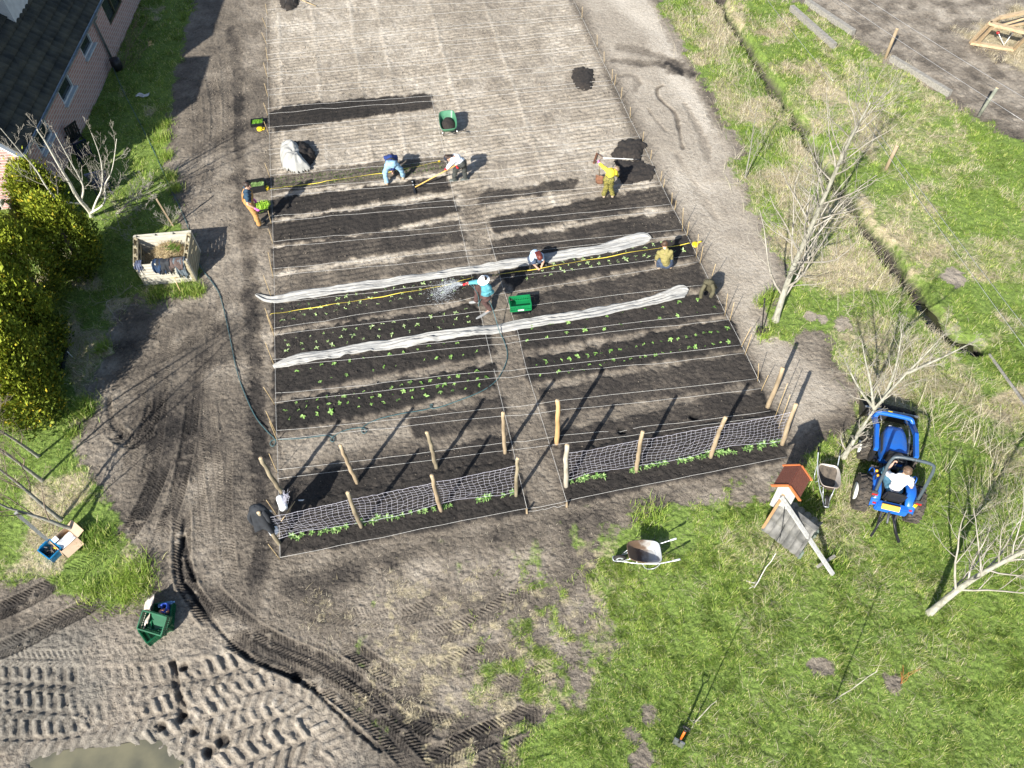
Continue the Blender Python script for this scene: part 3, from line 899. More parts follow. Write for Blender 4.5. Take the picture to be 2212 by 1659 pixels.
# side wall in pieces around the windows and the doorway
cuts = sorted([(a, b, z0, z1) for a, b, z0, z1 in WINS] + [(30.65, 32.5, .88, 1.95)])
yy = GAB_Y + .25
for a, b, z0, z1 in cuts:
    w1.box((WX - .15, (yy + a) / 2, 1.1), (.3, a - yy, 2.4))
    if z0 > .1: w1.box((WX - .15, (a + b) / 2, (z0 - .1) / 2), (.3, b - a, z0 + .1))
    w1.box((WX - .15, (a + b) / 2, (z1 + 2.3) / 2), (.3, b - a, 2.3 - z1))
    yy = b
w1.box((WX - .15, (yy + FAR_Y) / 2, 1.1), (.3, FAR_Y - yy, 2.4))
hb(w1, 'wall', brick)
g1 = MB()
gx0, gx1 = WX - .0, 2 * ridge_x - WX
poly = [(gx0, -.1), (gx0, 2.25), (ridge_x, ridge_z - .25), (gx1, 2.25), (gx1, -.1)]
V = [(p[0], GAB_Y + .12, p[1]) for p in poly] + [(p[0], GAB_Y + .42, p[1]) for p in poly]
g1.add(V, [(0, 1, 2, 3, 4), (9, 8, 7, 6, 5)] + [(i, 5 + i, 5 + (i + 1) % 5, (i + 1) % 5) for i in range(5)], False)
hb(g1, 'gable_wall', brick)
rf = MB()
up = np.array([-1, 0, PIT]) / rl; nn = np.array([PIT, 0, 1]) / rl
tiled(rf, (EV_X, GAB_Y, EV_Z), (0, 1, 0), up, nn, FAR_Y - GAB_Y, 3.2 * rl)
up2 = np.array([1, 0, PIT]) / rl; nn2 = np.array([-PIT, 0, 1]) / rl
tiled(rf, (2 * ridge_x - EV_X, GAB_Y, EV_Z), (0, 1, 0), up2, nn2, FAR_Y - GAB_Y, 3.2 * rl, du=.15)
roof = hb(rf, 'roof', tile_m)
vb = MB(); vb.beam((EV_X + .02, GAB_Y - .02, EV_Z - .02), (ridge_x, GAB_Y - .02, ridge_z), .05, .26, (0, 1, 0)); hb(vb, 'verge_board', white_p)
vb2 = MB(); vb2.beam((EV_X - .06, GAB_Y + .16, EV_Z + .09), (ridge_x, GAB_Y + .16, ridge_z + .11), .24, .05, nn); hb(vb2, 'verge_tiles', stone)
gt = MB()
prof = [(math.cos(a) * .07, math.sin(a) * .07) for a in np.linspace(math.pi, TAU, 7)]
gt.grid([[(EV_X + .06 + p[0], y_, EV_Z + .02 + p[1]) for p in prof] for y_ in (GAB_Y - .1, FAR_Y)])
gt.grid([[(EV_X + .06 + p[0] * 1.12, y_, EV_Z + .015 + p[1] * 1.12) for p in prof][::-1] for y_ in (GAB_Y - .1, FAR_Y)])
gt.beam((EV_X + .135, GAB_Y - .1, EV_Z + .03), (EV_X + .135, FAR_Y, EV_Z + .03), .018, .02)
hb(gt, 'gutter', zinc)
dpp = MB(); dy = 29.38
dpp.tube([(EV_X + .06, dy, EV_Z - .04), (EV_X - .02, dy, EV_Z - .2), (WX + .07, dy, EV_Z - .35), (WX + .07, dy, .25)], .045, 10)
hb(dpp, 'downpipe', zinc)
dp2 = MB(); dp2.tube([(EV_X + .06, GAB_Y + .0, EV_Z), (EV_X - .02, GAB_Y + .2, EV_Z - .2), (WX + .07, GAB_Y + .3, EV_Z - .4), (WX + .07, GAB_Y + .3, .1)], .045, 10)
hb(dp2, 'downpipe', zinc)
for a, b, z0, z1 in WINS + [(30.65, 32.5, .88, 1.95)]:
    fr = MB(); t = .07
    for (y0_, y1_, q0, q1) in ((a, a + t, z0, z1), (b - t, b, z0, z1), (a + t, b - t, z0, z0 + t), (a + t, b - t, z1 - t, z1)):
        fr.box((WX - .06, (y0_ + y1_) / 2, (q0 + q1) / 2), (.09, y1_ - y0_, q1 - q0))
    door = z0 < .9
    if door: fr.box((WX - .06, (a + b) / 2, 1.0), (.07, .08, 1.8))
    f_ = hb(fr, 'wide_window' if door else 'window', pm('dark_olive_paint', (.07, .07, .035), (.05, .05, .028), 4, .5) if door else grey_p)
    pn = MB(); pn.box((WX - .085, (a + b) / 2, (z0 + z1) / 2), (.012, b - a - .16, z1 - z0 - .16)); hb(pn, 'pane', glass, f_)
    if not door:
        sl_ = MB(); sl_.box((WX + .03, (a + b) / 2, z0 - .03), (.16, b - a + .14, .055), bev=.01); hb(sl_, 'sill', grey_p, f_)
# flat roofed dormer, mostly beyond the edge of view, and unseen guessed blocks added behind it to cast the stepped shadow
dm = MB(); dm.box((-17.0, 27.6, 3.9), (2.4, 2.6, 1.5)); hb(dm, 'dormer', grey_p)
dr = MB(); dr.box((-16.95, 27.6, 4.72), (2.7, 2.9, .12)); hb(dr, 'dormer_roof', darkp)
wg = MB(); wg.box((-19.5, 18.7, 6.6), (5.0, 3.0, 2.0)); wg.box((-20.1, 20.95, 6.6), (4.0, 1.5, 2.0)); wg.box((-19.6, 31.5, 6.6), (4.8, 19.6, 2.0)); wg.box((-21.2, 29, 2.8), (3.2, 24, 5.6)); hb(wg, 'shadow_casting_blocks', brick)

# lean-to of dark boards below the gable
sh = empty('garden_shed', (-15.6, 18.9, 0), 0, 'low dark boarded shed with a pale stone coping below the brick gable', 'shed')
b1 = MB(); b1.box((-.6, -.15, .62), (1.7, 1.5, 1.24)); b1.build('wall', darkp, sh)
b2 = MB(); b2.box((-.6, -.2, 1.29), (1.9, 1.7, .07)); b2.build('roof', pm('dark_felt', (.022, .03, .028), None, 9, .85), sh)
b3 = MB(); b3.box((-.45, .78, 1.36), (1.7, .22, .16), bev=.02); b3.build('coping', pm('pale_coping', (.50, .47, .40), (.38, .36, .31), 6, .8), sh)
kb = MB()
kp = [G(62, 470), G(80, 498), G(100, 520), G(120, 545)]
for i in range(3): kb.beam(kp[i] + Vector((0, 0, .05)), kp[i + 1] + Vector((0, 0, .05)), .22, .12)
tag(kb.build('kerb', stone), 'row of pale kerb stones between the shed and the conifers', 'kerb')
mt = MB(); c = G(33, 449); mt.lathe([(.10, 0), (.14, .28), (.15, .29), (.13, .27), (.09, .02)], (c[0], c[1], 0), 20)
tag(mt.build('metal_bucket', zinc), 'small shiny metal bucket beside the dark shed', 'bucket')

rb = empty('rain_barrel', (-14.52, 29.0, 0), 0, 'black round barrel under the zinc downpipe at the house wall', 'barrel'); rb.scale = (.66, .66, .62)
q = MB(); q.lathe([(.24, 0), (.30, .22), (.31, .42), (.27, .68), (.22, .70)], n=24); q.build('body', pm('black_plastic', (.012, .014, .018), None, 9, .45), rb)
q = MB(); q.lathe([(.0, .73), (.2, .725), (.285, .70), (.285, .66), (.27, .66)][::-1], n=24); q.build('lid', pm('black_plastic2', (.02, .022, .03), None, 9, .4), rb)


def garden_chair(px, py, rz, label, mat):
    o = empty('garden_chair', (*G(px, py)[:2], 0), rz, label, 'chair', 'garden chairs by the house wall')
    s_ = MB(); s_.box((0, 0, .42), (.5, .5, .035), bev=.01); s_.build('seat', mat, o)
    bk = MB()
    for i in range(6): bk.box((-.22 + .0 * i, -.22 + i * .088, .72), (.025, .06, .58), rot=Matrix.Rotation(-.2, 3, 'Y'))
    bk.box((-.29, 0, 1.0), (.04, .52, .07), rot=Matrix.Rotation(-.2, 3, 'Y'), bev=.01)
    bk.build('backrest', mat, o)
    for a in (-1, 1):
        for b in (-1, 1):
            l = MB(); l.beam((a * .21, b * .21, .42), (a * .24, b * .24, 0), .035, .035); l.build('leg', mat, o)
        r = MB(); r.beam((-.22, a * .26, .62), (.24, a * .26, .62), .05, .03); r.beam((.2, a * .26, .62), (.22, a * .25, .42), .03, .03); r.build('armrest', mat, o)


dk = pm('dark_slat', (.016, .018, .022), None, 8, .5); bl = pm('navy_plastic', (.012, .018, .045), None, 8, .4)
garden_chair(168, 318, 2.6, 'dark slatted garden chair against the shaded brick wall', dk)
garden_chair(192, 352, 2.2, 'navy garden chair in the shade below the slatted dark chair', bl)
garden_chair(228, 415, 1.9, 'navy garden chair half hidden behind the birch stems', bl)

rag = MB(); c = G(309, 209); n_ = 14
Pg = [[(c[0] + (i / 8 - .5) * .45 + .04 * math.sin(j * 1.7), c[1] + (j / n_ - .5) * .2 + .06 * math.sin(i * .9), .05 + .04 * vnoise(np.array([i * .7]), np.array([j * .6]), 3)[0]) for j in range(n_)] for i in range(9)]
rag.grid(Pg)
tag(rag.build('white_rag', pm('white_cloth', (.72, .72, .70), (.55, .55, .54), 7, .9)), 'crumpled white rag lying on the shaded lawn', 'rag')

# ================================================================ TREES
bark_pale = pm('pale_bark', (.36, .35, .285), (.19, .185, .145), 14, .8, bump=.3, stretch=(1, 1, .35))
bark_birch = pm('birch_bark', (.58, .56, .48), (.20, .18, .14), 9, .7, bump=.25, stretch=(1, 1, 2.2), lo=.28, hi=.42)
bark_grey = pm('grey_bark', (.27, .265, .225), (.15, .145, .12), 16, .85, bump=.3, stretch=(1, 1, .4))
twig_m = pm('twigs', (.37, .345, .295), (.22, .20, .16), 5, .85, bump=0)
twig_d = pm('brown_twigs', (.20, .155, .115), (.12, .09, .066), 5, .85, bump=0)


def smoothline(P, it=2):
    P = np.asarray(P, float)
    for _ in range(it):
        Q = [P[0]]
        for a, b in zip(P[:-1], P[1:]): Q += [a * .75 + b * .25, a * .25 + b * .75]
        Q.append(P[-1]); P = np.array(Q)
    return P


def grow(mb, p, d, L, r, lev, R_, up=.12, nsub=5, wob=.12, minr=.0035):
    k = 6 if lev > 0 else 4
    pts = [np.array(p, float)]; d = np.array(d, float); d /= np.linalg.norm(d); dirs = [d]
    for i in range(k):
        d = d + np.array([R_.gauss(0, wob), R_.gauss(0, wob), R_.gauss(0, wob) + up]); d /= np.linalg.norm(d)
        pts.append(pts[-1] + d * L / k); dirs.append(d)
    rad = np.maximum(r * (1 - .75 * np.linspace(0, 1, k + 1)), minr)
    mb.tube(pts, rad, 5 if r > .012 else 3, caps=False)
    if lev > 0:
        for q in range(nsub):
            t = .2 + .78 * (q + R_.random() * .8) / nsub; i = min(int(t * k), k - 1)
            b = pts[i] + (pts[i + 1] - pts[i]) * (t * k - i)
            a = dirs[i]; s = np.cross(a, [R_.gauss(0, 1), R_.gauss(0, 1), R_.gauss(0, 1)]); s /= np.linalg.norm(s) + 1e-9
            nd = a * .75 + s * R_.uniform(.55, .95)
            grow(mb, b, nd, L * R_.uniform(.32, .6) * (1.05 - .45 * t), max(rad[i] * .55, minr), lev - 1, R_, up, max(3, nsub - 1), wob, minr)


def tree(name, stems, r0, label, cat, seed, bark, twig, nb=16, first=.25, blen=.42, ang=.8, lev=2, group=None, up=.12, minr=.0035, taper=.82):
    """stems: polylines of (px, py, height) that make up trunk and forks"""
    R_ = random.Random(seed)
    base = GG(stems[0][0][0], stems[0][0][1])
    o = empty(name, base, 0, label, cat, group)
    B = np.array(base)
    t = MB(); c = MB()
    for si, st in enumerate(stems):
        P = np.array([np.array(G(*q)) for q in st])
        if si == 0: P[0] = np.array(base) - np.array([0, 0, .08])
        P = smoothline(P, 2) - B
        n = len(P); Ltot = np.linalg.norm(np.diff(P, axis=0), axis=1).sum()
        rs = r0 * (1.0 if si == 0 else .5)
        rad = rs * (1 - taper * np.linspace(0, 1, n) ** .9)
        if si == 0: rad[:2] *= 1.25
        t.tube(P, rad, 10)
        for q in range(nb):
            f = first + (1 - first) * (q + R_.random()) / nb
            if si and f < .12: f = .12
            i = min(int(f * (n - 1)), n - 2); b = P[i] + (P[i + 1] - P[i]) * (f * (n - 1) - i)
            a = P[i + 1] - P[i]; a /= np.linalg.norm(a)
            th = q * 2.4 + R_.random()
            s = np.array([math.cos(th), math.sin(th), .0]); s -= a * (a @ s); s /= np.linalg.norm(s)
            d = a * math.cos(ang) + s * math.sin(ang)
            grow(c, b, d, Ltot * blen * (1.15 - .8 * f) * R_.uniform(.7, 1.1), max(rad[i] * .42, .006), lev, R_, up, 5, .11, minr)
    t.build('trunk', bark, o); c.build('crown', twig, o)
    return o


tree('bare_tree', [[(1675, 692, 0), (1704, 598, 1.5), (1748, 500, 3.1), (1792, 400, 4.7), (1836, 300, 6.2), (1880, 222, 7.3)]], .095,
     'tall bare pale-barked tree standing at the edge of the sandy headland', 'tree', 3, bark_pale, twig_m, 42, .14, .36, .70, 2, minr=.0024)
tree('bare_tree', [[(1822, 988, 0), (1855, 935, .9), (1888, 885, 1.7)], [(1888, 885, 1.7), (1935, 830, 2.6), (1995, 770, 3.5), (2050, 712, 4.3)], [(1888, 885, 1.7), (1880, 820, 2.5), (1868, 775, 3.0), (1862, 735, 3.4)],
                   [(1905, 868, 1.9), (1935, 800, 2.8), (1945, 740, 3.4), (1950, 700, 3.8)], [(1890, 884, 1.7), (1858, 845, 2.2), (1835, 800, 2.6), (1822, 770, 3.0)], [(1960, 806, 3.0), (2040, 770, 3.6), (2110, 735, 4.2)]], .080,
     'bare forked tree rising in front of the blue tractor', 'tree', 5, bark_pale, twig_m, 13, .12, .42, .72, 2, minr=.0024, taper=.9)
tree('bare_tree', [[(2008, 1324, 0), (2060, 1280, .8), (2120, 1238, 1.5), (2190, 1202, 2.2), (2330, 1130, 3.5), (2480, 1040, 5.2)]], .082,
     'bare pale tree leaning out of view at the right edge below the tractor', 'tree', 8, bark_pale, twig_m, 24, .2, .40, .8, 2, minr=.0024)
tree('bare_sapling', [[(1610, 384, 0), (1622, 320, 1.2), (1628, 275, 2.1), (1634, 235, 2.9)], [(1611, 382, 0.05), (1632, 330, 1.1), (1650, 290, 1.9)]], .03,
     'thin bare sapling with two stems beside the sandy headland', 'sapling', 11, bark_grey, twig_m, 9, .3, .3, .6, 1)
# birch with several stems at the house
tree('birch_tree', [[(196, 466, 0), (195, 457, .35), (166, 426, 1.2), (152, 397, 1.8), (140, 378, 2.2), (120, 345, 2.9), (98, 305, 3.7), (80, 280, 4.2)],
                    [(196, 460, .3), (224, 444, .8), (229, 422, 1.2), (224, 400, 1.6), (243, 372, 2.2), (252, 300, 3.6)],
                    [(198, 462, .2), (208, 433, .9), (220, 412, 1.3), (222, 371, 2.1), (216, 335, 2.8), (198, 288, 3.8)],
                    [(180, 440, .6), (127, 437, 1.4), (100, 405, 2.1), (76, 362, 2.9), (50, 335, 3.5), (2, 278, 4.6)],
                    [(175, 435, .9), (182, 410, 1.5), (176, 390, 1.9), (150, 345, 2.8), (120, 290, 3.9)]], .075,
     'white-stemmed bare birch forking from the ground between the conifers and the lawn', 'tree', 13, bark_birch, twig_m, 7, .25, .34, .70, 2, up=.16, minr=.0035)
tree('bare_shrub', [[(250, 462, 0), (270, 440, .4), (300, 425, .8), (330, 412, 1.2)], [(250, 461, .03), (285, 455, .5), (318, 440, .9)], [(250, 460, .03), (255, 480, .3), (262, 510, .4)], [(250, 460, .03), (290, 430, .7), (318, 398, 1.3)]], .022,
     'tangle of bare pale twigs between the birch and the compost bin', 'shrub', 17, twig_m, twig_m, 9, .1, .5, .9, 2)
tree('bare_shrub', [[(262, 150, 0), (272, 120, .5), (290, 90, 1.0), (312, 55, 1.6)], [(262, 149, .02), (290, 130, .5), (320, 98, 1.1)], [(261, 148, .02), (278, 90, .9), (300, 40, 1.7)]], .018,
     'bare brown shrub in the shade against the house wall', 'shrub', 19, twig_d, twig_d, 12, .15, .4, .6, 1)
tree('bare_shrub', [[(366, 490, 0), (360, 470, .3), (362, 452, .6)], [(367, 489, .02), (378, 470, .4), (384, 458, .7)], [(365, 490, .02), (350, 475, .35), (338, 465, .6)]], .014,
     'small bare bush of pale twigs behind the compost bin', 'shrub', 23, twig_m, twig_m, 10, .1, .6, .7, 1)
tree('dead_branches', [[(243, 640, .05), (225, 655, .35), (240, 670, .4), (250, 690, .3)], [(243, 640, .05), (262, 655, .35), (275, 662, .45)]], .012,
     'fallen pale branches in the shade below the compost bin', 'branch', 29, twig_m, twig_m, 8, .1, .6, .9, 1)
# young trees at the left edge, leaning away from the viewer out of the picture
SAP = [([(83, 985, 0), (40, 955, 1.0), (0, 930, 1.9), (-110, 862, 4.4)], .05, 'slim young tree nearest the conifers at the left edge'),
       ([(92, 1038, 0), (45, 1003, .9), (0, 970, 1.8), (-150, 868, 4.8)], .052, 'slim young tree second from the conifers at the left edge'),
       ([(133, 1123, 0), (85, 1085, .8), (42, 1046, 1.5), (0, 1015, 2.2), (-190, 860, 5.2)], .055, 'slim young tree behind the cardboard box at the left edge'),
       ([(173, 1143, 0), (140, 1138, .35), (100, 1122, .75), (40, 1104, 1.3), (0, 1092, 1.7), (-200, 960, 4.8)], .06, 'crooked young tree whose foot touches the cardboard box')]
for i, (st, r_, lb) in enumerate(SAP):
    tree('young_tree', [st], r_, lb, 'tree', 31 + i, bark_grey, twig_d, 9, .34, .40, .6, 2, group='young trees at the left edge')
pole = MB(); a = GG(113, 1176); pole.beam(a, G(34, 1108, 1.35), .075, .075)
tag(pole.build('grey_post', pm('grey_timber', (.33, .34, .32), (.22, .22, .20), 12, .85, stretch=(6, 1, 1))), 'grey squared timber post rising behind the blue crate', 'post')


# ---------------------------------------------------------------- conifers
conifer_m = attr_mat('conifer_sprays', .65, .15)


def conifer(px, py, h, rx, seed, label, top=.55, n=5200):
    n = int(n * 1.7)
    g_ = np.random.default_rng(seed)
    c = G(px, py, h * .5); base = Vector((c[0], c[1], gz(c)))
    o = empty('conifer', base, 0, label, 'conifer', 'yellow-green conifers by the house')
    tr = MB(); tr.tube([(0, 0, -.05), (0.02, 0, h * .5), (0, 0.02, h * .9)], [.09, .06, .02], 8); tr.build('trunk', twig_d, o)
    # clumps on an egg-shaped outline
    m = 150
    th = g_.random(m) * TAU; u_ = g_.random(m) ** .8
    prof = lambda q: np.sqrt(np.clip(1 - ((q - .35) / .65) ** 2, .05, 1)) * np.where(q < .35, .75 + .25 * q / .35, 1)
    rr = rx * prof(u_) * (.78 + .30 * g_.random(m))
    cc = np.stack([np.cos(th) * rr, np.sin(th) * rr, u_ * h * .97 + .05], 1)
    k = g_.integers(0, m, n)
    P = cc[k] + g_.normal(0, .12, (n, 3)) * np.array([1, 1, 1.25])
    inner = g_.random(n) < .16; P[inner, :2] *= .7
    out = P * np.array([1, 1, .25]); out /= np.linalg.norm(out, axis=1, keepdims=True) + 1e-6
    d = out * .7 + np.array([0, 0, .75]) + g_.normal(0, .45, (n, 3)); d /= np.linalg.norm(d, axis=1, keepdims=True)
    s = np.cross(d, g_.normal(0, 1, (n, 3))); s /= np.linalg.norm(s, axis=1, keepdims=True)
    L = .05 + .13 * g_.random(n) ** 1.6; Wd = .016 + .024 * g_.random(n)
    V = np.stack([P - d * L[:, None] * .4, P + s * Wd[:, None], P + d * L[:, None] * .6, P - s * Wd[:, None]], 1)
    tone = np.clip(-.05 + .55 * (vnoise(k * .37, k * .11, seed) - .3) + .45 * g_.random(n) + .55 * (P[:, 2] / h) ** 1.5, 0, 1)[:, None]  # sprays tinted paler and yellower towards the top of the crown
    tint = np.array([.030, .066, .012]) * (1 - tone) + np.array([.29, .34, .030]) * tone
    gd = (g_.random(n) < .07)[:, None]; tint = np.where(gd, np.array([.44, .36, .03]), tint)
    C = np.ones((n, 4, 4)); C[:, :, :3] = tint[:, None]
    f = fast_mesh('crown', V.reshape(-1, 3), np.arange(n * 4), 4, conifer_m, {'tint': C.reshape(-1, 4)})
    f.parent = o
    return o


conifer(78, 418, 2.0, .68, 1, 'round golden-green conifer against the sunlit brick gable', n=6500)
conifer(138, 512, 2.7, .72, 2, 'golden-green conifer between the birch and the hedge of conifers', n=6500)
conifer(46, 575, 3.0, .85, 3, 'tall conifer of the hedge nearest the stone kerb', n=7000)
conifer(8, 660, 3.2, .95, 4, 'dense yellow-green conifer at the left edge, second of the hedge', n=7500)
conifer(46, 690, 2.8, .80, 5, 'yellow-green conifer in the middle of the hedge facing the shaded grass', n=7000)
conifer(18, 785, 3.0, .95, 6, 'yellow-green conifer of the hedge beside the dark tray on the grass', n=7500)
conifer(40, 850, 2.3, .72, 7, 'lowest conifer of the hedge above the grass tussocks', n=5500)
conifer(-60, 740, 3.4, 1.1, 8, 'big conifer of the hedge cut by the left picture edge', n=6000)
# ================================================================ THE PLOT
wood_p = pm('peeled_wood', (.40, .31, .20), (.23, .175, .11), 5, .8, bump=.25, stretch=(1, 1, .25), bscale=30)
wood_b = pm('barked_wood', (.30, .255, .17), (.16, .13, .085), 7, .85, bump=.35, stretch=(1, 1, .3), bscale=26)
wood_g = pm('weathered_wood', (.29, .275, .245), (.17, .16, .14), 6, .85, bump=.25, stretch=(1, 4, 4), bscale=20)
bamboo = pm('bamboo', (.56, .42, .22), (.38, .28, .14), 5, .6, bump=.05)
twine = pm('white_twine', (.66, .65, .62), (.5, .49, .46), 30, .8, bump=0)
net_m = pm('white_net', (.74, .73, .80), (.60, .58, .68), 10, .6, bump=0)
black_pl = pm('black_crate_plastic', (.014, .015, .017), (.008, .008, .01), 9, .4)
green_pl = pm('green_crate_plastic', (.008, .21, .066), (.006, .15, .05), 3, .35, bump=.05)
dgreen_pl = pm('dark_green_crate_plastic', (.006, .11, .045), (.004, .075, .03), 3, .35, bump=.05)
yellow_pl = pm('yellow_plastic', (.85, .62, .02), (.68, .47, .01), 5, .4, bump=.03)
steel = pm('steel', (.45, .46, .47), (.30, .31, .32), 8, .35, metal=.8, bump=.05)
galv = pm('galvanised_steel', (.62, .65, .68), (.46, .49, .52), 6, .38, metal=.55, bump=.06)
rust = pm('rusty_steel', (.26, .12, .065), (.13, .065, .04), 9, .8, metal=.2, bump=.3)
black_m = pm('black_painted_steel', (.018, .018, .02), (.01, .01, .012), 8, .45)
rubber = pm('rubber', (.020, .019, .018), (.012, .011, .011), 12, .85, bump=.2)
compost_m = pm('fresh_compost', (.034, .027, .022), (.014, .012, .011), 14, .95, bump=.9, bscale=45)
fleece_m = pm('crop_fleece', (.36, .36, .345), (.27, .265, .25), 6, .85, bump=.35, stretch=(1, 6, 1), bscale=14)

# ---------------------------------------------------------------- trellis posts
POSTS = [  # foot px, head px, radius, material, label
    ((604, 1174), None, .05, wood_b, 'rough post draped with the black jacket at the left end of the front net'),
    ((781, 1138), (752, 1064), .052, wood_b, 'kinked brown post, first inside the left net from the jacket'),
    ((954, 1102), (933, 1028), .05, wood_p, 'crooked post, last inside the left net before the middle path'),
    ((1115, 1070), (1119, 990), .045, wood_b, 'slim grey post closing the left net at the middle path'),
    ((1224, 1050), (1225, 962), .06, pm('pale_post', (.46, .42, .34), (.30, .27, .21), 6, .85, bump=.3, stretch=(1, 1, .3)), 'thick pale grey post starting the right net at the middle path'),
    ((1375, 1017), (1388, 933), .052, wood_p, 'brown post in the right net nearest the middle path'),
    ((1535, 987), (1567, 902), .055, wood_p, 'stout two-toned post in the middle of the right net'),
    ((1690, 960), (1720, 873), .055, wood_p, 'peeled post at the outer end of the right net beside the mill'),
    ((610, 1066), (562, 990), .055, wood_b, 'mossy post without net above the white net bundle'),
    ((772, 1043), (735, 962), .05, wood_p, 'bare brown post without net, second from the left field edge'),
    ((943, 1011), (923, 934), .052, wood_b, 'bare bent post without net behind the left net, nearest the middle path'),
    ((1091, 978), (1087, 891), .05, wood_p, 'bare thin post without net standing left of the middle path strings'),
    ((1203, 957), (1204, 865), .06, pm('fresh_wood', (.56, .36, .17), (.40, .25, .11), 5, .75, bump=.2, stretch=(1, 1, .3)), 'straight fresh orange-brown post without net right of the middle path'),
    ((1658, 879), (1691, 795), .058, wood_p, 'bare peeled post without net at the right end of the back row'),
]
HP = 1.66


def height_of(foot, head):
    f = G(*foot); best, bh = 9e9, HP
    for i in range(120):
        h = 1.3 + i * .006
        q = Vector((f[0], f[1], h)) - Vector((0, 0, H)); q = np.array(q)
        px = CX + FPX * (q @ RGT) / (q @ FWD); py = CY - FPX * (q @ UPV) / (q @ FWD)
        e = abs(py - head[1])
        if e < best: best, bh = e, h
    return bh


POST_TOP = []
for (foot, head, r_, m_, lb) in POSTS:
    b = GG(*foot)
    if head is None: t = Vector((b[0] - .03, b[1], 1.6))
    else:
        h = height_of(foot, head); t = G(head[0], head[1], h)
    o = empty('trellis_post', b, 0, lb, 'post', 'wooden trellis posts')
    mb = MB(); k = 9; R_ = random.Random(foot[0]); d = t - b
    kink = Vector((R_.uniform(-.03, .03), R_.uniform(-.03, .03), 0))
    pts = [d * (i / k) + kink * math.sin(i / k * math.pi) + Vector((R_.gauss(0, .006), R_.gauss(0, .006), 0)) for i in range(k + 1)]
    pts[0] = Vector((0, 0, -.1))
    mb.tube(pts, [r_ * (1.05 - .18 * i / k + R_.uniform(-.05, .05)) for i in range(k + 1)], 12)
    mb.build('stem', m_, o)
    cp = MB(); dd = d.normalized(); cp.tube([pts[-1] + dd * .001, pts[-1] + dd * .006], [r_ * .84, r_ * .8], 12); cp.build('sawn_top', pm('sawn_end', (.62, .47, .29), (.46, .33, .19), 20, .8), o)
    POST_TOP.append((b, t))


def net(name, idx, label, ends):
    """square-mesh trellis net hung between posts"""
    a = []
    for i in idx:
        b, t = POST_TOP[i]; a.append((np.array(b), np.array(t)))
    cols = []
    for (b0, t0), (b1, t1) in zip(a[:-1], a[1:]):
        L = np.linalg.norm((b1 - b0)[:2]); n = max(2, int(round(L / .118)))
        for j in range(n + (1 if b1 is a[-1][0] else 0)):
            f = j / n
            cols.append((b0 + (b1 - b0) * f, t0 + (t1 - t0) * f, f))
    rows = 10; nv = len(cols)
    P = np.zeros((rows, nv, 3)); R_ = random.Random(5)
    for j, (b, t, f) in enumerate(cols):
        sag = .07 * math.sin(f * math.pi)
        for i in range(rows):
            z_ = i / (rows - 1)
            lo, hi = .15 + .05 * math.sin(j * .23), .83 - sag / 1.6
            q = b + (t - b) * (lo + (hi - lo) * z_)
            q = q + np.array([R_.gauss(0, .008), R_.gauss(0, .008) + .015 * math.sin(j * .4 + i * .5), R_.gauss(0, .007)])
            q[:2] += ROWD * (.035 * math.sin(i * .7 + j * .15))
            P[i, j] = q
    o = empty(name, Vector(a[0][0]), 0, label, 'net'); B = np.array(a[0][0])
    m1 = MB()
    for i in range(rows): m1.tube(P[i] - B, .0019 if i not in (0, rows - 1) else .0034, 3)
    m1.build('horizontal_cords', net_m, o)
    m2 = MB()
    for j in range(nv): m2.tube(P[:, j] - B, .0018, 3)
    m2.build('vertical_cords', net_m, o)
    return o


net('trellis_net', [0, 1, 2, 3], 'white square-mesh net on the posts left of the middle path', None)
net('trellis_net', [4, 5, 6, 7], 'white square-mesh net on the posts right of the middle path', None)

# ---------------------------------------------------------------- strings
STR = [((575, 24), (1238, 2)), ((576, 60), (1240, 11)), ((574, 90), (1255, 36)), ((576, 97), (1258, 43)), ((577, 121), (1267, 68)), ((578, 132), (1273, 74)), ((577, 161), (1290, 100)), ((578, 168), (1293, 108)),
       ((578, 197), (1303, 137)), ((579, 209), (1311, 147)), ((579, 238), (1322, 177)), ((579, 250), (1326, 186)), ((580, 279), (1341, 216)), ((580, 290), (1346, 225)), ((581, 326), (1361, 257)), ((582, 337), (1367, 266)),
       ((582, 370), (1381, 299)), ((583, 382), (1388, 310)), ((584, 414), (1400, 338)), ((585, 428), (1402, 357)), ((585, 471), (1426, 395)), ((586, 484), (1432, 403)), ((590, 526), (1448, 445)), ((592, 538), (1456, 458)),
       ((590, 584), (1473, 500)), ((590, 599), (1484, 511)), ((592, 659), (1497, 557)), ((590, 714), (1508, 570)), ((592, 727), (1521, 619)), ((592, 781), (1566, 680)), ((596, 797), (1578, 694)),
       ((597, 854), (1598, 751)), ((594, 874), (1606, 767)), ((598, 935), (1636, 822)), ((599, 952), (1643, 843)), ((598, 1018), (1662, 893)), ((603, 1037), (1672, 905)), ((607, 1207), (1697, 991))]
# strings 26/27, 28.. cross the field as pairs either side of each bed
ordn = ['first', 'second', 'third', 'fourth', 'fifth', 'sixth', 'seventh', 'eighth', 'ninth', 'tenth', 'eleventh', 'twelfth', 'thirteenth', 'fourteenth', 'fifteenth', 'sixteenth', 'seventeenth', 'eighteenth', 'nineteenth', 'twentieth',
        'twenty-first', 'twenty-second', 'twenty-third', 'twenty-fourth', 'twenty-fifth', 'twenty-sixth', 'twenty-seventh', 'twenty-eighth', 'twenty-ninth', 'thirtieth', 'thirty-first', 'thirty-second', 'thirty-third', 'thirty-fourth', 'thirty-fifth',
        'thirty-sixth', 'thirty-seventh', 'thirty-eighth', 'thirty-ninth', 'fortieth', 'forty-first', 'forty-second', 'forty-third', 'forty-fourth', 'forty-fifth', 'forty-sixth', 'forty-seventh', 'forty-eighth']


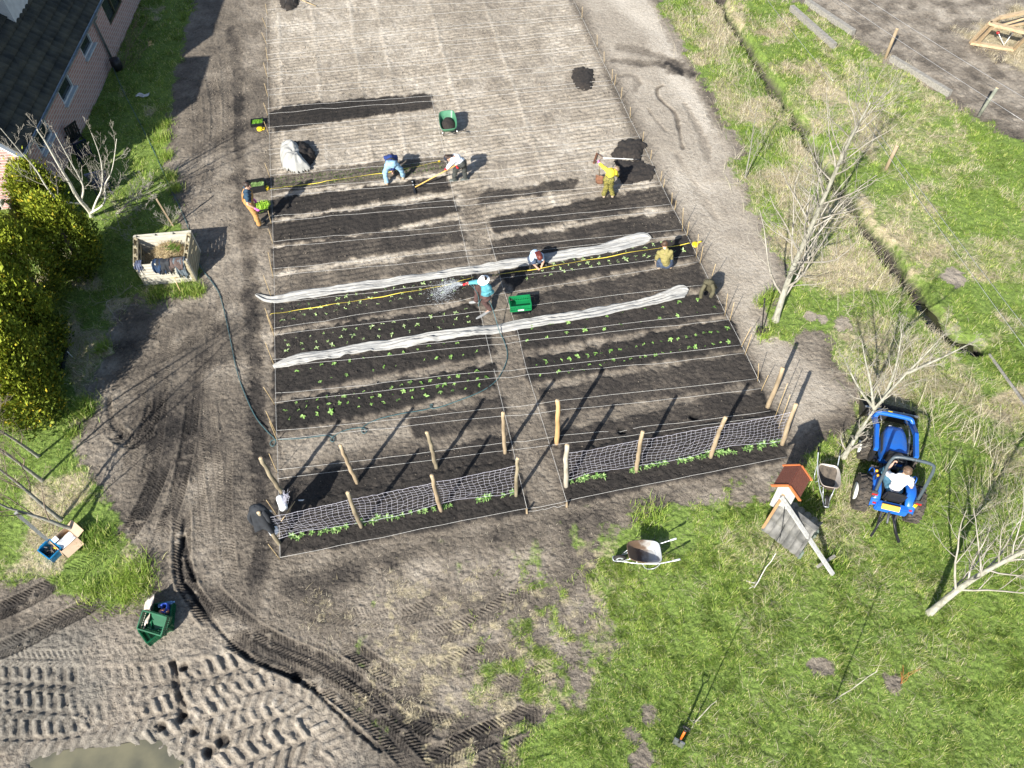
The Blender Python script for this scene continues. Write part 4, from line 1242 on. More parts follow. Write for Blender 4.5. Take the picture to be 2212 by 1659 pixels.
def string(a, b, label, seed, group, r_=.0036, lift=.06, sag=.03):
    A, B = G(*a), G(*b); n = 26; R_ = random.Random(seed)
    off = [0] * (n + 1)
    for i in range(1, n + 1): off[i] = off[i - 1] * .8 + R_.gauss(0, .012)
    nn_ = Vector((-(B - A)[1], (B - A)[0], 0)).normalized()
    P = []
    for i in range(n + 1):
        t = i / n; p = A.lerp(B, t)
        p = p + nn_ * (off[i] * math.sin(math.pi * t))
        P.append((p[0], p[1]))
    z = fields(np.array([p[0] for p in P]), np.array([p[1] for p in P]), False)[0]
    mb = MB(); mb.tube([(p[0] - A[0], p[1] - A[1], float(zz) + lift - sag * math.sin(i / n * math.pi)) for i, (p, zz) in enumerate(zip(P, z))], r_, 4)
    o = mb.build('string_line', twine, None, (A[0], A[1], 0))
    return tag(o, label, 'string', group)


NS = len(STR)
for i, (a, b) in enumerate(STR):
    k = NS - 1 - i
    string(a, b, ('white string along the very front edge of the beds' if k == 0 else f'white string across the beds, {ordn[k]} up from the front edge'), 100 + i, 'white strings across the beds')
for i, (a, b, lb) in enumerate([((575, 20), (607, 1207), 'white string running up the left ends of the beds'), ((930, 205), (1139, 1105), 'white string along the left side of the middle path'),
                                ((1049, 484), (1225, 1090), 'white string along the right side of the middle path'), ((1238, 2), (1640, 830), 'white string running up the right ends of the beds')]):
    string(a, b, lb, 200 + i, 'white strings running up the plot')
string((1139, 1108), (1225, 1093), 'short white string between the two pegs at the front of the middle path', 210, 'white strings running up the plot')
for (px, py), lb in (((1138, 1108), 'small wooden peg at the front left corner of the middle path'), ((1224, 1094), 'small wooden peg at the front right corner of the middle path')):
    c = GG(px, py); mb = MB(); mb.box((0, 0, .09), (.045, .045, .22), bev=.006); o = mb.build('peg', wood_p, None, c); tag(o, lb, 'peg', 'pegs at the middle path')

# ---------------------------------------------------------------- bamboo stakes
STK_R = [((1257, 42), (1258, 14)), ((1290, 100), (1290, 75)), ((1305, 137), (1305, 111)), ((1322, 177), (1323, 149)), ((1327, 186), (1331, 160)), ((1341, 216), (1344, 188)), ((1361, 257), (1362, 231)), ((1388, 307), (1391, 284)),
         ((1405, 346), (1408, 324)), ((1427, 391), (1430, 369)), ((1433, 406), (1436, 386)), ((1451, 443), (1452, 416)), ((1457, 456), (1461, 433)), ((1474, 501), (1476, 449)), ((1483, 512), (1489, 479)), ((1504, 558), (1509, 506)), ((1512, 570), (1519, 532)),
         ((1531, 620), (1546, 570)), ((1566, 682), (1572, 634)), ((1576, 695), (1586, 653)), ((1600, 751), (1623, 706)), ((1609, 767), (1624, 722)), ((1637, 825), (1639, 785)), ((1644, 845), (1660, 810)), ((1673, 905), (1701, 828)), ((1681, 928), (1707, 852))]
STK_L = [((577, 31), (573, 8)), ((576, 61), (566, 38)), ((577, 97), (565, 70)), ((578, 132), (574, 101)), ((578, 169), (569, 135)), ((579, 210), (571, 180)), ((579, 251), (569, 222)), ((581, 291), (570, 262)), ((583, 383), (572, 352)),
         ((586, 485), (579, 455)), ((590, 527), (580, 495)), ((590, 600), (579, 545)), ((586, 641), (569, 595)), ((591, 715), (572, 665)), ((593, 728), (576, 680)), ((593, 791), (573, 740)), ((594, 874), (569, 836)), ((597, 937), (574, 888)),
         ((599, 953), (582, 910)), ((599, 1021), (581, 980)), ((597, 1111), (575, 1080)), ((605, 1208), (579, 1175))]


def stake(foot, head, label, group):
    b = G(*foot); best, bh = 9e9, 1.0
    for i in range(200):
        h = .25 + i * .008
        q = np.array([b[0], b[1], h - H]); py = CY - FPX * (q @ UPV) / (q @ FWD)
        if abs(py - head[1]) < best: best, bh = abs(py - head[1]), h
    bh = min(bh, 1.5)
    t = G(head[0], head[1], bh) - b
    mb = MB(); mb.tube([(0, 0, -.06), t * .33, t * .66, t], [.009, .0085, .0075, .0065], 6)
    for f in (.22, .45, .68, .88): mb.ball(t * f, .0098, 6, 4)
    return tag(mb.build('bamboo_stake', bamboo, None, b), label, 'stake', group)


for i, (f, h) in enumerate(STK_R): stake(f, h, f'bamboo stake at the right string ends, {ordn[len(STK_R) - 1 - i]} up from the net', 'bamboo stakes at the right ends of the strings')
for i, (f, h) in enumerate(STK_L): stake(f, h, f'bamboo stake at the left string ends, {ordn[len(STK_L) - 1 - i]} up from the front', 'bamboo stakes at the left ends of the strings')
mb = MB(); b = G(604, 1131); mb.tube([(0, 0, 0), G(637, 1083, .45) - b], .010, 6)
tag(mb.build('loose_stake', bamboo, None, b), 'bamboo stake leaning through the left net beside the white net bundle', 'stake')
mb = MB(); b = G(714, 1085); mb.tube([(0, 0, .02), G(746, 1085, .03) - b], .013, 6)
mb_ = MB(); b = G(645, 1077 + 5); mb_.box((.16, 0, .02), (.34, .035, .03), bev=.01)
tag(mb_.build('plank', white_p, None, G(645, 1082)), 'small white plank on the dark soil by the net bundle', 'plank')

# ---------------------------------------------------------------- seedlings
seed_m = attr_mat('seedling_leaves', .5, .25)


def plant_mesh(name, seed, nl, L, wd, colA, colB, spread=.9, stem=.03, lift=.5):
    g_ = np.random.default_rng(seed); V = []; F_ = []; C = []
    for i in range(nl):
        az = i * TAU / nl + g_.normal(0, .35); ln = L * g_.uniform(.65, 1.15); w_ = wd * g_.uniform(.75, 1.15)
        c, s = math.cos(az), math.sin(az); el = lift * g_.uniform(.5, 1.4)
        col = np.array(colA) + (np.array(colB) - np.array(colA)) * g_.random()
        prev = None; pt = np.array([0, 0, stem]); e = el
        W = [.10, .55, 1.0, .92, .45, .06]
        for k, wq in enumerate(W):
            n_ = np.array([-s, c, 0]); sl = .14 * w_ * wq
            V += [pt - n_ * w_ * wq * .5 + np.array([0, 0, sl]), pt + np.array([0, 0, -sl * .3]), pt + n_ * w_ * wq * .5 + np.array([0, 0, sl])]
            for _ in range(3): C.append([*(col * (1.0 if k else .8)), 1])
            b0 = len(V) - 3
            if prev is not None:
                F_ += [prev, prev + 1, b0 + 1, b0, prev + 1, prev + 2, b0 + 2, b0 + 1]
            prev = b0
            pt = pt + np.array([c * math.cos(e), s * math.cos(e), math.sin(e)]) * ln / 5; e -= .28 * spread
    return np.array(V), np.array(F_), np.array(C)


def seedling_me(name, seed, *a, **k):
    V, F_, C = plant_mesh(name, seed, *a, **k)
    o = fast_mesh(name, V, F_, 4, seed_m, {'tint': C}, True)
    me = o.data; bpy.data.objects.remove(o); return me


GA, GB = (.13, .28, .05), (.32, .48, .16)
KINDS = {
    'leggy': [seedling_me('leggy_seedling', 300 + i, 4, .125, .045, (.20, .33, .08), (.52, .62, .34), lift=.55) for i in range(5)],
    'leafy': [seedling_me('leafy_seedling', 320 + i, 6, .115, .060, GA, GB, lift=.6) for i in range(5)],
}


def row(a, b, n, kind, name, label, group, seed, pts=None):
    R_ = random.Random(seed)
    P = pts or [(a[0] + (b[0] - a[0]) * (i + .5) / n, a[1] + (b[1] - a[1]) * (i + .5) / n) for i in range(n)]
    for (px, py) in P:
        p = G(px + R_.gauss(0, 2.2 if not pts else .3), py + R_.gauss(0, 1.5 if not pts else .3)); p[2] = gz(p) - .01
        o = bpy.data.objects.new(name, R_.choice(KINDS[kind])); COL.objects.link(o)
        o.location = p; o.rotation_euler = (R_.gauss(0, .25), R_.gauss(0, .25), R_.random() * TAU)
        s_ = R_.uniform(.42, .95) if R_.random() > .12 else R_.uniform(.2, .4); o.scale = (s_, s_ * R_.uniform(.6, 1.1), s_ * R_.uniform(.5, 1.1))
        tag(o, label, 'seedling', group)


g_ = 'seedlings under the yellow tape left of the middle path'; lb = 'wilting pale green seedling in the tape-marked bed being watered'
row((596, 669), (1006, 600), 20, 'leggy', 'seedling', lb, g_, 1); row((612, 680), (1012, 612), 18, 'leggy', 'seedling', lb, g_, 2); row((600, 695), (1014, 624), 18, 'leggy', 'seedling', lb, g_, 3)
g_ = 'seedlings directly above the front fleece strip'; lb = 'small green seedling in the dark bed directly above the left part of the front fleece'
row((604, 738), (1022, 671), 16, 'leggy', 'seedling', lb, g_, 4); row((612, 750), (1028, 685), 15, 'leggy', 'seedling', lb, g_, 5); row((603, 764), (1030, 697), 13, 'leggy', 'seedling', lb, g_, 6)
g_ = 'widely spaced seedlings below the front fleece strip'; lb = 'widely spaced seedling in the bed just below the front fleece, left of the path'
row((598, 810), (1002, 740), 14, 'leafy', 'seedling', lb, g_, 7); row((677, 826), (1042, 759), 13, 'leafy', 'seedling', lb, g_, 8)
g_ = 'dense leafy young plants left of the middle path'; lb = 'leafy bright green young plant in the densely planted bed above the hose'
row((634, 876), (1062, 803), 21, 'leafy', 'young_plant', lb, g_, 9); row((607, 893), (1066, 818), 20, 'leafy', 'young_plant', lb, g_, 10); row((614, 909), (1050, 834), 15, 'leafy', 'young_plant', lb, g_, 11)
g_ = 'seedlings under the yellow tape right of the middle path'; lb = 'young seedling in the tape-marked bed where two people crouch'
row((1190, 575), (1476, 519), 15, 'leggy', 'seedling', lb, g_, 12); row((1143, 592), (1440, 547), 15, 'leggy', 'seedling', lb, g_, 13); row((1125, 606), (1486, 541), 18, 'leggy', 'seedling', lb, g_, 14)
g_ = 'widely spaced seedlings right of the middle path'; lb = 'widely spaced seedling in the bed below the front fleece, right of the path'
c7 = lambda *q: [(1106 + x * .25, 415 + y * .25) for x, y in q]
row(None, None, 0, 'leafy', 'seedling', lb, g_, 15, c7((170, 1175), (335, 1145), (485, 1135), (650, 1105), (820, 1080), (955, 1045), (1145, 1015), (1300, 1000), (1440, 960), (1605, 940), (130, 1290), (300, 1265), (470, 1230), (630, 1205), (795, 1195), (940, 1160), (1110, 1140), (1270, 1105), (1430, 1075), (1595, 1050), (1745, 1010)))
g_ = 'dense leafy young plants right of the middle path'; lb = 'leafy bright green young plant in the two dense rows right of the path'
row((1150, 791), (1580, 712), 24, 'leafy', 'young_plant', lb, g_, 16); row((1162, 815), (1581, 737), 24, 'leafy', 'young_plant', lb, g_, 17)
# pea plants along the foot of the nets
peas = [seedling_me('pea_plant', 350 + i, 13, .15, .045, (.12, .26, .05), (.36, .50, .20), lift=1.0) for i in range(4)]
R_ = random.Random(77)
for a, b, n, lb, grp in (((625, 1163), (1112, 1066), 34, 'pea plant along the foot of the left net', 'pea plants under the left net'), ((1232, 1042), (1688, 955), 44, 'pea plant along the foot of the right net', 'pea plants under the right net')):
    for i in range(n):
        t = (i + .5) / n
        if vnoise(np.array([i * .55]), np.array([n * 1.0]), 4)[0] < .22: continue
        p = G(a[0] + (b[0] - a[0]) * t + R_.gauss(0, 3), a[1] + (b[1] - a[1]) * t + R_.gauss(0, 2.2) + 2); p[2] = gz(p) - .01
        o = bpy.data.objects.new('pea_plant', R_.choice(peas)); COL.objects.link(o); o.location = p
        o.rotation_euler = (0, 0, R_.random() * TAU); s_ = R_.uniform(.55, .95); o.scale = (s_, s_, s_ * 1.1); tag(o, lb, 'pea plant', grp)
# a haze of tiny sprouts in the bed of the bending person
n = 900; t = rng.random(n); q = rng.random(n)
px_ = 590 + 365 * t; py_ = (384 - 36 * t) + q * (28 - 8 * t)
pp = np.array([G(a, b)[:2] for a, b in zip(px_, py_)]); zz = fields(pp[:, 0], pp[:, 1], False)[0]
v, t_, c = blades(pp[:, 0], pp[:, 1], zz, .04 + .05 * rng.random(n), np.full(n, .018), .6 + .7 * rng.random(n), rng.random(n) * TAU, np.tile(np.array([.10, .17, .03]), (n, 1)) * rng.uniform(.5, 1.4, (n, 1)))
tag(fast_mesh('weed_sprouts', v, t_, 3, leafmat, {'tint': c}), 'tiny green sprouts in the bed behind the bending person', None, None, 'stuff')


# ---------------------------------------------------------------- fleece strips
def fleece(name, pts, label, seed):
    """pts: px, py, width in px; gathered strip of cloth lying on the beds"""
    C = np.array([np.array(G(p[0], p[1]))[:2] for p in pts]); Wd = np.array([np.linalg.norm(np.array(G(p[0], p[1] - p[2] / 2)) - np.array(G(p[0], p[1] + p[2] / 2))) for p in pts])
    n, m = 150, 18
    s = np.concatenate([[0], np.cumsum(np.linalg.norm(np.diff(C, axis=0), axis=1))]); q = np.linspace(0, s[-1], n)
    cx = np.interp(q, s, C[:, 0]); cy = np.interp(q, s, C[:, 1]); wd = np.interp(q, s, Wd)
    k = np.ones(3) / 3
    pad = lambda a: np.convolve(np.pad(a, 1, 'edge'), k, 'valid')
    cx, cy, wd = pad(cx), pad(cy), pad(wd)
    tx = np.gradient(cx); ty = np.gradient(cy); L = np.hypot(tx, ty); nx_, ny_ = -ty / L, tx / L
    J = np.linspace(-1, 1, m)
    P = np.zeros((n, m, 3))
    edge = .10 * (fbm(q[:, None] * np.ones(m), np.sign(J)[None] * 3.0 * np.ones((n, 1)), 2.2, 3, seed) - .5)
    off = J[None] * wd[:, None] * .54 + edge * np.abs(J)[None]
    P[..., 0] = cx[:, None] + nx_[:, None] * off; P[..., 1] = cy[:, None] + ny_[:, None] * off
    fold = fbm(q[:, None] * 1.1 + J[None] * .2, J[None] * 5.0 + .5 * np.sin(q[:, None] * .8), 1.0, 4, seed + 3)
    z = fields(P[..., 0].ravel(), P[..., 1].ravel(), False)[0].reshape(n, m)
    arch = np.sqrt(np.clip(1 - J ** 2, 0, 1))[None]
    P[..., 2] = z + .012 + arch * .012 + .20 * np.clip(fold - .36, 0, 1) * np.sqrt(arch)
    mb = MB(); o0 = P[0, 0].copy(); mb.grid(P - o0)
    o = mb.build(name, fleece_m, None, o0)
    md = o.modifiers.new('solid', 'SOLIDIFY'); md.thickness = .004
    return tag(o, label, 'fleece', 'strips of crop fleece')


fleece('fleece_strip', [(552, 637, 4), (563, 642, 8), (580, 648, 11), (600, 648, 15), (650, 638, 19), (720, 628, 18), (790, 619, 18), (850, 611, 17), (920, 600, 17), (1000, 588, 18), (1060, 578, 18), (1106, 571, 18), (1180, 560, 16), (1240, 550, 17), (1300, 540, 18), (1340, 530, 23), (1372, 521, 21), (1388, 516, 22), (1398, 516, 18), (1404, 518, 10), (1407, 520, 1)],
       'long pale grey fleece strip lying behind the person with the hose', 401)
fleece('fleece_strip', [(590, 797, 5), (600, 792, 11), (625, 783, 18), (650, 776, 21), (700, 769, 19), (760, 757, 18), (840, 747, 18), (885, 740, 21), (940, 730, 19), (1030, 718, 18), (1106, 706, 20), (1180, 695, 20), (1250, 683, 19), (1310, 671, 18), (1370, 660, 17), (1420, 648, 17), (1450, 638, 22), (1466, 632, 27), (1478, 629, 24), (1485, 630, 14), (1488, 632, 1)],
       'long white fleece strip lying below the bright green crate', 402)

# ---------------------------------------------------------------- measuring tapes
tape_m = pm('yellow_tape', (.86, .70, .10), (.74, .56, .06), 9, .5, bump=0)


def tape(px, label, reel=None, hook=None):
    P = [G(*p) for p in px]; A = P[0]
    Q = smoothline(np.array(P), 2); mb = MB()
    z = fields(Q[:, 0], Q[:, 1], False)[0]
    L_, R_ = [], []
    for i in range(len(Q)):
        t = Q[min(i + 1, len(Q) - 1)] - Q[max(i - 1, 0)]; t /= np.linalg.norm(t); nn_ = np.array([-t[1], t[0]])
        w_ = .0085; lift = .05 + .012 * math.sin(i * 1.3)
        L_.append((*(Q[i][:2] + nn_ * w_ - np.array(A)[:2]), z[i] + lift)); R_.append((*(Q[i][:2] - nn_ * w_ - np.array(A)[:2]), z[i] + lift + .01 * math.sin(i * .6)))
    o = empty('measuring_tape', (A[0], A[1], 0), 0, label, 'measuring tape', 'yellow measuring tapes')
    mb.grid([L_, R_]); b = mb.build('band', tape_m, o); md = b.modifiers.new('s', 'SOLIDIFY'); md.thickness = .002
    if reel:
        rp = G(reel[0], reel[1]) - A; rz = reel[2]
        rl_ = MB(); m_ = Matrix.Rotation(rz, 3, 'Z')
        pr = [(.02, -.035), (.09, -.035), (.095, -.03), (.095, -.022), (.05, -.02), (.05, .02), (.095, .022), (.095, .03), (.09, .035), (.02, .035)]
        rl_.lathe([(r, zz + .06) for r, zz in pr], (rp[0], rp[1], .0), 20)
        rl_.build('reel', yellow_pl, o)
        hd = MB(); e = m_ @ Vector((.24, 0, 0)); s_ = m_ @ Vector((.11, 0, 0))
        hd.tube([rp + s_ + Vector((0, 0, .06)), rp + (s_ + e) / 2 + Vector((0, 0, .07)), rp + e + Vector((0, 0, .06))], [.028, .024, .03], 8)
        hd.build('handle', yellow_pl, o)
    if hook:
        hp = G(*hook) - A; hk = MB(); hk.tube([hp + Vector((.035 * math.cos(a), .035 * math.sin(a), .05)) for a in np.linspace(0, TAU, 10)[:-1]], .010, 6, closed=True); hk.build('end_ring', yellow_pl, o)
    return o


tape([(584, 411), (640, 405), (700, 395), (760, 386), (820, 378), (880, 366), (946, 352)], 'yellow measuring tape lying past the bending person, reel by the black tray', (576, 409, 3.4), (949, 351))
tape([(585, 683), (640, 675), (700, 665), (760, 656), (820, 646), (880, 636), (940, 626), (990, 614), (1024, 604)], 'yellow measuring tape in the watered bed left of the middle path')
tape([(1064, 598), (1106, 594), (1170, 584), (1240, 571), (1300, 562), (1370, 548), (1430, 541), (1490, 530)], 'yellow measuring tape along the bed of the two crouching people, with its reel', (1501, 531, .5))
rl2 = MB(); rl2.lathe([(.02, .02), (.10, .02), (.105, .03), (.10, .04), (.06, .04), (.06, .07), (.10, .07), (.105, .08), (.10, .09), (.02, .09)], n=18)
for i in range(3): rl2.tube([(.12 + .05 * math.cos(a), .02 + .05 * math.sin(a), .02 + i * .015) for a in np.linspace(0, TAU, 12)[:-1]], .008, 5, closed=True)
tag(rl2.build('tape_reel', yellow_pl, None, GG(562, 281)), 'small yellow reel on the ground below the tray of seedlings', 'reel')

# ---------------------------------------------------------------- hose
hz = [(240, 131), (262, 190), (300, 262), (335, 330), (362, 395), (385, 440), (398, 470), (407, 490), (425, 560), (440, 588), (455, 605), (474, 632), (482, 660), (490, 695), (500, 742), (511, 800), (528, 850), (552, 903), (578, 934), (594, 948), (597, 957), (590, 967), (583, 961), (587, 952), (604, 950), (650, 949), (690, 943), (712, 941),
      (724, 949), (720, 957), (713, 952), (720, 944), (740, 932), (765, 926), (787, 925), (794, 934), (785, 939), (780, 930), (790, 918), (820, 905), (870, 894), (905, 889), (930, 884), (936, 874), (929, 875), (930, 884), (945, 883), (985, 869), (1040, 848), (1073, 825), (1090, 795), (1098, 768), (1091, 742), (1083, 725)]
P = [GG(*p) + Vector((0, 0, .028)) for p in hz]
P[0] = P[0] + Vector((0, 0, .3))
P += [G(1079, 718, .12), G(1069, 682, .35), G(1060, 655, .75), G(1050, 637, 1.0), G(1040, 644, .72), G(1034, 656, .38), G(1033, 664, .28), G(1035, 654, .45), G(1033, 636, .8), G(1024, 622, 1.02), G(1015, 614, 1.16), G(1010, 611, 1.2)]
mb = MB(); A = P[0]; mb.tube(smoothline(np.array([tuple(p) for p in P]), 2) - np.array(A), .012, 6)
hose = mb.build('garden_hose', pm('blue_green_hose', (.060, .125, .135), (.035, .085, .095), 4, .4, bump=0), None, A)
tag(hose, 'long blue-green garden hose looping from the house to the person watering', 'hose')


# ---------------------------------------------------------------- compost heaps
def heap(name, outline, h, label, cat, mat, seed, spiky=.04, res=.045):
    P = gp(outline); c = P.mean(0); x0, y0 = P.min(0) - .3; x1, y1 = P.max(0) + .3
    X, Y = np.meshgrid(np.arange(x0, x1, res), np.arange(y0, y1, res)); f = X.ravel(), Y.ravel()
    d = psd(f[0], f[1], P, 3.0) + .22 * (fbm(f[0], f[1], 3, 3, seed) - .5) + .18 * (fbm(f[0], f[1], 11, 2, seed + 1) - .5)
    dm = max(np.percentile(d, 98), .2)
    g0 = fields(f[0], f[1], False)[0]
    z = np.where(d > 0, h * np.sin(np.clip(d / dm, 0, 1) * math.pi / 2) ** .8, -.09)
    z += np.where(d > 0, spiky * 2 * (fbm(f[0], f[1], 8, 3, seed + 2) - .5) + spiky * (fbm(f[0], f[1], 22, 2, seed + 3) - .5), 0) + g0
    Z = z.reshape(X.shape)
    mb = MB(); mb.grid(np.stack([X - c[0], Y - c[1], Z], -1))
    return tag(mb.build(name, mat, None, (c[0], c[1], 0)), label, cat, 'heaps of dark compost' if cat == 'compost heap' else None)


heap('compost_heap', [(600, -14), (606, 12), (615, 25), (634, 24), (645, 10), (650, -14)], .22, 'dark compost heap at the top edge of the field', 'compost heap', compost_m, 501, res=.06)
heap('compost_heap', [(1233, 149), (1262, 144), (1280, 152), (1287, 170), (1281, 190), (1262, 198), (1248, 196), (1237, 175)], .13, 'square-ish dark compost heap standing alone on the pale field', 'compost heap', compost_m, 503)
heap('compost_heap', [(1318, 333), (1336, 308), (1360, 303), (1385, 304), (1397, 316), (1393, 330), (1385, 342), (1376, 348), (1330, 347)], .20, 'big dark compost heap behind the long-handled rake', 'compost heap', compost_m, 505)
heap('compost_heap', [(1328, 349), (1380, 346), (1416, 360), (1418, 376), (1402, 392), (1386, 394), (1352, 402), (1336, 390)], .10, 'spread-out dark compost beside the person in yellow', 'compost heap', compost_m, 507)
heap('compost_heap', [(624, 322), (640, 312), (668, 316), (681, 330), (676, 350), (655, 372), (620, 370), (612, 345)], .42, 'dark compost heap half hidden under the pale cloth', 'compost heap', compost_m, 509)

# pale cloth thrown over that heap
P = gp([(606, 326), (620, 320), (640, 319), (655, 326), (664, 338), (660, 348), (668, 358), (674, 368), (655, 374), (640, 377), (626, 372), (612, 367), (607, 345)]); c = P.mean(0)
res = .035; x0, y0 = P.min(0) - .1; x1, y1 = P.max(0) + .1
X, Y = np.meshgrid(np.arange(x0, x1, res), np.arange(y0, y1, res)); fx, fy = X.ravel(), Y.ravel()
d = psd(fx, fy, P, 3.0) + .05 * (fbm(fx, fy, 5, 2, 521) - .5); inside = d > -.02
ang = np.arctan2(fy - c[1] + .2, fx - c[0] - .1)
wr = .10 * np.abs(fbm(ang * 3.0 + 9, np.hypot(fx - c[0], fy - c[1]) * .9, 1.6, 3, 523) - .5) * 2 + .025 * np.sin(ang * 9 + 9 * fbm(fx, fy, 1.5, 2, 5)) + .16 * (fbm(fx, fy, 3.2, 3, 525) - .5)
dm = np.percentile(d, 97); z = fields(fx, fy, False)[0] + .03 + (.50 * np.sin(np.clip(d / dm, 0, 1) * 1.57) ** .7 + wr * np.clip(d / .25, 0, 1))
idx = np.arange(X.size).reshape(X.shape); ok_ = inside.reshape(X.shape)
Fc = [(idx[i, j], idx[i, j + 1], idx[i + 1, j + 1], idx[i + 1, j]) for i in range(X.shape[0] - 1) for j in range(X.shape[1] - 1) if ok_[i, j] and ok_[i, j + 1] and ok_[i + 1, j + 1] and ok_[i + 1, j]]
mb = MB(); mb.add(np.stack([fx - c[0], fy - c[1], z], 1), Fc)
o = mb.build('cloth_cover', pm('pale_cloth', (.36, .36, .34), (.27, .27, .255), 5, .9, bump=.2), None, (c[0], c[1], 0)); o.modifiers.new('s', 'SOLIDIFY').thickness = .006
tag(o, 'crumpled pale grey cloth thrown over a compost heap', 'cloth')


# ---------------------------------------------------------------- wheelbarrows
def wheelbarrow(px, head, label, tray_m, frame_m, grip_m, fill=None, spoke=None, L=.92, W=.66, fillmat=None, sq=.0):
    """px: tray centre on the picture at rim height; head: heading of the wheel (radians)"""
    c = G(px[0], px[1], .52); base = Vector((c[0], c[1], gz(c)))
    o = empty('wheelbarrow', base, head, label, 'wheelbarrow', 'wheelbarrows'); o.scale = (.80, .80, .86)
    # tray: rounded rectangular rings from rim to floor, deeper and narrower at the wheel end
    n = 44

    def ring(sx, sy, z, off, k):
        P = []
        for i in range(n):
            a = TAU * i / n; cs, sn = math.cos(a), math.sin(a); e = k
            x = math.copysign(abs(cs) ** e, cs) * sx + off; y = math.copysign(abs(sn) ** e, sn) * sy
            y *= 1 - (.20 - sq) * (x / .5) if x > 0 else 1 + .05 * (x / .5)
            P.append((x, y, z + (.10 * (x / .46) if z > .40 else .03 * x)))
        return P
    rings = [ring(L / 2 + .012, W / 2 + .012, .555, 0, .42), ring(L / 2 + .012, W / 2 + .012, .575, 0, .42), ring(L / 2, W / 2, .58, 0, .42), ring(L / 2 - .015, W / 2 - .012, .565, 0, .42), ring(L / 2 - .09, W / 2 - .07, .42, -.03, .42), ring(L / 2 - .19, W / 2 - .13, .31, -.06, .42), ring(L / 2 - .24, W / 2 - .16, .295, -.07, .42)]
    t = MB(); t.grid(rings, wrap=True); t.add(rings[-1], [tuple(range(n))]); 
    out = [ring(L / 2 + .012, W / 2 + .012, .555, 0, .42), ring(L / 2 - .08, W / 2 - .06, .41, -.03, .42), ring(L / 2 - .18, W / 2 - .12, .30, -.06, .42), ring(L / 2 - .24, W / 2 - .16, .283, -.07, .42)]
    t.grid(out, wrap=True); t.add(out[-1], [tuple(range(n))])
    t.build('tray', tray_m, o)
    f = MB()
    for s in (-1, 1):
        f.tube(smoothline([(.74, s * .07, .19), (.52, s * .10, .20), (.30, s * .20, .27), (-.30, s * .27, .29), (-.62, s * .30, .44), (-.92, s * .31, .60)], 2), .016, 8)
        f.tube(smoothline([(.05, s * .24, .28), (-.02, s * .27, .10), (-.10, s * .28, .02), (-.26, s * .28, .02), (-.36, s * .28, .12), (-.42, s * .29, .33)], 2), .014, 8)
        f.tube([(.62, s * .09, .2), (.36, s * .16, .50)], .012, 6)
    f.tube(smoothline([(.74, -.07, .19), (.84, -.08, .23), (.86, 0, .25), (.84, .08, .23), (.74, .07, .19)], 2), .013, 8)
    f.tube([(-.34, -.28, .3), (-.34, .28, .3)], .012, 6); f.tube([(.2, -.22, .27), (.2, .22, .27)], .012, 6)
    f.build('frame', frame_m, o)
    wh = MB(); wh.lathe([(.11, -.03), (.17, -.045), (.195, -.025), (.20, 0), (.195, .025), (.17, .045), (.11, .03)], (.66, 0, .19), 28, 'y')
    w_ = wh.build('wheel', rubber, o)
    rm = MB(); rm.lathe([(.0, -.02), (.05, -.03), (.11, -.034), (.12, 0), (.11, .034), (.05, .03), (.0, .02)], (.66, 0, .19), 20, 'y'); rm.build('rim', spoke or galv, w_)
    for s in (-1, 1):
        gr = MB(); gr.tube([(-.78, s * .305, .525), (-.94, s * .311, .612)], .028, 8); gr.build('grip', grip_m, o)
    if fill:
        X, Y = np.meshgrid(np.linspace(-.42, .38, 22), np.linspace(-.28, .28, 18))
        rr = np.sqrt((X / .42) ** 2 + (Y / .30) ** 2)
        Z = .42 + fill * np.clip(1 - rr ** 2, -.4, 1) + .05 * (fbm(X.ravel(), Y.ravel(), 7, 3, 9).reshape(X.shape) - .5)
        fm = MB(); fm.grid(np.stack([X * (1 - .25 * (Y / .28) ** 6), Y * (1 - .22 * np.clip(X, 0, 1) / .4), Z], -1)); fm.build('load', fillmat or compost_m, o)
    return o


def heading(a, b, z=0.0):
    p, q = G(a[0], a[1], z), G(b[0], b[1], z); return math.atan2(q[1] - p[1], q[0] - p[0])


def stained(name, c1, c2, c3, axis_lo=-.25, axis_hi=.25):
    """steel that is rusty towards one end of the tray"""
    m, nt, b = _nt(name)
    tc = nt.nodes.new('ShaderNodeTexCoord'); s = nt.nodes.new('ShaderNodeSeparateXYZ'); lk(nt, tc.outputs['Object'], s.inputs[0])
    n = nt.nodes.new('ShaderNodeTexNoise'); n.inputs['Scale'].default_value = 6; n.inputs['Detail'].default_value = 5; lk(nt, tc.outputs['Object'], n.inputs['Vector'])
    a = nt.nodes.new('ShaderNodeMath'); a.operation = 'MULTIPLY_ADD'; a.inputs[1].default_value = .7; lk(nt, n.outputs['Fac'], a.inputs[0]); lk(nt, s.outputs[0], a.inputs[2])
    mr = nt.nodes.new('ShaderNodeMapRange'); mr.inputs[1].default_value = axis_lo + .35; mr.inputs[2].default_value = axis_hi + .35; lk(nt, a.outputs[0], mr.inputs[0])
    r = nt.nodes.new('ShaderNodeValToRGB'); e = r.color_ramp.elements; e.new(.5)
    for q, (p, c) in zip(e, ((0, c1), (.5, c2), (1, c3))): q.position = p; q.color = rgb(c)
    lk(nt, mr.outputs[0], r.inputs[0]); lk(nt, r.outputs[0], b.inputs['Base Color'])
    b.inputs['Roughness'].default_value = .5; b.inputs['Metallic'].default_value = .25
    return m


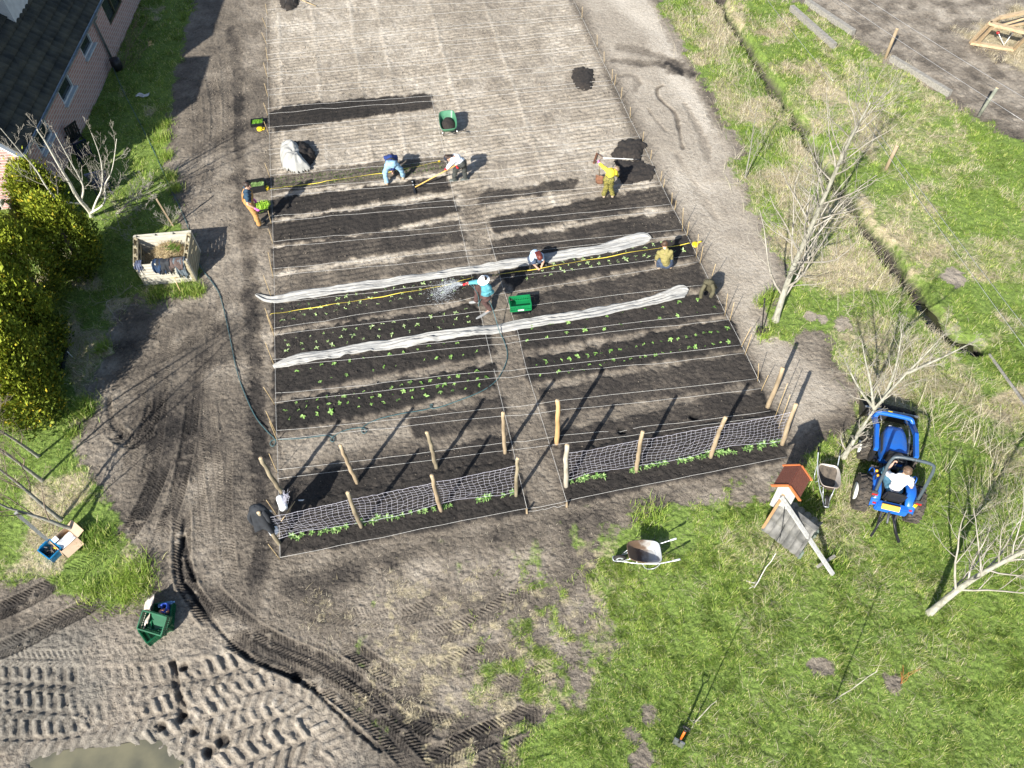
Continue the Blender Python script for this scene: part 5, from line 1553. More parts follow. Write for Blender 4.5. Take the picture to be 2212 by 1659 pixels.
wheelbarrow((1392, 1190), heading((1440, 1195), (1348, 1200)), 'galvanised empty wheelbarrow with a rust-stained tray on the meadow edge', stained('stained_tray', (.42, .44, .45), (.36, .34, .31), (.13, .085, .055), -.35, .05), galv, pm('pale_grip', (.62, .66, .68), None, 8, .5), L=.94, W=.68)
wheelbarrow((1793, 1026), heading((1789, 985), (1790, 1075)), 'old whitish wheelbarrow with a rusty rim between the mill and the tractor', stained('worn_white_tray', (.48, .44, .39), (.42, .36, .31), (.26, .16, .12), -.1, .8), galv, black_m, fill=-.07, L=.90, W=.62, fillmat=pm('dry_mud', (.13, .105, .08), (.06, .05, .04), 8, .9, bump=.4))
wheelbarrow((967, 257), heading((970, 275), (964, 240)), 'green plastic wheelbarrow heaped with dark compost, white grips, on the pale field', pm('green_tray', (.06, .20, .11), (.045, .155, .085), 4, .45, bump=.05), black_m, white_p, fill=.17, L=1.0, W=.74, sq=.1)


# ---------------------------------------------------------------- crates and trays
def crate(name, px, py, rz, size, label, mat, group=None, holes=True, cat='crate', z=0.0, floor=None):
    c = GG(px, py); c[2] += z
    o = empty(name, c, rz, label, cat, group); w_, d_, h_ = size; t = .018
    fl = MB(); fl.box((0, 0, .012), (w_ - .02, d_ - .02, .02)); fl.build('floor', floor or mat, o)
    wl = MB()
    for (x0, y0, x1, y1) in ((-w_ / 2, -d_ / 2, w_ / 2, -d_ / 2), (-w_ / 2, d_ / 2, w_ / 2, d_ / 2), (-w_ / 2, -d_ / 2, -w_ / 2, d_ / 2), (w_ / 2, -d_ / 2, w_ / 2, d_ / 2)):
        a = Vector((x0, y0, 0)); b = Vector((x1, y1, 0)); L = (b - a).length; nseg = max(4, int(L / .05))
        ins = Vector((0, 1 if y0 < 0 else -1, 0)) if y0 == y1 else Vector((1 if x0 < 0 else -1, 0, 0))
        for zz, hh in ((.03, .06), (h_ - .03, .055), (h_ * .55, .03)):
            wl.beam(a + ins * t / 2 + Vector((0, 0, zz)), b + ins * t / 2 + Vector((0, 0, zz)), t, hh)
        if holes:
            for i in range(nseg + 1):
                p = a.lerp(b, i / nseg); wl.box(p + ins * t / 2 + Vector((0, 0, h_ / 2)), (.016, .016, h_ - .02))
        else: wl.beam(a + ins * t / 2 + Vector((0, 0, h_ / 2)), b + ins * t / 2 + Vector((0, 0, h_ / 2)), t * .6, h_ - .02)
    wl.build('side_walls', mat, o)
    rm = MB()
    for s in (-1, 1):
        rm.box((0, s * (d_ / 2 - .004), h_), (w_ + .012, .03, .02), bev=.005); rm.box((s * (w_ / 2 - .004), 0, h_), (.03, d_ - .03, .02), bev=.005)
    rm.build('rim', mat, o)
    return o


rowz = YAW
o = crate('black_crate', 1125, 668, rowz - .09, (.50, .36, .10), 'flat black crate under the green crate on the middle path', black_pl, None, False)
o = crate('green_crate', 1124, 667, rowz - .09, (.60, .40, .22), 'bright green ventilated crate by the middle path above the front fleece', green_pl, 'green crates', z=.11)
lbm = MB(); lbm.box((.0, -.208, .06), (.17, .006, .05)); lbm.build('label_plate', white_p, o)

leaf_bright = None


def seed_tray(px, py, rz, size, label, mat, dens, hgt, colA, colB, fillfrac=1.0, z=0.0):
    o = crate('seed_tray', px, py, rz, size, label, mat, 'trays of young plants', False, 'tray', z)
    g2 = np.random.default_rng(int(px)); n = dens; w_, d_, h_ = size
    x = g2.uniform(-w_ / 2 + .03, w_ / 2 - .03, n); y = g2.uniform(-d_ / 2 + .03 + (1 - fillfrac) * d_ * .9, d_ / 2 - .03, n)
    col = np.array(colA) + (np.array(colB) - np.array(colA)) * g2.random((n, 1))
    v, t_, c = blades(x, y, np.full(n, .05), hgt * g2.uniform(.6, 1.2, n), .016 + .02 * g2.random(n), .25 + .7 * g2.random(n), g2.random(n) * TAU, col, .6)
    f = fast_mesh('young_leaves', v, t_, 3, seed_m, {'tint': c}); f.parent = o; f['kind'] = 'stuff'
    sl = MB(); sl.box((0, 0, .035), (w_ - .05, d_ - .05, .03)); sl.build('potting_soil', compost_m, o)
    if fillfrac < 1:
        cells = MB()
        for i in range(8):
            for j in range(3): cells.lathe([(.016, 0), (.026, .03), (.028, .03), (.02, .005)], (-w_ / 2 + .06 + i * (w_ - .12) / 7, -d_ / 2 + .05 + j * .05, .05), 8)
        cells.build('cell_insert', pm('grey_cells', (.16, .17, .18), (.09, .1, .11), 20, .6), o)
    return o


seed_tray(557, 268, rowz - .05, (.44, .34, .12), 'black tray full of bright green seedlings beside the uppermost dark bed', black_pl, 900, .07, (.10, .30, .02), (.24, .48, .05))
seed_tray(556, 408, rowz, (.60, .42, .24), 'deep black tray half filled with small green seedlings, next to the yellow reel', black_pl, 700, .13, (.16, .30, .08), (.36, .50, .20), .66)
seed_tray(568, 452, rowz, (.44, .42, .14), 'black tray packed with lime green lettuce at the feet of the person in dungarees', black_pl, 700, .17, (.22, .46, .02), (.50, .72, .10))
seed_tray(121, 782, .1, (.62, .72, .16), 'dark empty-looking tray in the shaded grass below the conifers', pm('dark_tray', (.01, .02, .02), None, 9, .5), 25, .05, (.3, .3, .25), (.5, .5, .45))

# stack of green crates in the yard
crate('green_crate', 342, 1362, .72, (.60, .40, .20), 'lower dark green crate turned askew at the bottom of the yard stack', dgreen_pl, 'green crates')
o2 = crate('green_crate', 349, 1352, -.33, (.60, .40, .22), 'upper dark green crate tilted across the one below it in the yard', dgreen_pl, 'green crates', z=.22)
o2.rotation_euler = (.42, .0, -.33)
o3 = crate('green_crate', 358, 1338, .1, (.40, .60, .24), 'dark green crate holding blue bundles behind the tilted crate', dgreen_pl, 'green crates')
bb = MB()
for i in range(7):
    a = rnd.random() * TAU; bb.tube([(.08 + .07 * math.cos(a + q * .5), .12 + .10 * math.sin(a + q * .5), .22 + .02 * i + .02 * math.sin(q)) for q in range(9)], .018, 6)
tag(bb.build('blue_rope', pm('blue_rope', (.02, .07, .42), (.015, .05, .30), 10, .5), None, GG(357, 1336)), 'bundle of bright blue rope in the yard crate', 'rope')
bt = MB(); bt.capsule((-.12, 0, .05), (.12, .05, .06), .05, .045); bt.tube([(.14, .055, .06), (.2, .07, .06)], .02, 8)
tag(bt.build('water_bottle', pm('blue_bottle', (.10, .22, .42), (.05, .12, .26), 6, .2), None, GG(366, 1316) + Vector((0, 0, .18))), 'blue water bottle on top of the crate contents', 'bottle')
pk = MB(); pk.box((0, 0, .05), (.20, .11, .09), .3, bev=.01); pk.box((.0, .0, .096), (.08, .10, .004), .3)
tag(pk.build('seed_packet', [pm('packet', (.75, .62, .50), (.60, .20, .10), 3, .6, lo=.45, hi=.55)], None, GG(364, 1330) + Vector((0, 0, .2))), 'orange and white packet beside the blue rope', 'packet')
cbd = MB(); n_ = 10
for a in range(1): cbd.grid([[(-.12 + .26 * i / 9, -.34 + .68 * j / 9 + .05 * math.sin(i), .10 + .22 * (i / 9) + .03 * math.sin(j * 1.1 + i)) for j in range(10)] for i in range(10)])
o = cbd.build('paper_sack', pm('pale_paper', (.66, .58, .50), (.52, .44, .36), 5, .9, bump=.2), None, GG(325, 1330)); o.modifiers.new('s', 'SOLIDIFY').thickness = .012
tag(o, 'crumpled pale paper sack leaning on the left of the green crates', 'sack')

# cardboard box and blue crate at the left edge
card = pm('cardboard', (.50, .37, .25), (.42, .30, .20), 5, .85, bump=.08)
c = GG(146, 1173); bx = empty('cardboard_box', c, heading((118, 1168), (140, 1188)), 'open cardboard box holding a white sheet, behind the blue crate', 'box')
q = MB(); w_, d_, h_ = .48, .44, .20
q.box((0, 0, .01), (w_, d_, .012))
for s in (-1, 1): q.box((0, s * d_ / 2, h_ / 2), (w_, .008, h_)); q.box((s * w_ / 2, 0, h_ / 2), (.008, d_, h_))
q.build('body', card, bx)
for (p, r_, sz) in (((0, d_ / 2 + .10, h_ + .02), (.28, 0, 0), (w_, .22, .006)), ((w_ / 2 + .11, 0, h_ - .02), (0, .25, 0), (.24, d_, .006)), ((0, -d_ / 2 - .02, h_ - .11), (1.45, 0, 0), (w_, .2, .006))):
    f = MB(); f.box(p, sz, rot=Matrix.Rotation(r_[0], 3, 'X') @ Matrix.Rotation(r_[1], 3, 'Y')); f.build('flap', card, bx)
sh_ = MB(); sh_.grid([[(-.10 + .30 * i / 7, -.16 + .36 * j / 7, .15 + .05 * math.sin(i * .9) * math.cos(j * .7) + .04 * i / 7) for j in range(8)] for i in range(8)])
o = sh_.build('paper_sheet', pm('white_paper', (.86, .86, .85), (.80, .80, .79), 3, .8, bump=.02), None, c); o.rotation_euler = (0, 0, bx.rotation_euler[2]); tag(o, 'bright white paper sheet lying in the cardboard box', 'paper')
lf = MB(); lf.box((-.15, -.12, .215), (.15, .12, .006)); o = lf.build('leaflet', pm('leaflet_paper', (.78, .82, .88), (.62, .68, .78), 26, .7, bump=0, lo=.48, hi=.52), None, c); o.rotation_euler = (0, 0, bx.rotation_euler[2]); tag(o, 'small pale leaflet on the near corner of the cardboard box', 'leaflet')
o = crate('blue_crate', 116, 1194, heading((100, 1192), (120, 1207)), (.44, .34, .20), 'blue plastic crate full of dark tools at the left edge', pm('blue_crate_plastic', (.015, .22, .45), (.010, .15, .33), 4, .35), None, False)
for s in (-1, 1):
    hn = MB(); hn.box((s * .225, 0, .215), (.03, .20, .03), bev=.008); hn.build('handle', MATS['blue_crate_plastic'], o)
tl = MB(); R_ = random.Random(4)
for i in range(16): 
    a = R_.random() * TAU; p = Vector((R_.uniform(-.14, .14), R_.uniform(-.1, .1), .08 + .05 * R_.random())); tl.capsule(p, p + Vector((math.cos(a) * .09, math.sin(a) * .09, R_.uniform(-.02, .05))), .024, .014, 8)
cc_ = GG(116, 1194); tag(tl.build('hand_tools', pm('tool_black', (.03, .03, .035), (.012, .012, .014), 20, .5), None, cc_), 'jumble of dark tools lying in the blue crate', 'tools')
yt = MB(); yt.capsule((.08, .05, .16), (.13, .02, .17), .016, .016, 8); tag(yt.build('yellow_handle_tool', yellow_pl, None, cc_), 'small yellow-handled tool on top in the blue crate', 'tool')

# ---------------------------------------------------------------- pallet compost bin with clothes
pal = pm('pallet_boards', (.52, .49, .41), (.36, .34, .28), 3.5, .85, bump=.2, stretch=(1, 5, 5), bscale=12)
pal2 = pm('pallet_side_boards', (.40, .35, .23), (.25, .215, .14), 3.5, .85, bump=.2, stretch=(5, 1, 5), bscale=12)
p00 = G(313, 616); p10 = G(425, 607); p11 = G(411, 502, .85); p01 = G(287, 513, .85); p11[2] = p01[2] = 0
bz = gz(p00)
bin_ = empty('compost_bin', (p00[0], p00[1], bz), 0, 'square compost bin made of upright wooden pallets at the edge of the mud', 'compost bin'); O = Vector((p00[0], p00[1], 0))
Hb = .86


def pallet(a, b, name, mat, nslat, slat_in, gap=.30, lean=0.0):
    """upright pallet from a to b; slats run along it on both faces of three stringers"""
    mb = MB(); a = a - O; b = b - O; d = (b - a); L = d.length; x = d.normalized(); nrm = Vector((-x[1], x[0], 0)) * (1 if slat_in else -1)
    hs = Hb / nslat
    for i in range(nslat):
        z_ = (i + .5) * hs
        for off, nm in ((0.0, 1), (.11, 2)):
            if nm == 2 and i % 2: continue
            sh_ = nrm * (-off) + nrm * (-lean * z_)
            mb.beam(a + sh_ + Vector((0, 0, z_)), b + sh_ + Vector((0, 0, z_)), .02, hs * (1 - gap))
    for f in (.02, .35, .66, .98):
        p = a.lerp(b, f) - nrm * .055
        mb.beam(p, p + Vector((0, 0, Hb)) - nrm * lean * Hb, .075, .085, x)
    return mb.build(name, mat, bin_)


pallet(p00, p10, 'front_panel', pal, 8, False, .22)
pallet(p01, p11, 'back_panel', pal, 7, False, .14)
pallet(p00, p01, 'side_panel', pal2, 7, True)
pallet(p10, p11, 'side_panel', pal2, 7, False)
cn = (p00 + p10 + p11 + p01) / 4
heapP = [p00.lerp(cn, .16), p10.lerp(cn, .14), p11.lerp(cn, .14), p01.lerp(cn, .16)]
X, Y = np.meshgrid(np.linspace(0, 1, 26), np.linspace(0, 1, 26))
PX = np.zeros(X.shape + (3,))
for k, wgt in zip(range(4), ((1 - X) * (1 - Y), X * (1 - Y), X * Y, (1 - X) * Y)): PX += wgt[..., None] * np.array(heapP[k])
PX[..., 2] = .18 + .38 * np.sin(np.clip(X * 1.15 - .12, 0, 1) * math.pi) * np.clip(Y * 1.3, 0, 1) ** .5 + .10 * fbm(X.ravel(), Y.ravel(), 6, 3, 33).reshape(X.shape)
mb = MB(); mb.grid(PX - np.array(cn))
hp_ = mb.build('straw_heap', pm('straw_heap', (.50, .39, .21), (.22, .165, .09), 8, .95, bump=.8, bscale=30), None, cn); tag(hp_, 'mound of straw and garden waste inside the pallet bin', 'straw heap')
n = 2600; a_, b_ = rng.random(n), rng.random(n); pi_ = (np.clip(b_ * 25, 0, 24).astype(int), np.clip(a_ * 25, 0, 24).astype(int)); q = PX[pi_] + rng.normal(0, .02, (n, 3))
t = rng.random((n, 1)); tint = np.array([.26, .19, .10]) * (1 - t) + np.array([.62, .52, .33]) * t
gs = ((np.hypot(a_ - .68, b_ - .8) < .12))[:, None]; tint = np.where(gs, np.array([.10, .22, .02]), tint)
v, t_, c = blades(q[:, 0] - cn[0], q[:, 1] - cn[1], q[:, 2], .08 + .16 * rng.random(n), .010 + .008 * rng.random(n), .9 + .6 * rng.random(n), rng.random(n) * TAU, tint, .3)
sb = fast_mesh('straw_stalks', v, t_, 3, leafmat, {'tint': c}); sb.parent = hp_; sb['kind'] = 'stuff'


def draped(name, f0, f1, out, inn, mat, label, cat, seed, thick=.03, bulge=.05):
    """garment hung over the front panel between fractions f0..f1 of its length"""
    a = p00.lerp(p10, f0); b = p00.lerp(p10, f1); x = (p10 - p00).normalized(); nr = Vector((x[1], -x[0], 0))
    n, m = 26, 18; P = []
    L = out + inn + .16
    for i in range(n):
        s = L * i / (n - 1); rowp = []
        for j in range(m):
            t = j / (m - 1); p = a.lerp(b, t)
            wob = fbm(np.array([t * 3.5 + seed]), np.array([s * 1.6]), 2.0, 3, seed)[0] - .5
            if s < inn: y_ = -.15 - .02; z_ = Hb + .02 - (inn - s)
            elif s < inn + .16: y_ = -.15 + (s - inn); z_ = Hb + .03 + .01 * math.sin((s - inn) / .16 * math.pi)
            else:
                dn = s - inn - .16; hem = .07 * math.sin(t * 9 + seed) + .05 * math.sin(t * 23)
                y_ = .025 + bulge * math.sin(min(1, dn / (out + .01)) * 2.2); z_ = Hb + .02 - dn * (1 + hem / max(out, .1))
            q = p + nr * (y_ + wob * .10) + x * ((t - .5) * .05 * math.sin(s * 4 + seed) + .03 * wob)
            rowp.append((q[0] - a[0], q[1] - a[1], max(z_ + wob * .04, .05)))
        P.append(rowp)
    mb = MB(); mb.grid(P); o = mb.build(name, mat, None, (a[0], a[1], bz)); md = o.modifiers.new('s', 'SOLIDIFY'); md.thickness = thick; md.offset = 1
    return tag(o, label, cat, 'clothes on the pallet bin')


navy = pm('navy_cloth', (.018, .045, .10), (.010, .025, .06), 8, .85, bump=.2); dkc = pm('charcoal_cloth', (.026, .030, .036), (.013, .015, .019), 8, .85, bump=.25)
draped('folded_jumper', .02, .16, .20, .04, pm('slate_cloth', (.10, .12, .19), (.05, .06, .10), 4, .85, bump=.2, stretch=(1, 1, 6)), 'slate blue jumper folded on the left corner of the pallet bin', 'jumper', 61)
draped('navy_jacket', .36, .54, .34, .16, navy, 'navy blue jacket hung over the middle of the pallet bin', 'jacket', 62)
draped('black_jacket', .44, .66, .36, .18, dkc, 'charcoal jacket hung over the pallet bin between the navy and the brown one', 'jacket', 63, .04)
draped('brown_jacket', .64, .92, .24, .32, pm('brown_tweed', (.12, .085, .075), (.07, .05, .045), 30, .9, bump=.3), 'brown tweed jacket over the right end of the pallet bin', 'jacket', 64, .045)
draped('grey_trousers', .74, .95, .56, .06, pm('grey_denim', (.13, .16, .18), (.075, .095, .11), 9, .85, bump=.2), 'grey trousers hanging down the right end of the pallet bin', 'trousers', 65, .035)
mb = MB(); a = G(376, 600, .5); b = GG(393, 636); mb.tube([a - b, Vector((0, 0, .03))], .016, 8); d_ = (a - b).normalized()
hdl = a - b; mb.tube([hdl - Vector((.09, 0, 0)), hdl + Vector((.09, .02, 0))], .016, 8)
tag(mb.build('long_tool', bamboo, None, b), 'T-shaped pale tool handle leaning on the front of the pallet bin', 'tool')
mb = MB(); b = GG(374, 488); mb.beam(Vector((0, 0, 0)), G(338, 430, 1.3) - b, .05, .03)
tag(mb.build('wooden_stake', wood_p, None, b), 'leaning brown wooden stake behind the pallet bin', 'stake')
mb = MB(); b = GG(158, 773); mb.tube([(0, 0, 0.03), G(76, 685, .55) - b], [.014, .009], 6); tag(mb.build('white_cane', white_p, None, b), 'long thin white cane leaning in the shade by the conifers', 'cane')
# ================================================================ GARDEN MILL
mill = empty('garden_windmill', (5.95, 7.85, gz((5.95, 7.85))), 0, 'miniature wooden mill with red-brown roof on a grey tiled skirt in the grass', 'garden mill')
MO = Vector((5.95, 7.85, 0))
V3 = lambda px, py, z: G(px, py, z) - MO
A_, B_, C_, D_ = V3(1647, 1142, .30), V3(1725.6, 1203, .30), V3(1763, 1145, .88), V3(1684, 1084, .88)
mill_tile = pm('grey_cement_tile', (.20, .195, .18), (.085, .085, .08), 5, .85, bump=.4, bscale=40)
ux = (B_ - A_); LU = ux.length; ux.normalize(); vx = (D_ - A_); LV = vx.length; vx.normalize(); nz = ux.cross(vx).normalized()
if nz.z < 0: nz = -nz
q = MB(); tiled(q, A_, ux, vx, nz, LU, LV, .175, .33, .055, .035, .0146)
hv = Vector((vx.x, vx.y, 0)).normalized()
A2, B2 = A_ + hv * (2 * (D_ - A_).dot(hv)), B_ + hv * (2 * (C_ - B_).dot(hv))
vx2 = (C_ - B2).normalized(); nz2 = vx2.cross(ux).normalized()
if nz2.z < 0: nz2 = -nz2
tiled(q, A2, ux, (D_ - A2).normalized(), nz2, LU, LV, .175, .33, .055, .035, .0146)
q.build('tiled_skirt', mill_tile, mill)
q = MB(); q.beam(D_ - ux * .02 + Vector((0, 0, .03)), C_ + ux * .02 + Vector((0, 0, .03)), .12, .05); q.build('ridge_tiles', mill_tile, mill)
q = MB()
for p, s_ in ((A_, D_), (B_, C_)):
    m_ = Vector((s_.x, s_.y, 0)); p2 = p + hv * (2 * (s_ - p).dot(hv))
    q.add([(p.x, p.y, .22), (p2.x, p2.y, .22), (s_.x, s_.y, s_.z - .04)], [(0, 1, 2)], False)
    for t in (.15, .85): w_ = p.lerp(p2, t); q.beam(Vector((w_.x, w_.y, -.02)), Vector((w_.x, w_.y, .34)), .06, .06)
q.build('skirt_frame', pm('green_grey_wood', (.16, .20, .17), (.10, .13, .11), 6, .85), mill)
body_m = pm('pale_boards', (.42, .42, .40), (.30, .30, .285), 4, .8, bump=.15, stretch=(6, 6, .6))
f1, f2 = V3(1665, 1092, .95), V3(1690, 1105, .95)
e1, e2, e3, e4 = V3(1671, 1048, 1.62), V3(1695, 1006, 1.62), V3(1725, 1078, 1.62), V3(1750, 1037, 1.62)
r1, r2 = V3(1706, 1049, 1.9), V3(1730, 1007, 1.9)
dp = Vector(((r2 - r1).x, (r2 - r1).y, 0)); DL = dp.length; dp.normalize()
wv = Vector((dp.y, -dp.x, 0)); cm = (e1 + e2 + e3 + e4) / 4; hwid = abs((e3 - e1).dot(wv)) / 2
bw, bd = .20, DL / 2 - .06
q = MB()
prof = [(-bw, .72), (bw, .72), (bw, 1.66), (0, 1.86), (-bw, 1.66)]
fr_ = [cm + wv * x - dp * bd + Vector((0, 0, z - cm.z)) for x, z in prof]; bk_ = [p + dp * 2 * bd for p in fr_]
q.add([p[:] for p in fr_ + bk_], [(0, 1, 2, 3, 4), (9, 8, 7, 6, 5)] + [(i, 5 + i, 5 + (i + 1) % 5, (i + 1) % 5) for i in range(5)], False)
q.build('body', body_m, mill)
roof_m = pm('red_brown_boards', (.155, .052, .032), (.105, .036, .024), 5, .6, bump=.2, stretch=(8, 8, 1))
trim_m = pm('orange_trim', (.48, .145, .045), (.38, .105, .035), 6, .6, bump=.05)
for s in (-1, 1):
    q = MB(); rz_ = Vector((0, 0, 1.9 - cm.z)); ez_ = Vector((0, 0, 1.60 - cm.z))
    a0 = cm - dp * DL / 2 + rz_; a1 = cm + dp * DL / 2 + rz_; b0 = cm - dp * DL / 2 + wv * s * hwid + ez_; b1 = cm + dp * DL / 2 + wv * s * hwid + ez_
    n_ = (b0 - a0).cross(a1 - a0).normalized(); n_ = n_ if n_.z > 0 else -n_
    nb_ = 7
    for i in range(nb_):
        t0, t1 = i / nb_, (i + .94) / nb_
        P = [a0.lerp(b0, t0), a1.lerp(b1, t0), a1.lerp(b1, t1), a0.lerp(b0, t1)]
        q.add([p[:] for p in P] + [(p + n_ * .02)[:] for p in P], [(0, 1, 2, 3), (7, 6, 5, 4), (0, 4, 5, 1), (1, 5, 6, 2), (2, 6, 7, 3), (3, 7, 4, 0)], False)
    q.build('cap_slope', roof_m, mill)
    for e in (-1, 1):
        t_ = MB(); o_ = dp * e * (DL / 2 + .012) + n_ * .012; t_.beam(cm + rz_ + o_, cm + wv * s * (hwid + .03) + ez_ + o_ - Vector((0, 0, .02)), .024, .065, n_); t_.build('barge_board', trim_m, mill)
q = MB(); q.beam(V3(1687, 1073, 1.36), V3(1799, 1241, .13), .085, .06); q.build('tail_pole', body_m, mill)
q = MB(); q.beam(V3(1765, 1225, .16), V3(1803, 1201, .16), .06, .06); q.build('cross_bar', wood_g, mill)
q = MB(); q.beam(V3(1695, 1065, 1.42), V3(1647.5, 1141, .36), .06, .035, dp); q.build('brown_batten', pm('brown_batten', (.33, .19, .085), (.25, .14, .06), 6, .7), mill)
q = MB(); q.tube([V3(1695, 1092, 1.05), V3(1690, 1135, .75), V3(1683, 1170, .5)], .006, 5); q.build('cord', black_m, mill)

# ================================================================ FENCE, BEAMS, FEEDER (top right)
for base, top, m_, lb in (((1912, 126), (1938, 62), wood_p, 'weathered fence post with pale straw at its foot, upper right'), ((2114, 250), (2154, 190), pm('greenish_post', (.24, .25, .20), (.14, .15, .12), 8, .85, bump=.3), 'greenish fence post at the corner of the bare paddock'), ((1913, 366), (1938, 315), wood_p, 'orange-topped short post in the meadow beyond the ditch')):
    b = GG(*base); h = 1.35; best = 9e9
    for i in range(100):
        hh = .7 + i * .01; q_ = np.array([b[0], b[1], hh - H]); py = CY - FPX * (q_ @ UPV) / (q_ @ FWD)
        if abs(py - top[1]) < best: best, h = abs(py - top[1]), hh
    t = G(top[0], top[1], h) - b
    o = empty('fence_post', b, 0, lb, 'fence post', 'posts of the wire fence')
    q = MB(); q.tube([(0, 0, -.1), t * .5, t], [.06, .057, .055], 12); q.build('stem', m_, o)
    q = MB(); q.tube([t * 1.001, t * 1.006], [.052, .05], 12); q.build('sawn_top', MATS['sawn_end'], o)
wire = pm('fence_wire', (.55, .55, .56), (.40, .40, .41), 9, .4, metal=.5, bump=0)
for a, b, h, lb in (((1770, -30), (2212, 262), 1.0, 'upper fence wire along the paddock edge'), ((1830, -30), (2260, 240), 1.25, 'second fence wire just inside the paddock'), ((1650, -10), (1800, 175), .3, 'thin wire low over the meadow by the grey beams'),
                   ((1868, 262), (2235, 780), .9, 'fence wire over the green meadow beyond the ditch'), ((1880, 262), (2255, 760), .7, 'lower fence wire over the green meadow beyond the ditch')):
    A, B = G(a[0], a[1], h), G(b[0], b[1], h); q = MB()
    q.tube([A.lerp(B, i / 12) - A - Vector((0, 0, .05 * math.sin(i / 12 * math.pi))) for i in range(13)], .0065, 4)
    tag(q.build('fence_wire', wire, None, A), lb, 'wire', 'fence wires')
for a, b, lb, w_ in (((1708, 22), (1801, 105), 'grey square beam lying in the grass, lower of the top pair', .17), ((1740, 8), (1842, 76), 'grey square beam lying at the paddock edge, upper of the top pair', .18), ((1923, 131), (2050, 208), 'grey-brown beam lying along the paddock edge between two fence posts', .16)):
    A, B = GG(*a), GG(*b); q = MB(); q.beam(Vector((0, 0, .10)), B - A + Vector((0, 0, .10)), w_, .22)
    tag(q.build('timber_beam', wood_g, None, A), lb, 'beam', 'timber beams')
fd_m = pm('larch_wood', (.48, .36, .22), (.34, .25, .15), 5, .75, bump=.15, stretch=(1, 4, 4))
F0 = G(2098, 92); feeder = empty('hay_feeder', F0, 0, 'open wooden feeding frame standing in straw on the bare paddock', 'feeder')
W3 = lambda px, py, z: G(px, py, z) - F0
fa, fb, fc, fd = W3(2097, 92, .08), W3(2190, 107, .08), W3(2240, 45, .08), W3(2135, 62, .08)
ta, tb, tc_, td = W3(2138, 50, 1.15), W3(2225, 72, 1.15), W3(2235, 22, 1.15), W3(2160, 38, 1.15)
for nm, a, b, w_ in (('bottom_rail', fa, fb, .16), ('bottom_rail', fb, fc, .12), ('bottom_rail', fa, fd, .12), ('bottom_rail', fd, fc, .12), ('upright', fa, ta, .10), ('upright', fb, tb, .10), ('upright', fd, td, .10), ('upright', fc, tc_, .10), ('top_rail', ta, tb, .16), ('top_rail', td, tc_, .14), ('top_rail', ta, td, .10), ('top_rail', tb, tc_, .10), ('brace', fa.lerp(fb, .15), ta.lerp(tb, .12), .08), ('brace', fd, fc.lerp(tc_, .6), .08)):
    q = MB(); q.beam(a, b, w_, .09); q.build(nm, fd_m, feeder)
hk = MB()
for a, b in ((W3(2170, 100, .1), W3(2156, 70, .5)), (W3(2170, 95, .1), W3(2190, 68, .5))): hk.tube([a, b], .012, 6)
hk.build('hanging_cords', white_p, feeder)
rk = MB(); rk.ball(W3(2156, 70, .55), .06, 8, 6); rk.ball(W3(2190, 66, .55), .06, 8, 6); rk.build('red_knobs', pm('red_plastic', (.55, .03, .03), None, 8, .4), feeder)

# ================================================================ TOOLS
def tool_line(name, a, b, r, mat, label, cat, extra):
    o = empty(name, a, 0, label, cat); q = MB(); q.tube([Vector((0, 0, 0)), (b - a) * .5, b - a], [r, r * .92, r], 8); q.build('shaft', mat, o); extra(o, b - a); return o


def rake_head(o, at, dirn, w_, mat, tine=.08, n=12):
    side = Vector((-dirn.y, dirn.x, 0)).normalized(); q = MB()
    q.beam(at - side * w_ / 2, at + side * w_ / 2, .03, .022)
    for i in range(n):
        p = at + side * w_ * (i / (n - 1) - .5); q.tube([p, p + Vector((0, 0, -tine)) + dirn * .01], [.007, .004], 4)
    q.build('head', mat, o)


# bow rake lying by the heap
a, b = G(1302, 341, .06), G(1378, 344.5, .12); o = empty('bow_rake', a, 0, 'rake with a long pale handle and rusty head lying by the compost heap', 'rake')
q = MB(); q.tube([Vector(), b - a], .013, 8); q.build('shaft', white_p, o); q = MB(); e = (b - a).normalized(); q.tube([(b - a) - e * .15, (b - a) + e * .05], .02, 8); q.build('grip', black_m, o)
hd = G(1286, 342, .05) - a; side = (G(1289, 334, .05) - G(1283, 352, .05)).normalized()
q = MB(); q.beam(hd - side * .27, hd + side * .27, .06, .03)
for i in range(13): p = hd + side * .54 * (i / 12 - .5); q.tube([p, p + Vector((-.02, 0, .07))], [.006, .004], 4)
for s in (-1, 1): q.tube(smoothline([Vector(), hd * .35 + side * s * .12, hd * .75 + side * s * .2, hd + side * s * .22], 2), .009, 6)
q.build('head', rust, o)
# spade held upright by the person in yellow
a = GG(1294, 398); t = G(1294.5, 348, 1.02); o = empty('spade', a, 0, 'rusty-bladed spade held upright beside the person in yellow', 'spade')
q = MB(); q.tube([(0, 0, .34), (t - a) * .7 + Vector((0, 0, .0)), t - a], .016, 8); q.build('shaft', wood_p, o)
ev = Vector((.92, -.39, 0)); q = MB()
V = []
for i in range(7):
    z_ = .0 + .36 * i / 6; w_ = .10 + .03 * math.sin(min(1, i / 3) * 1.57)
    for s in (-1, -.4, .4, 1): V.append((ev.x * s * w_, ev.y * s * w_ - .01, z_)) if i else V.append((ev.x * s * w_ * .8, ev.y * s * w_ * .8, -.02 + .03 * abs(s)))
q.add(V, [(i * 4 + j, i * 4 + j + 1, i * 4 + j + 5, i * 4 + j + 4) for i in range(6) for j in range(3)])
q.build('blade', rust, o).modifiers.new('s', 'SOLIDIFY').thickness = .008
q = MB(); tt = t - a; q.tube([tt - ev * .06, tt + ev * .06], .016, 8); q.build('handle', wood_p, o)
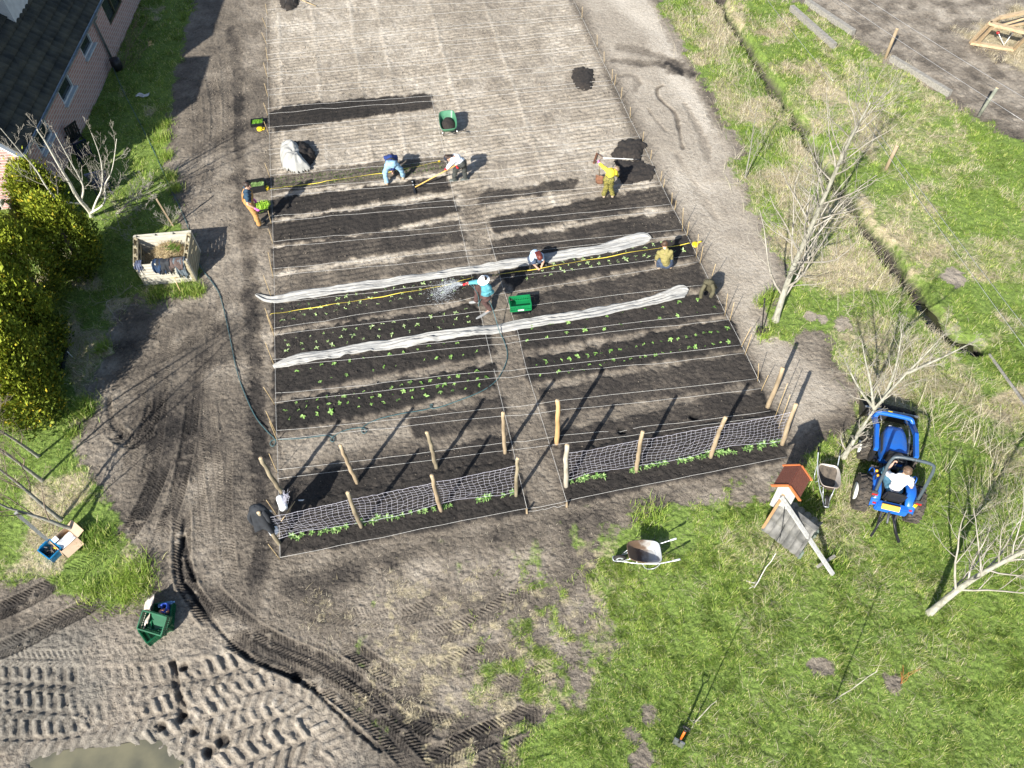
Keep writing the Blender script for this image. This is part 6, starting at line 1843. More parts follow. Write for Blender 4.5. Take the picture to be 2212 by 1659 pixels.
# spade with orange shaft in the near grass
a = GG(1462, 1612); t = G(1484, 1572, .98); o = empty('spade', a, 0, 'spade with a bright orange shaft and black D-handle stuck upright in the near grass', 'spade'); d = t - a
q = MB(); q.tube([d * .22, d * .45], .021, 10); q.tube([d * .78, d * .88], .018, 10); q.build('shaft', black_m, o)
q = MB(); q.tube([d * .42, d * .80], .024, 10); q.build('sleeve', pm('orange_plastic', (.80, .16, .02), (.65, .12, .015), 6, .4, bump=.02), o)
sd_ = Vector((.83, -.55, 0)); q = MB(); q.tube([d * .87, d * .93 + sd_ * .06, d + sd_ * .065], .014, 8); q.tube([d * .87, d * .93 - sd_ * .06, d - sd_ * .065], .014, 8); q.tube([d - sd_ * .075, d + sd_ * .075], .017, 8); q.build('handle', black_m, o)
q = MB(); V = []
for i in range(6):
    p = d * (.30 - .34 * i / 5)
    for s in (-1, -.4, .4, 1): w_ = .11 if i < 5 else .085; V.append(tuple(p + sd_ * s * w_ + Vector((0, 0, .012 * (1 - abs(s))))))
q.add(V, [(i * 4 + j, i * 4 + j + 1, i * 4 + j + 5, i * 4 + j + 4) for i in range(5) for j in range(3)]); q.beam(d * .30 - sd_ * .11, d * .30 + sd_ * .11, .03, .02); q.build('blade', steel, o).modifiers.new('s', 'SOLIDIFY').thickness = .006
# black rammer leaning on nothing at the headland
a = GG(1645, 720); t = G(1652, 646, 1.25); o = empty('earth_rammer', a, 0, 'black long-handled rammer with a broad head standing by the tall bare tree', 'rammer'); d = t - a
q = MB(); q.tube([d * .1, d * .6, d], .018, 8); q.build('shaft', black_m, o); q = MB(); q.tube([d * .9, d * 1.01], .026, 8); q.build('grip', rubber, o)
q = MB(); q.box((0, 0, .09), (.30, .15, .14), -.25, bev=.015); q.build('head', pm('brown_black_steel', (.05, .035, .03), (.025, .02, .018), 9, .7), o)
# handle sticking out of the far heap
a = G(646, -2, .25); b = G(683, 13, .05); q = MB(); q.tube([Vector(), b - a], .016, 8); tag(q.build('tool_handle', bamboo, None, a), 'pale wooden tool handle leaning off the heap at the top edge', 'handle')
for i, (p_, t_) in enumerate((((613, 18), (622, -10)), ((632, 16), (636, -12)))):
    a = G(*p_, .3); q = MB(); q.tube([Vector(), G(t_[0], t_[1], .75) - a], .016, 6); tag(q.build('dark_handle', black_m, None, a), ('dark tool shaft stuck in the left of the heap at the top edge', 'dark tool shaft stuck in the right of the heap at the top edge')[i], 'handle')
# thin planted canes in the meadow
for (bx_, tx_, h, lb) in (((1497, 1563), (1548, 1514), 1.85, 'pale crooked cane planted beside the orange spade'), ((1803, 1512), (1895, 1450), 2.0, 'straight grey cane planted in the near right meadow'), ((1628, 1271), (1676, 1195), 1.5, 'whitish cane planted left of the mill')):
    a = GG(*bx_); b = G(tx_[0], tx_[1], h) - a; R_ = random.Random(bx_[0]); q = MB()
    q.tube([Vector((0, 0, -.05))] + [b * f + Vector((R_.gauss(0, .012), R_.gauss(0, .012), 0)) for f in (.2, .4, .6, .8)] + [b], [.014, .013, .012, .011, .010, .008], 6)
    for i in range(4): p = b * (.03 + .05 * i); q.tube([p, p + Vector((R_.gauss(0, .1), R_.gauss(0, .1), .03))], .005, 4)
    tag(q.build('planted_cane', bark_pale if h > 1.6 else pm('bleached_wood', (.58, .56, .52), (.42, .40, .37), 6, .8), None, a), lb, 'cane', 'canes planted in the meadow')
q = MB(); R_ = random.Random(3); a = GG(1945, 1477)
for i in range(5): q.tube(smoothline([(0, 0, 0), (R_.gauss(.03, .06), R_.gauss(.06, .06), .2), (R_.gauss(.1, .12), R_.gauss(.15, .1), .42)], 2), .004, 4)
tag(q.build('orange_twigs', pm('orange_twig', (.44, .16, .04), (.30, .10, .03), 6, .7), None, a), 'small sprig of orange twigs in the near right meadow', 'twigs')
a = GG(2135, 768); q = MB(); q.beam(Vector((0, 0, .05)), GG(2215, 895) - a + Vector((0, 0, .2)), .05, .05); tag(q.build('grey_pole', wood_g, None, a), 'grey pole lying in the grass at the right edge below the ditch', 'pole')
a = GG(1560, 1050 - 20); 

# ================================================================ TRACTOR
blue = pm('tractor_blue', (.014, .115, .47), (.035, .115, .34), 2.2, .34, bump=.02, lo=.25, hi=.5)
dblue = pm('tractor_deep_blue', (.012, .10, .43), (.010, .085, .38), 3, .35, bump=.01)  # slightly deeper even blue for the grab rails
dgrey = pm('dark_grey_metal', (.07, .075, .08), (.045, .05, .055), 9, .5)
ropsm = pm('grey_blue_tube', (.065, .085, .10), (.05, .068, .082), 6, .4)
tan_m = pm('muddy_tyre', (.075, .062, .048), (.022, .020, .018), 10, .9, bump=.4)
seatm = pm('black_vinyl', (.02, .02, .022), None, 10, .5)
lampr = pm('red_lens', (.45, .02, .02), (.36, .015, .015), 9, .2, bump=0)
rl_, fl_ = G(1863, 1064, .42), G(1864, 967, .28); hd_ = math.atan2(fl_[1] - rl_[1], fl_[0] - rl_[0]); WB = math.hypot(fl_[0] - rl_[0], fl_[1] - rl_[1])
nl = Vector((-math.sin(hd_), math.cos(hd_), 0)); org = Vector((rl_[0], rl_[1], 0)) - nl * .55
tr_ = empty('tractor', (org[0], org[1], gz(org)), hd_, 'small blue tractor with front loader and grey roll bar, driven by a person in white', 'tractor')


def wheel(x, y, r, w_, rimr):
    s = 1 if y > 0 else -1; q = MB()
    q.lathe([(rimr, -w_ * .42), (r * .86, -w_ * .5), (r * .965, -w_ * .42), (r * .985, -w_ * .2), (r * .985, w_ * .2), (r * .965, w_ * .42), (r * .86, w_ * .5), (rimr, w_ * .42)], (x, y, r), 36, 'y')
    nlug = 18
    for i in range(nlug):
        for sd in (-1, 1):
            a = TAU * (i + (.5 if sd > 0 else 0)) / nlug
            for k in range(3):
                aa = a + k * .06; p = (x + math.cos(aa) * r * 1.0, y + sd * w_ * (.08 + .15 * k), r + math.sin(aa) * r * 1.0)
                q.box(p, (.045, w_ * .17, .035), rot=Matrix.Rotation(-aa, 3, 'Y') @ Matrix.Rotation(math.pi / 2, 3, 'Y'))
    o = q.build('wheel', tan_m, tr_)
    m = MB(); yo = y + s * w_ * .36
    m.lathe([(.0, 0.0), (rimr * .35, 0.0), (rimr * .45, -s * .02), (rimr * .8, -s * .03), (rimr * .98, s * .03), (rimr * 1.03, s * .05)], (x, yo, r), 28, 'y'); m.build('rim', white_p, o)
    h = MB(); h.lathe([(.0, s * .03), (rimr * .2, s * .028), (rimr * .24, 0)], (x, yo, r), 14, 'y'); h.build('hub', dgrey, o)


for y in (-.5, .5): wheel(0, y * 1.14, .42, .29, .20); wheel(WB, y * 1.06, .29, .21, .15)
q = MB()
rings = []
for x, hw_, zt, zb in ((.86, .25, 1.03, .5), (.95, .265, 1.02, .48), (1.3, .26, .99, .46), (1.55, .235, .94, .45), (1.70, .20, .88, .46), (1.74, .17, .80, .48)):
    rings.append([(x, hw_ * c, zb + (zt - zb) * h) for c, h in ((1, 0), (1.02, .55), (.97, .82), (.78, .95), (.35, 1.0), (-.35, 1.0), (-.78, .95), (-.97, .82), (-1.02, .55), (-1, 0))])
q.grid(rings); q.add(rings[-1], [tuple(range(10))]); q.add(rings[0], [tuple(range(10))[::-1]]); q.build('hood', blue, tr_)
q = MB(); q.box((1.745, 0, .66), (.02, .28, .26), bev=.006); q.build('grille', black_m, tr_)
for s in (-1, 1):
    q = MB(); q.box((1.74, s * .11, .82), (.03, .08, .05), bev=.01); q.build('headlight', pm('clear_lens', (.65, .67, .68), None, 9, .15, bump=0), tr_)
    q = MB(); q.box((1.25, s * .266, .75), (.5, .008, .16)); q.build('side_grille', dgrey, tr_)
q = MB(); q.box((1.0, 0, .40), (1.7, .34, .24), bev=.03); q.box((WB, 0, .30), (.12, .82, .12), bev=.02); q.box((0, 0, .45), (.36, .8, .26), bev=.04); q.build('chassis', dgrey, tr_)
q = MB(); q.box((.80, 0, .93), (.16, .50, .34), bev=.05); q.box((.72, 0, 1.06), (.12, .36, .10), bev=.03); q.build('dashboard', black_m, tr_)
q = MB(); ra = Matrix.Rotation(-.5, 3, 'Y')
q.tube([Vector((.58, 0, 1.12)) + ra @ Vector((.16 * math.cos(a), .16 * math.sin(a), 0)) for a in np.linspace(0, TAU, 25)[:-1]], .014, 8, closed=True); q.tube([(.72, 0, 1.02), (.58, 0, 1.12)], .02, 8)
for a in (0.5, 2.6, 4.7): q.tube([(.58, 0, 1.12), Vector((.58, 0, 1.12)) + ra @ Vector((.155 * math.cos(a), .155 * math.sin(a), 0))], .010, 6)
q.build('steering_wheel', black_m, tr_)
q = MB(); q.box((.45, 0, .50), (.60, .84, .04), bev=.01); q.build('footplate', pm('muddy_plate', (.12, .105, .085), (.06, .055, .05), 9, .8), tr_)
for s in (-1, 1):
    q = MB(); pr = []
    for x, z in ((.50, .56), (.40, .70), (.26, .82), (.08, .88), (-.16, .88), (-.32, .80), (-.42, .64)): pr.append([(x, s * y, z + dz) for y, dz in ((.27, -.10), (.275, 0), (.32, .02), (.43, .015), (.46, -.02), (.46, -.07))])
    q.grid(pr); o = q.build('fender', blue, tr_); o.modifiers.new('s', 'SOLIDIFY').thickness = .02
    q = MB(); q.box((-.36, s * .37, .74), (.06, .15, .14), rot=Matrix.Rotation(.5, 3, 'Y'), bev=.015); q.build('rear_lamp_housing', blue, tr_)
    q = MB(); q.box((-.405, s * .37, .73), (.02, .10, .05)); q.build('rear_light', lampr, tr_)
    q = MB(); q.tube(smoothline([(.50, s * .48, .52), (.56, s * .47, .72), (.36, s * .46, .95), (.26, s * .44, .86)], 2), .014, 8); q.build('grab_rail', dblue, tr_)
q = MB(); q.box((.02, 0, .66), (.44, .48, .12), bev=.04); q.build('seat', seatm, tr_)
q = MB(); q.box((-.24, 0, .86), (.10, .46, .42), rot=Matrix.Rotation(-.15, 3, 'Y'), bev=.04); q.build('seat_back', seatm, tr_)
q = MB(); q.box((-.40, 0, .66), (.16, .70, .26), bev=.03); q.build('rear_panel', blue, tr_)
q = MB(); q.box((-.48, .05, .80), (.06, .38, .12), rot=Matrix.Rotation(.7, 3, 'Y'), bev=.005); q.build('number_plate', pm('yellow_plate', (.82, .50, .04), (.74, .42, .03), 9, .4, bump=0), tr_)
q = MB()
for s in (-1, 1): q.tube(smoothline([(-.30, s * .42, .62), (-.28, s * .44, 1.0), (-.14, s * .45, 1.55), (-.03, s * .44, 2.0), (0, s * .36, 2.10), (0, 0, 2.12)], 2), .036, 8)
q.build('roll_bar', ropsm, tr_)
for s in (-1, 1):
    q = MB(); q.box((-.34, s * .46, 1.02), (.06, .14, .10), bev=.01); q.build('side_lamp', dgrey, tr_)
    q = MB(); q.box((-.375, s * .46, 1.02), (.015, .12, .05)); q.build('red_lens', lampr, tr_)
q = MB(); q.beam((-.30, -.40, .72), (-.30, -.47, .98), .05, .05); q.build('yellow_sticker_arm', black_m, tr_)
q = MB(); q.box((-.335, -.44, .86), (.012, .07, .16)); q.build('sticker', yellow_pl, tr_)
for i, (x, y) in enumerate(((.22, .47), (.10, .44))):
    q = MB(); q.tube([(x, y, .80), (x + .03, y - .03, 1.02)], .012, 6); o = q.build('lever', black_m, tr_); k = MB(); k.ball((x + .03, y - .03, 1.04), .034, 10, 8); k.build('knob', pm('orange_knob', (.85, .40, .02), None, 8, .3), o)
for s in (-1, 1):
    q = MB(); q.beam((-.35, s * .12, .45), (-.80, s * .20, .36), .05, .06); q.beam((-.55, s * .16, .42), (-.30, s * .16, .80), .035, .035); q.beam((-.80, s * .20, .36), (-1.02, s * .30, .30), .05, .06); q.tube([(-.45, s * .05, .55), (-.85, s * .22, .36)], .016, 6); q.build('hitch_arm', black_m, tr_)
q = MB(); q.tube([(-.35, 0, .62), (-.75, .04, .55)], .026, 8); q.build('top_link', dgrey, tr_)
LX = 2.05
for s in (-1, 1):
    q = MB(); q.box((.98, s * .44, .62), (.14, .08, .46), bev=.01); q.beam((.98, s * .46, .5), (.98, s * .2, .42), .1, .1); q.build('loader_bracket', black_m, tr_)
    q = MB(); q.beam((.92, s * .44, .92), (1.62, s * .44, .90), .085, .12); q.beam((1.58, s * .44, .91), (LX + .06, s * .44, .62), .085, .12); q.beam((LX + .02, s * .44, .66), (LX + .40, s * .42, .26), .08, .10); q.build('loader_arm', blue, tr_)
    q = MB(); q.tube([(1.06, s * .36, .55), (1.62, s * .36, .74)], .026, 8); q.tube([(1.62, s * .36, .74), (1.95, s * .36, .66)], .014, 8); q.tube([(1.9, s * .30, .78), (2.5, s * .30, .48)], .018, 8); q.build('hydraulic_ram', steel, tr_)
q = MB(); q.tube(smoothline([(LX - .08, -.44, .70), (LX + .04, -.40, .78), (LX + .06, -.3, .80), (LX + .06, .3, .80), (LX + .04, .40, .78), (LX - .08, .44, .70)], 2), .055, 10); q.build('cross_tube', blue, tr_)
q = MB(); q.box((LX + .115, .12, .82), (.012, .10, .05)); q.build('sticker', yellow_pl, tr_)
q = MB(); BW = .62
pr = [(2.42, .52), (2.40, .30), (2.44, .10), (2.56, .03), (2.98, .02)]
q.grid([[(x, -BW, z), (x, -BW / 3, z), (x, BW / 3, z), (x, BW, z)] for x, z in pr], False)
o = q.build('bucket', pm('worn_black_steel', (.035, .033, .032), (.018, .017, .016), 7, .5), tr_); o.modifiers.new('s', 'SOLIDIFY').thickness = .02
for s in (-1, 1):
    q = MB(); q.prism([(2.42, 0), (2.40, 0), (2.98, 0)], 0, 0); q = MB(); P = [(2.42, .52), (2.40, .30), (2.44, .10), (2.56, .03), (2.98, .02), (2.80, .25)]
    V = [(x, s * BW, z) for x, z in P] + [(x, s * (BW + .012), z) for x, z in P]; q.add(V, [tuple(range(6)), tuple(range(11, 5, -1))] + [(i, 6 + i, 6 + (i + 1) % 6, (i + 1) % 6) for i in range(6)], False); q.build('bucket_side', MATS['worn_black_steel'], tr_)
q = MB(); q.box((2.41, 0, .54), (.05, 2 * BW, .035), bev=.006); q.build('bucket_lip', steel, tr_)
ld = MB(); X, Y = np.meshgrid(np.linspace(2.44, 2.92, 16), np.linspace(-.58, .58, 24)); Z = .10 + .26 * np.sin(np.clip((X - 2.40) / .55, 0, 1) * math.pi) * (1 - .5 * (Y / .6) ** 4) + .06 * (fbm(X.ravel(), Y.ravel(), 8, 3, 7).reshape(X.shape) - .5)
ld.grid(np.stack([X, Y, Z], -1)); ld.build('soil_load', compost_m, tr_)
# ================================================================ PEOPLE
skin = pm('skin', (.62, .38, .28), (.54, .31, .22), 6, .55, bump=.03)
DG = bpy.context.evaluated_depsgraph_get


def remesh(mb, name, mat, parent, vox, smooth=3, fac=.5, wrinkle=0.0):
    """one continuous closed surface grown over overlapping tapered forms"""
    me = mb.mesh(name + '_src'); o = bpy.data.objects.new('tmp', me); COL.objects.link(o)
    r = o.modifiers.new('r', 'REMESH'); r.mode = 'VOXEL'; r.voxel_size = vox
    if smooth:
        s = o.modifiers.new('s', 'SMOOTH'); s.iterations = smooth; s.factor = fac
    bpy.context.view_layer.update()
    dg = bpy.context.evaluated_depsgraph_get()
    nm = bpy.data.meshes.new_from_object(o.evaluated_get(dg))
    bpy.data.objects.remove(o); bpy.data.meshes.remove(me)
    nm.name = name; nv = len(nm.vertices)
    if wrinkle:
        co = np.zeros(nv * 3); nm.vertices.foreach_get('co', co); co = co.reshape(-1, 3)
        no = np.zeros(nv * 3); nm.vertices.foreach_get('normal', no); no = no.reshape(-1, 3)
        w_ = fbm(co[:, 0] * 1.2 + co[:, 2] * .5, co[:, 1] * 1.2 + co[:, 2] * 2.6, 6.0, 3, 5) - .5
        co += no * (w_ * wrinkle)[:, None]; nm.vertices.foreach_set('co', co.ravel()); nm.update()
    nm.polygons.foreach_set('use_smooth', np.ones(len(nm.polygons), bool))
    nm.materials.clear(); nm.materials.append(mat)
    f = bpy.data.objects.new(name, nm); COL.objects.link(f); f.parent = parent
    return f


def vec(*a): return np.array(a, float)


STAND = dict(pelvis=(0, 0, .95), chest=(0, .01, 1.26), neck=(0, 0, 1.45), head=(0, .03, 1.60), face=(0, 1, -.1),
             shL=(-.19, 0, 1.40), shR=(.19, 0, 1.40), elL=(-.24, .0, 1.12), elR=(.24, 0, 1.12), haL=(-.25, .10, .88), haR=(.25, .10, .88),
             hipL=(-.09, 0, .92), hipR=(.09, 0, .92), knL=(-.11, .03, .50), knR=(.11, .03, .50), anL=(-.12, -.02, .09), anR=(.12, -.02, .09), toeL=(-.15, .18, .03), toeR=(.15, .18, .03),
             grip=.55)


def person(px, heading_, pose, label, shirt, legs, shoes, hair, sleeves='long', gloves=None, hat=None, extra=None, hairlen=0, legcut=.0, scale=1.0, base=None, jacket_len=0.0, z0=0.0):
    """heading_: world angle the person faces; local axes x right, y ahead, z up; values ('px', x, y, z) are survey points"""
    b = base if base is not None else GG(*px)
    o = empty('person', (b[0], b[1], b[2] + z0), heading_ - math.pi / 2, label, 'person')
    ca, sa = math.cos(heading_ - math.pi / 2), math.sin(heading_ - math.pi / 2)
    J = dict(STAND); J.update(pose)
    for k, v_ in list(J.items()):
        if isinstance(v_, tuple) and v_[0] == 'px':
            g_ = G(v_[1], v_[2], v_[3]); dx, dy = g_[0] - b[0], g_[1] - b[1]
            J[k] = (ca * dx + sa * dy, -sa * dx + ca * dy, v_[3] - b[2])
    J = {k: (np.array(v_, float) if isinstance(v_, (tuple, list, np.ndarray)) else v_) for k, v_ in J.items()}
    nrm = lambda a: a / (np.linalg.norm(a) + 1e-9)
    up_h = nrm(J['head'] - J['neck']); fc = nrm(J['face']); fc = nrm(fc - up_h * (fc @ up_h)); rt = np.cross(fc, up_h)
    # ---- body
    B = MB()
    B.capsule(J['pelvis'] - vec(.05, 0, 0), J['pelvis'] + vec(.05, 0, 0), .115, .115)
    mid = (J['pelvis'] + J['chest']) / 2
    B.capsule(J['pelvis'], mid, .125, .115); B.capsule(mid, J['chest'], .115, .125)
    for s in 'LR':
        B.capsule(J['chest'] * .6 + J['sh' + s] * .4, J['sh' + s], .095, .062)
        B.capsule(J['chest'], J['neck'] * .7 + J['sh' + s] * .3, .11, .07)
        B.capsule(J['sh' + s], J['el' + s], .052, .040); B.capsule(J['el' + s], J['ha' + s], .040, .027)
        B.capsule(J['pelvis'] * .5 + J['hip' + s] * .5, J['hip' + s], .11, .095); B.capsule(J['hip' + s], J['kn' + s], .088, .058); B.capsule(J['kn' + s], J['an' + s], .056, .038)
        cf = J['kn' + s] * .68 + J['an' + s] * .32; B.ball(cf, .060, 10, 8)
        B.capsule(J['an' + s] - vec(0, 0, .03), J['toe' + s], .042, .030)
        # hand: palm, four unequal fingers bent at the knuckles, thumb from the side of the palm
        w_ = J['ha' + s]; d = nrm(w_ - J['el' + s]); pn = J.get('palm' + s); pn = nrm(np.array(pn, float)) if pn is not None else nrm(np.cross(d, vec(0, 0, 1) if abs(d[2]) < .9 else vec(0, 1, 0)) * (1 if s == 'L' else -1))
        pn = nrm(pn - d * (pn @ d)); sd = np.cross(d, pn)
        if s == 'R': sd = -sd
        pe = w_ + d * .085
        for q in (-1, 0, 1): B.capsule(w_ + sd * .016 * q, pe + sd * .024 * q, .018, .015, 8)
        cl = J['grip']
        for q, L in zip((-1.5, -.5, .5, 1.5), (.066, .078, .083, .074)):
            a = pe + sd * .0185 * q
            k1 = a + (d * math.cos(cl * .7) + pn * math.sin(cl * .7)) * L * .45; k2 = k1 + (d * math.cos(cl * 1.5) + pn * math.sin(cl * 1.5)) * L * .32; k3 = k2 + (d * math.cos(cl * 2.1) + pn * math.sin(cl * 2.1)) * L * .26
            B.tube([a - d * .02, a, k1, k2, k3], [.009, .0095, .0088, .008, .006], 7)
        t0 = w_ + d * .025 + sd * .024; t1 = t0 + nrm(d * .6 + sd * .8 + pn * .3) * .038; t2 = t1 + nrm(d * .9 + sd * .25 + pn * .4) * .032
        B.tube([t0 - sd * .012, t0, t1, t2], [.012, .0125, .011, .008], 7)
    B.capsule(J['neck'] - up_h * .06, J['head'] - up_h * .06, .058, .052)
    hr = np.stack([rt, fc, up_h], 1); hc = J['head']
    B.ball(hc, (.075, .092, .105), 16, 12, hr)
    B.capsule(hc - up_h * .065 + fc * .03, hc - up_h * .09 + fc * .055, .052, .034)          # jaw
    B.tube([hc + fc * .085 + up_h * .02, hc + fc * .112 - up_h * .025, hc + fc * .085 - up_h * .035], [.010, .016, .010], 8)   # nose
    for s in (-1, 1):
        B.ball(hc + rt * s * .076 - up_h * .005, (.012, .022, .032), 8, 6, hr)                # ears
        B.ball(hc + rt * s * .034 + fc * .078 + up_h * .028, (.024, .014, .010), 8, 6, hr)    # brows
    B.tube([hc + fc * .084 - up_h * .058 - rt * .024, hc + fc * .094 - up_h * .058, hc + fc * .084 - up_h * .058 + rt * .024], .007, 6)   # lips
    remesh(B, 'body', skin, o, .0085, 2)
    for s in (-1, 1):
        e = MB(); e.ball(hc + rt * s * .033 + fc * .083 + up_h * .008, .0125, 8, 6); e.build('eye', pm('eye', (.05, .04, .035), (.04, .03, .028), 9, .2, bump=0), o)
    # ---- hair
    if hair is not None:
        Hm = MB(); Hm.ball(hc + up_h * .022 - fc * .018, (.086, .100, .102), 14, 10, hr)
        if hairlen == 1: Hm.ball(hc - fc * .10 + up_h * .03, .045, 10, 8)                     # bun
        if hairlen == 2:
            for s in (-1, -.4, .4, 1): Hm.capsule(hc - fc * (.06 - .02 * abs(s)) + rt * s * .06, hc - fc * .075 + rt * s * .055 - up_h * .14, .042, .026)
        if hairlen == 3:
            R2 = random.Random(int(b[0] * 100))
            for i in range(34):
                v_ = nrm(np.array([R2.gauss(0, 1), R2.gauss(-.25, .8), R2.uniform(-.1, 1.2)])); Hm.ball(hc + (hr @ (v_ * vec(.086, .100, .106))), .024, 7, 5)
        remesh(Hm, 'hair', hair, o, .011, 1, wrinkle=.014)
    # ---- upper garment
    g = .014; T = MB()
    T.capsule(J['pelvis'] - vec(.05, 0, 0), J['pelvis'] + vec(.05, 0, 0), .118 + g, .118 + g)
    T.capsule(J['pelvis'] * (1 + jacket_len) - mid * jacket_len if jacket_len else J['pelvis'] * .8 + mid * .2, mid, .125 + g, .125 + g); T.capsule(mid, J['chest'], .125 + g, .132 + g)
    for s in 'LR':
        T.capsule(J['chest'] * .6 + J['sh' + s] * .4, J['sh' + s], .105 + g, .066 + g)
        T.capsule(J['chest'], J['neck'] * .7 + J['sh' + s] * .3, .115 + g, .066 + g)
        if sleeves == 'long': T.capsule(J['sh' + s], J['el' + s], .058 + g, .048 + g); T.capsule(J['el' + s], J['el' + s] * .10 + J['ha' + s] * .90, .048 + g, .034 + g)
        else: T.capsule(J['sh' + s], J['sh' + s] * (.45) + J['el' + s] * .55, .060 + g, .056 + g)
    remesh(T, 'top', shirt, o, .014, 2, wrinkle=.050)
    # ---- trousers
    Lg = MB(); g2 = .016
    Lg.capsule(J['pelvis'] - vec(.05, 0, 0), J['pelvis'] + vec(.05, 0, 0), .122 + g2, .122 + g2)
    Lg.capsule(J['pelvis'], J['pelvis'] * .55 + mid * .45, .122 + g2, .108 + g2)
    for s in 'LR':
        Lg.capsule(J['pelvis'] * .5 + J['hip' + s] * .5, J['hip' + s], .115 + g2, .100 + g2); Lg.capsule(J['hip' + s], J['kn' + s], .095 + g2, .066 + g2)
        c_ = legcut; Lg.capsule(J['kn' + s], J['kn' + s] * (.06 + c_) + J['an' + s] * (.94 - c_), .066 + g2, .058 + g2)
    remesh(Lg, 'trousers', legs, o, .014, 2, wrinkle=.048)
    # ---- shoes
    for s in 'LR':
        S_ = MB(); f_ = nrm(J['toe' + s] - J['an' + s] * vec(1, 1, 0) - vec(0, 0, .03)); a = J['an' + s]
        S_.capsule(a - vec(0, 0, .035) - f_ * .05, a - vec(0, 0, .045) + f_ * .04, .052, .050); S_.capsule(a - vec(0, 0, .045) + f_ * .03, J['toe' + s] + f_ * .03, .050, .040); S_.capsule(a + vec(0, 0, .03), a - vec(0, 0, .04), .050, .052)
        remesh(S_, 'shoe', shoes, o, .013, 2)
    if gloves is not None:
        for s in 'LR':
            w_ = J['ha' + s]; d = nrm(w_ - J['el' + s]); pn = J.get('palm' + s); pn = nrm(np.array(pn, float)) if pn is not None else nrm(np.cross(d, vec(0, 0, 1) if abs(d[2]) < .9 else vec(0, 1, 0)) * (1 if s == 'L' else -1))
            pn = nrm(pn - d * (pn @ d)); sd = np.cross(d, pn); sd = -sd if s == 'R' else sd
            pe = w_ + d * .085; Q = MB(); cl = J['grip']
            Q.capsule(w_ - d * .045, w_ + d * .01, .036, .030)
            for q in (-1, 0, 1): Q.capsule(w_ + sd * .016 * q, pe + sd * .024 * q, .0215, .0185, 8)
            for q, L in zip((-1.5, -.5, .5, 1.5), (.066, .078, .083, .074)):
                a = pe + sd * .0195 * q; k1 = a + (d * math.cos(cl * .7) + pn * math.sin(cl * .7)) * L * .45; k2 = k1 + (d * math.cos(cl * 1.5) + pn * math.sin(cl * 1.5)) * L * .32; k3 = k2 + (d * math.cos(cl * 2.1) + pn * math.sin(cl * 2.1)) * L * .30
                Q.tube([a - d * .02, a, k1, k2, k3], [.0125, .0125, .0118, .011, .009], 7)
            t0 = w_ + d * .025 + sd * .024; t1 = t0 + nrm(d * .6 + sd * .8 + pn * .3) * .038; t2 = t1 + nrm(d * .9 + sd * .25 + pn * .4) * .036
            Q.tube([t0 - sd * .012, t0, t1, t2], [.0155, .0155, .014, .011], 7)
            remesh(Q, 'glove', gloves, o, .0085, 1)
    if hat is not None:
        kind, hm = hat; Q = MB()
        if kind == 'sun':
            Q.lathe([(.0, .105), (.06, .10), (.088, .06), (.095, .01), (.13, -.015), (.172, -.04), (.176, -.046), (.13, -.025), (.09, .0)], n=24)
        else:
            Q.lathe([(.0, .115), (.05, .108), (.085, .07), (.096, .015), (.097, .0), (.085, .0)], n=20)
            Q.box((0, .125, .006), (.15, .10, .012), bev=.005)
        hm_o = Q.build('hat', hm, o); R3 = np.stack([rt, fc, up_h], 1); mt = Matrix(R3.tolist()).to_4x4(); mt.translation = Vector(hc + up_h * .015); hm_o.matrix_local = mt
    if extra: extra(o, J)
    return o


jeans = pm('light_denim', (.28, .46, .60), (.20, .34, .46), 9, .85, bump=.2)
djeans = pm('dark_denim', (.05, .07, .115), (.03, .045, .075), 9, .85, bump=.2)
brown_hair = pm('brown_hair', (.085, .045, .025), (.04, .022, .013), 22, .55, bump=.4, stretch=(1, 1, .3))
dark_hair = pm('dark_brown_hair', (.045, .024, .015), (.02, .012, .008), 22, .5, bump=.4)
red_hair = pm('auburn_hair', (.15, .028, .018), (.075, .014, .010), 22, .5, bump=.4)
dshoe = pm('dark_shoe', (.03, .028, .026), None, 12, .7); gshoe = pm('grey_shoe', (.30, .31, .31), (.20, .20, .20), 12, .8); tshoe = pm('tan_shoe', (.34, .26, .18), (.24, .18, .12), 12, .8)
pink = pm('pink_glove', (.80, .22, .60), (.66, .15, .48), 9, .6); redg = pm('red_glove', (.62, .02, .03), (.48, .015, .02), 9, .6)


# 1 standing at the left with dungarees
def straps(o, J):
    m = pm('ochre_canvas', (.50, .28, .095), (.38, .205, .07), 7, .85, bump=.2)
    for s in 'LR':
        q = MB(); sh_ = J['sh' + s] * .55 + J['neck'] * .45; q.tube(smoothline([J['pelvis'] + vec(.06 * (1 if s == 'R' else -1), -.15, .14), J['chest'] + vec(.07 * (1 if s == 'R' else -1), -.158, .02), sh_ + vec(0, -.02, .065), J['chest'] + vec(.08 * (1 if s == 'R' else -1), .158, .02)], 2), .018, 6); q.build('strap', m, o)
    q = MB(); q.capsule(J['pelvis'] + vec(0, .03, .05), J['chest'] + vec(0, .055, -.03), .125, .115); q.capsule(J['pelvis'] + vec(0, -.02, .05), J['pelvis'] + vec(0, -.02, .14), .145, .135); remesh(q, 'bib', m, o, .016, 2, wrinkle=.02)


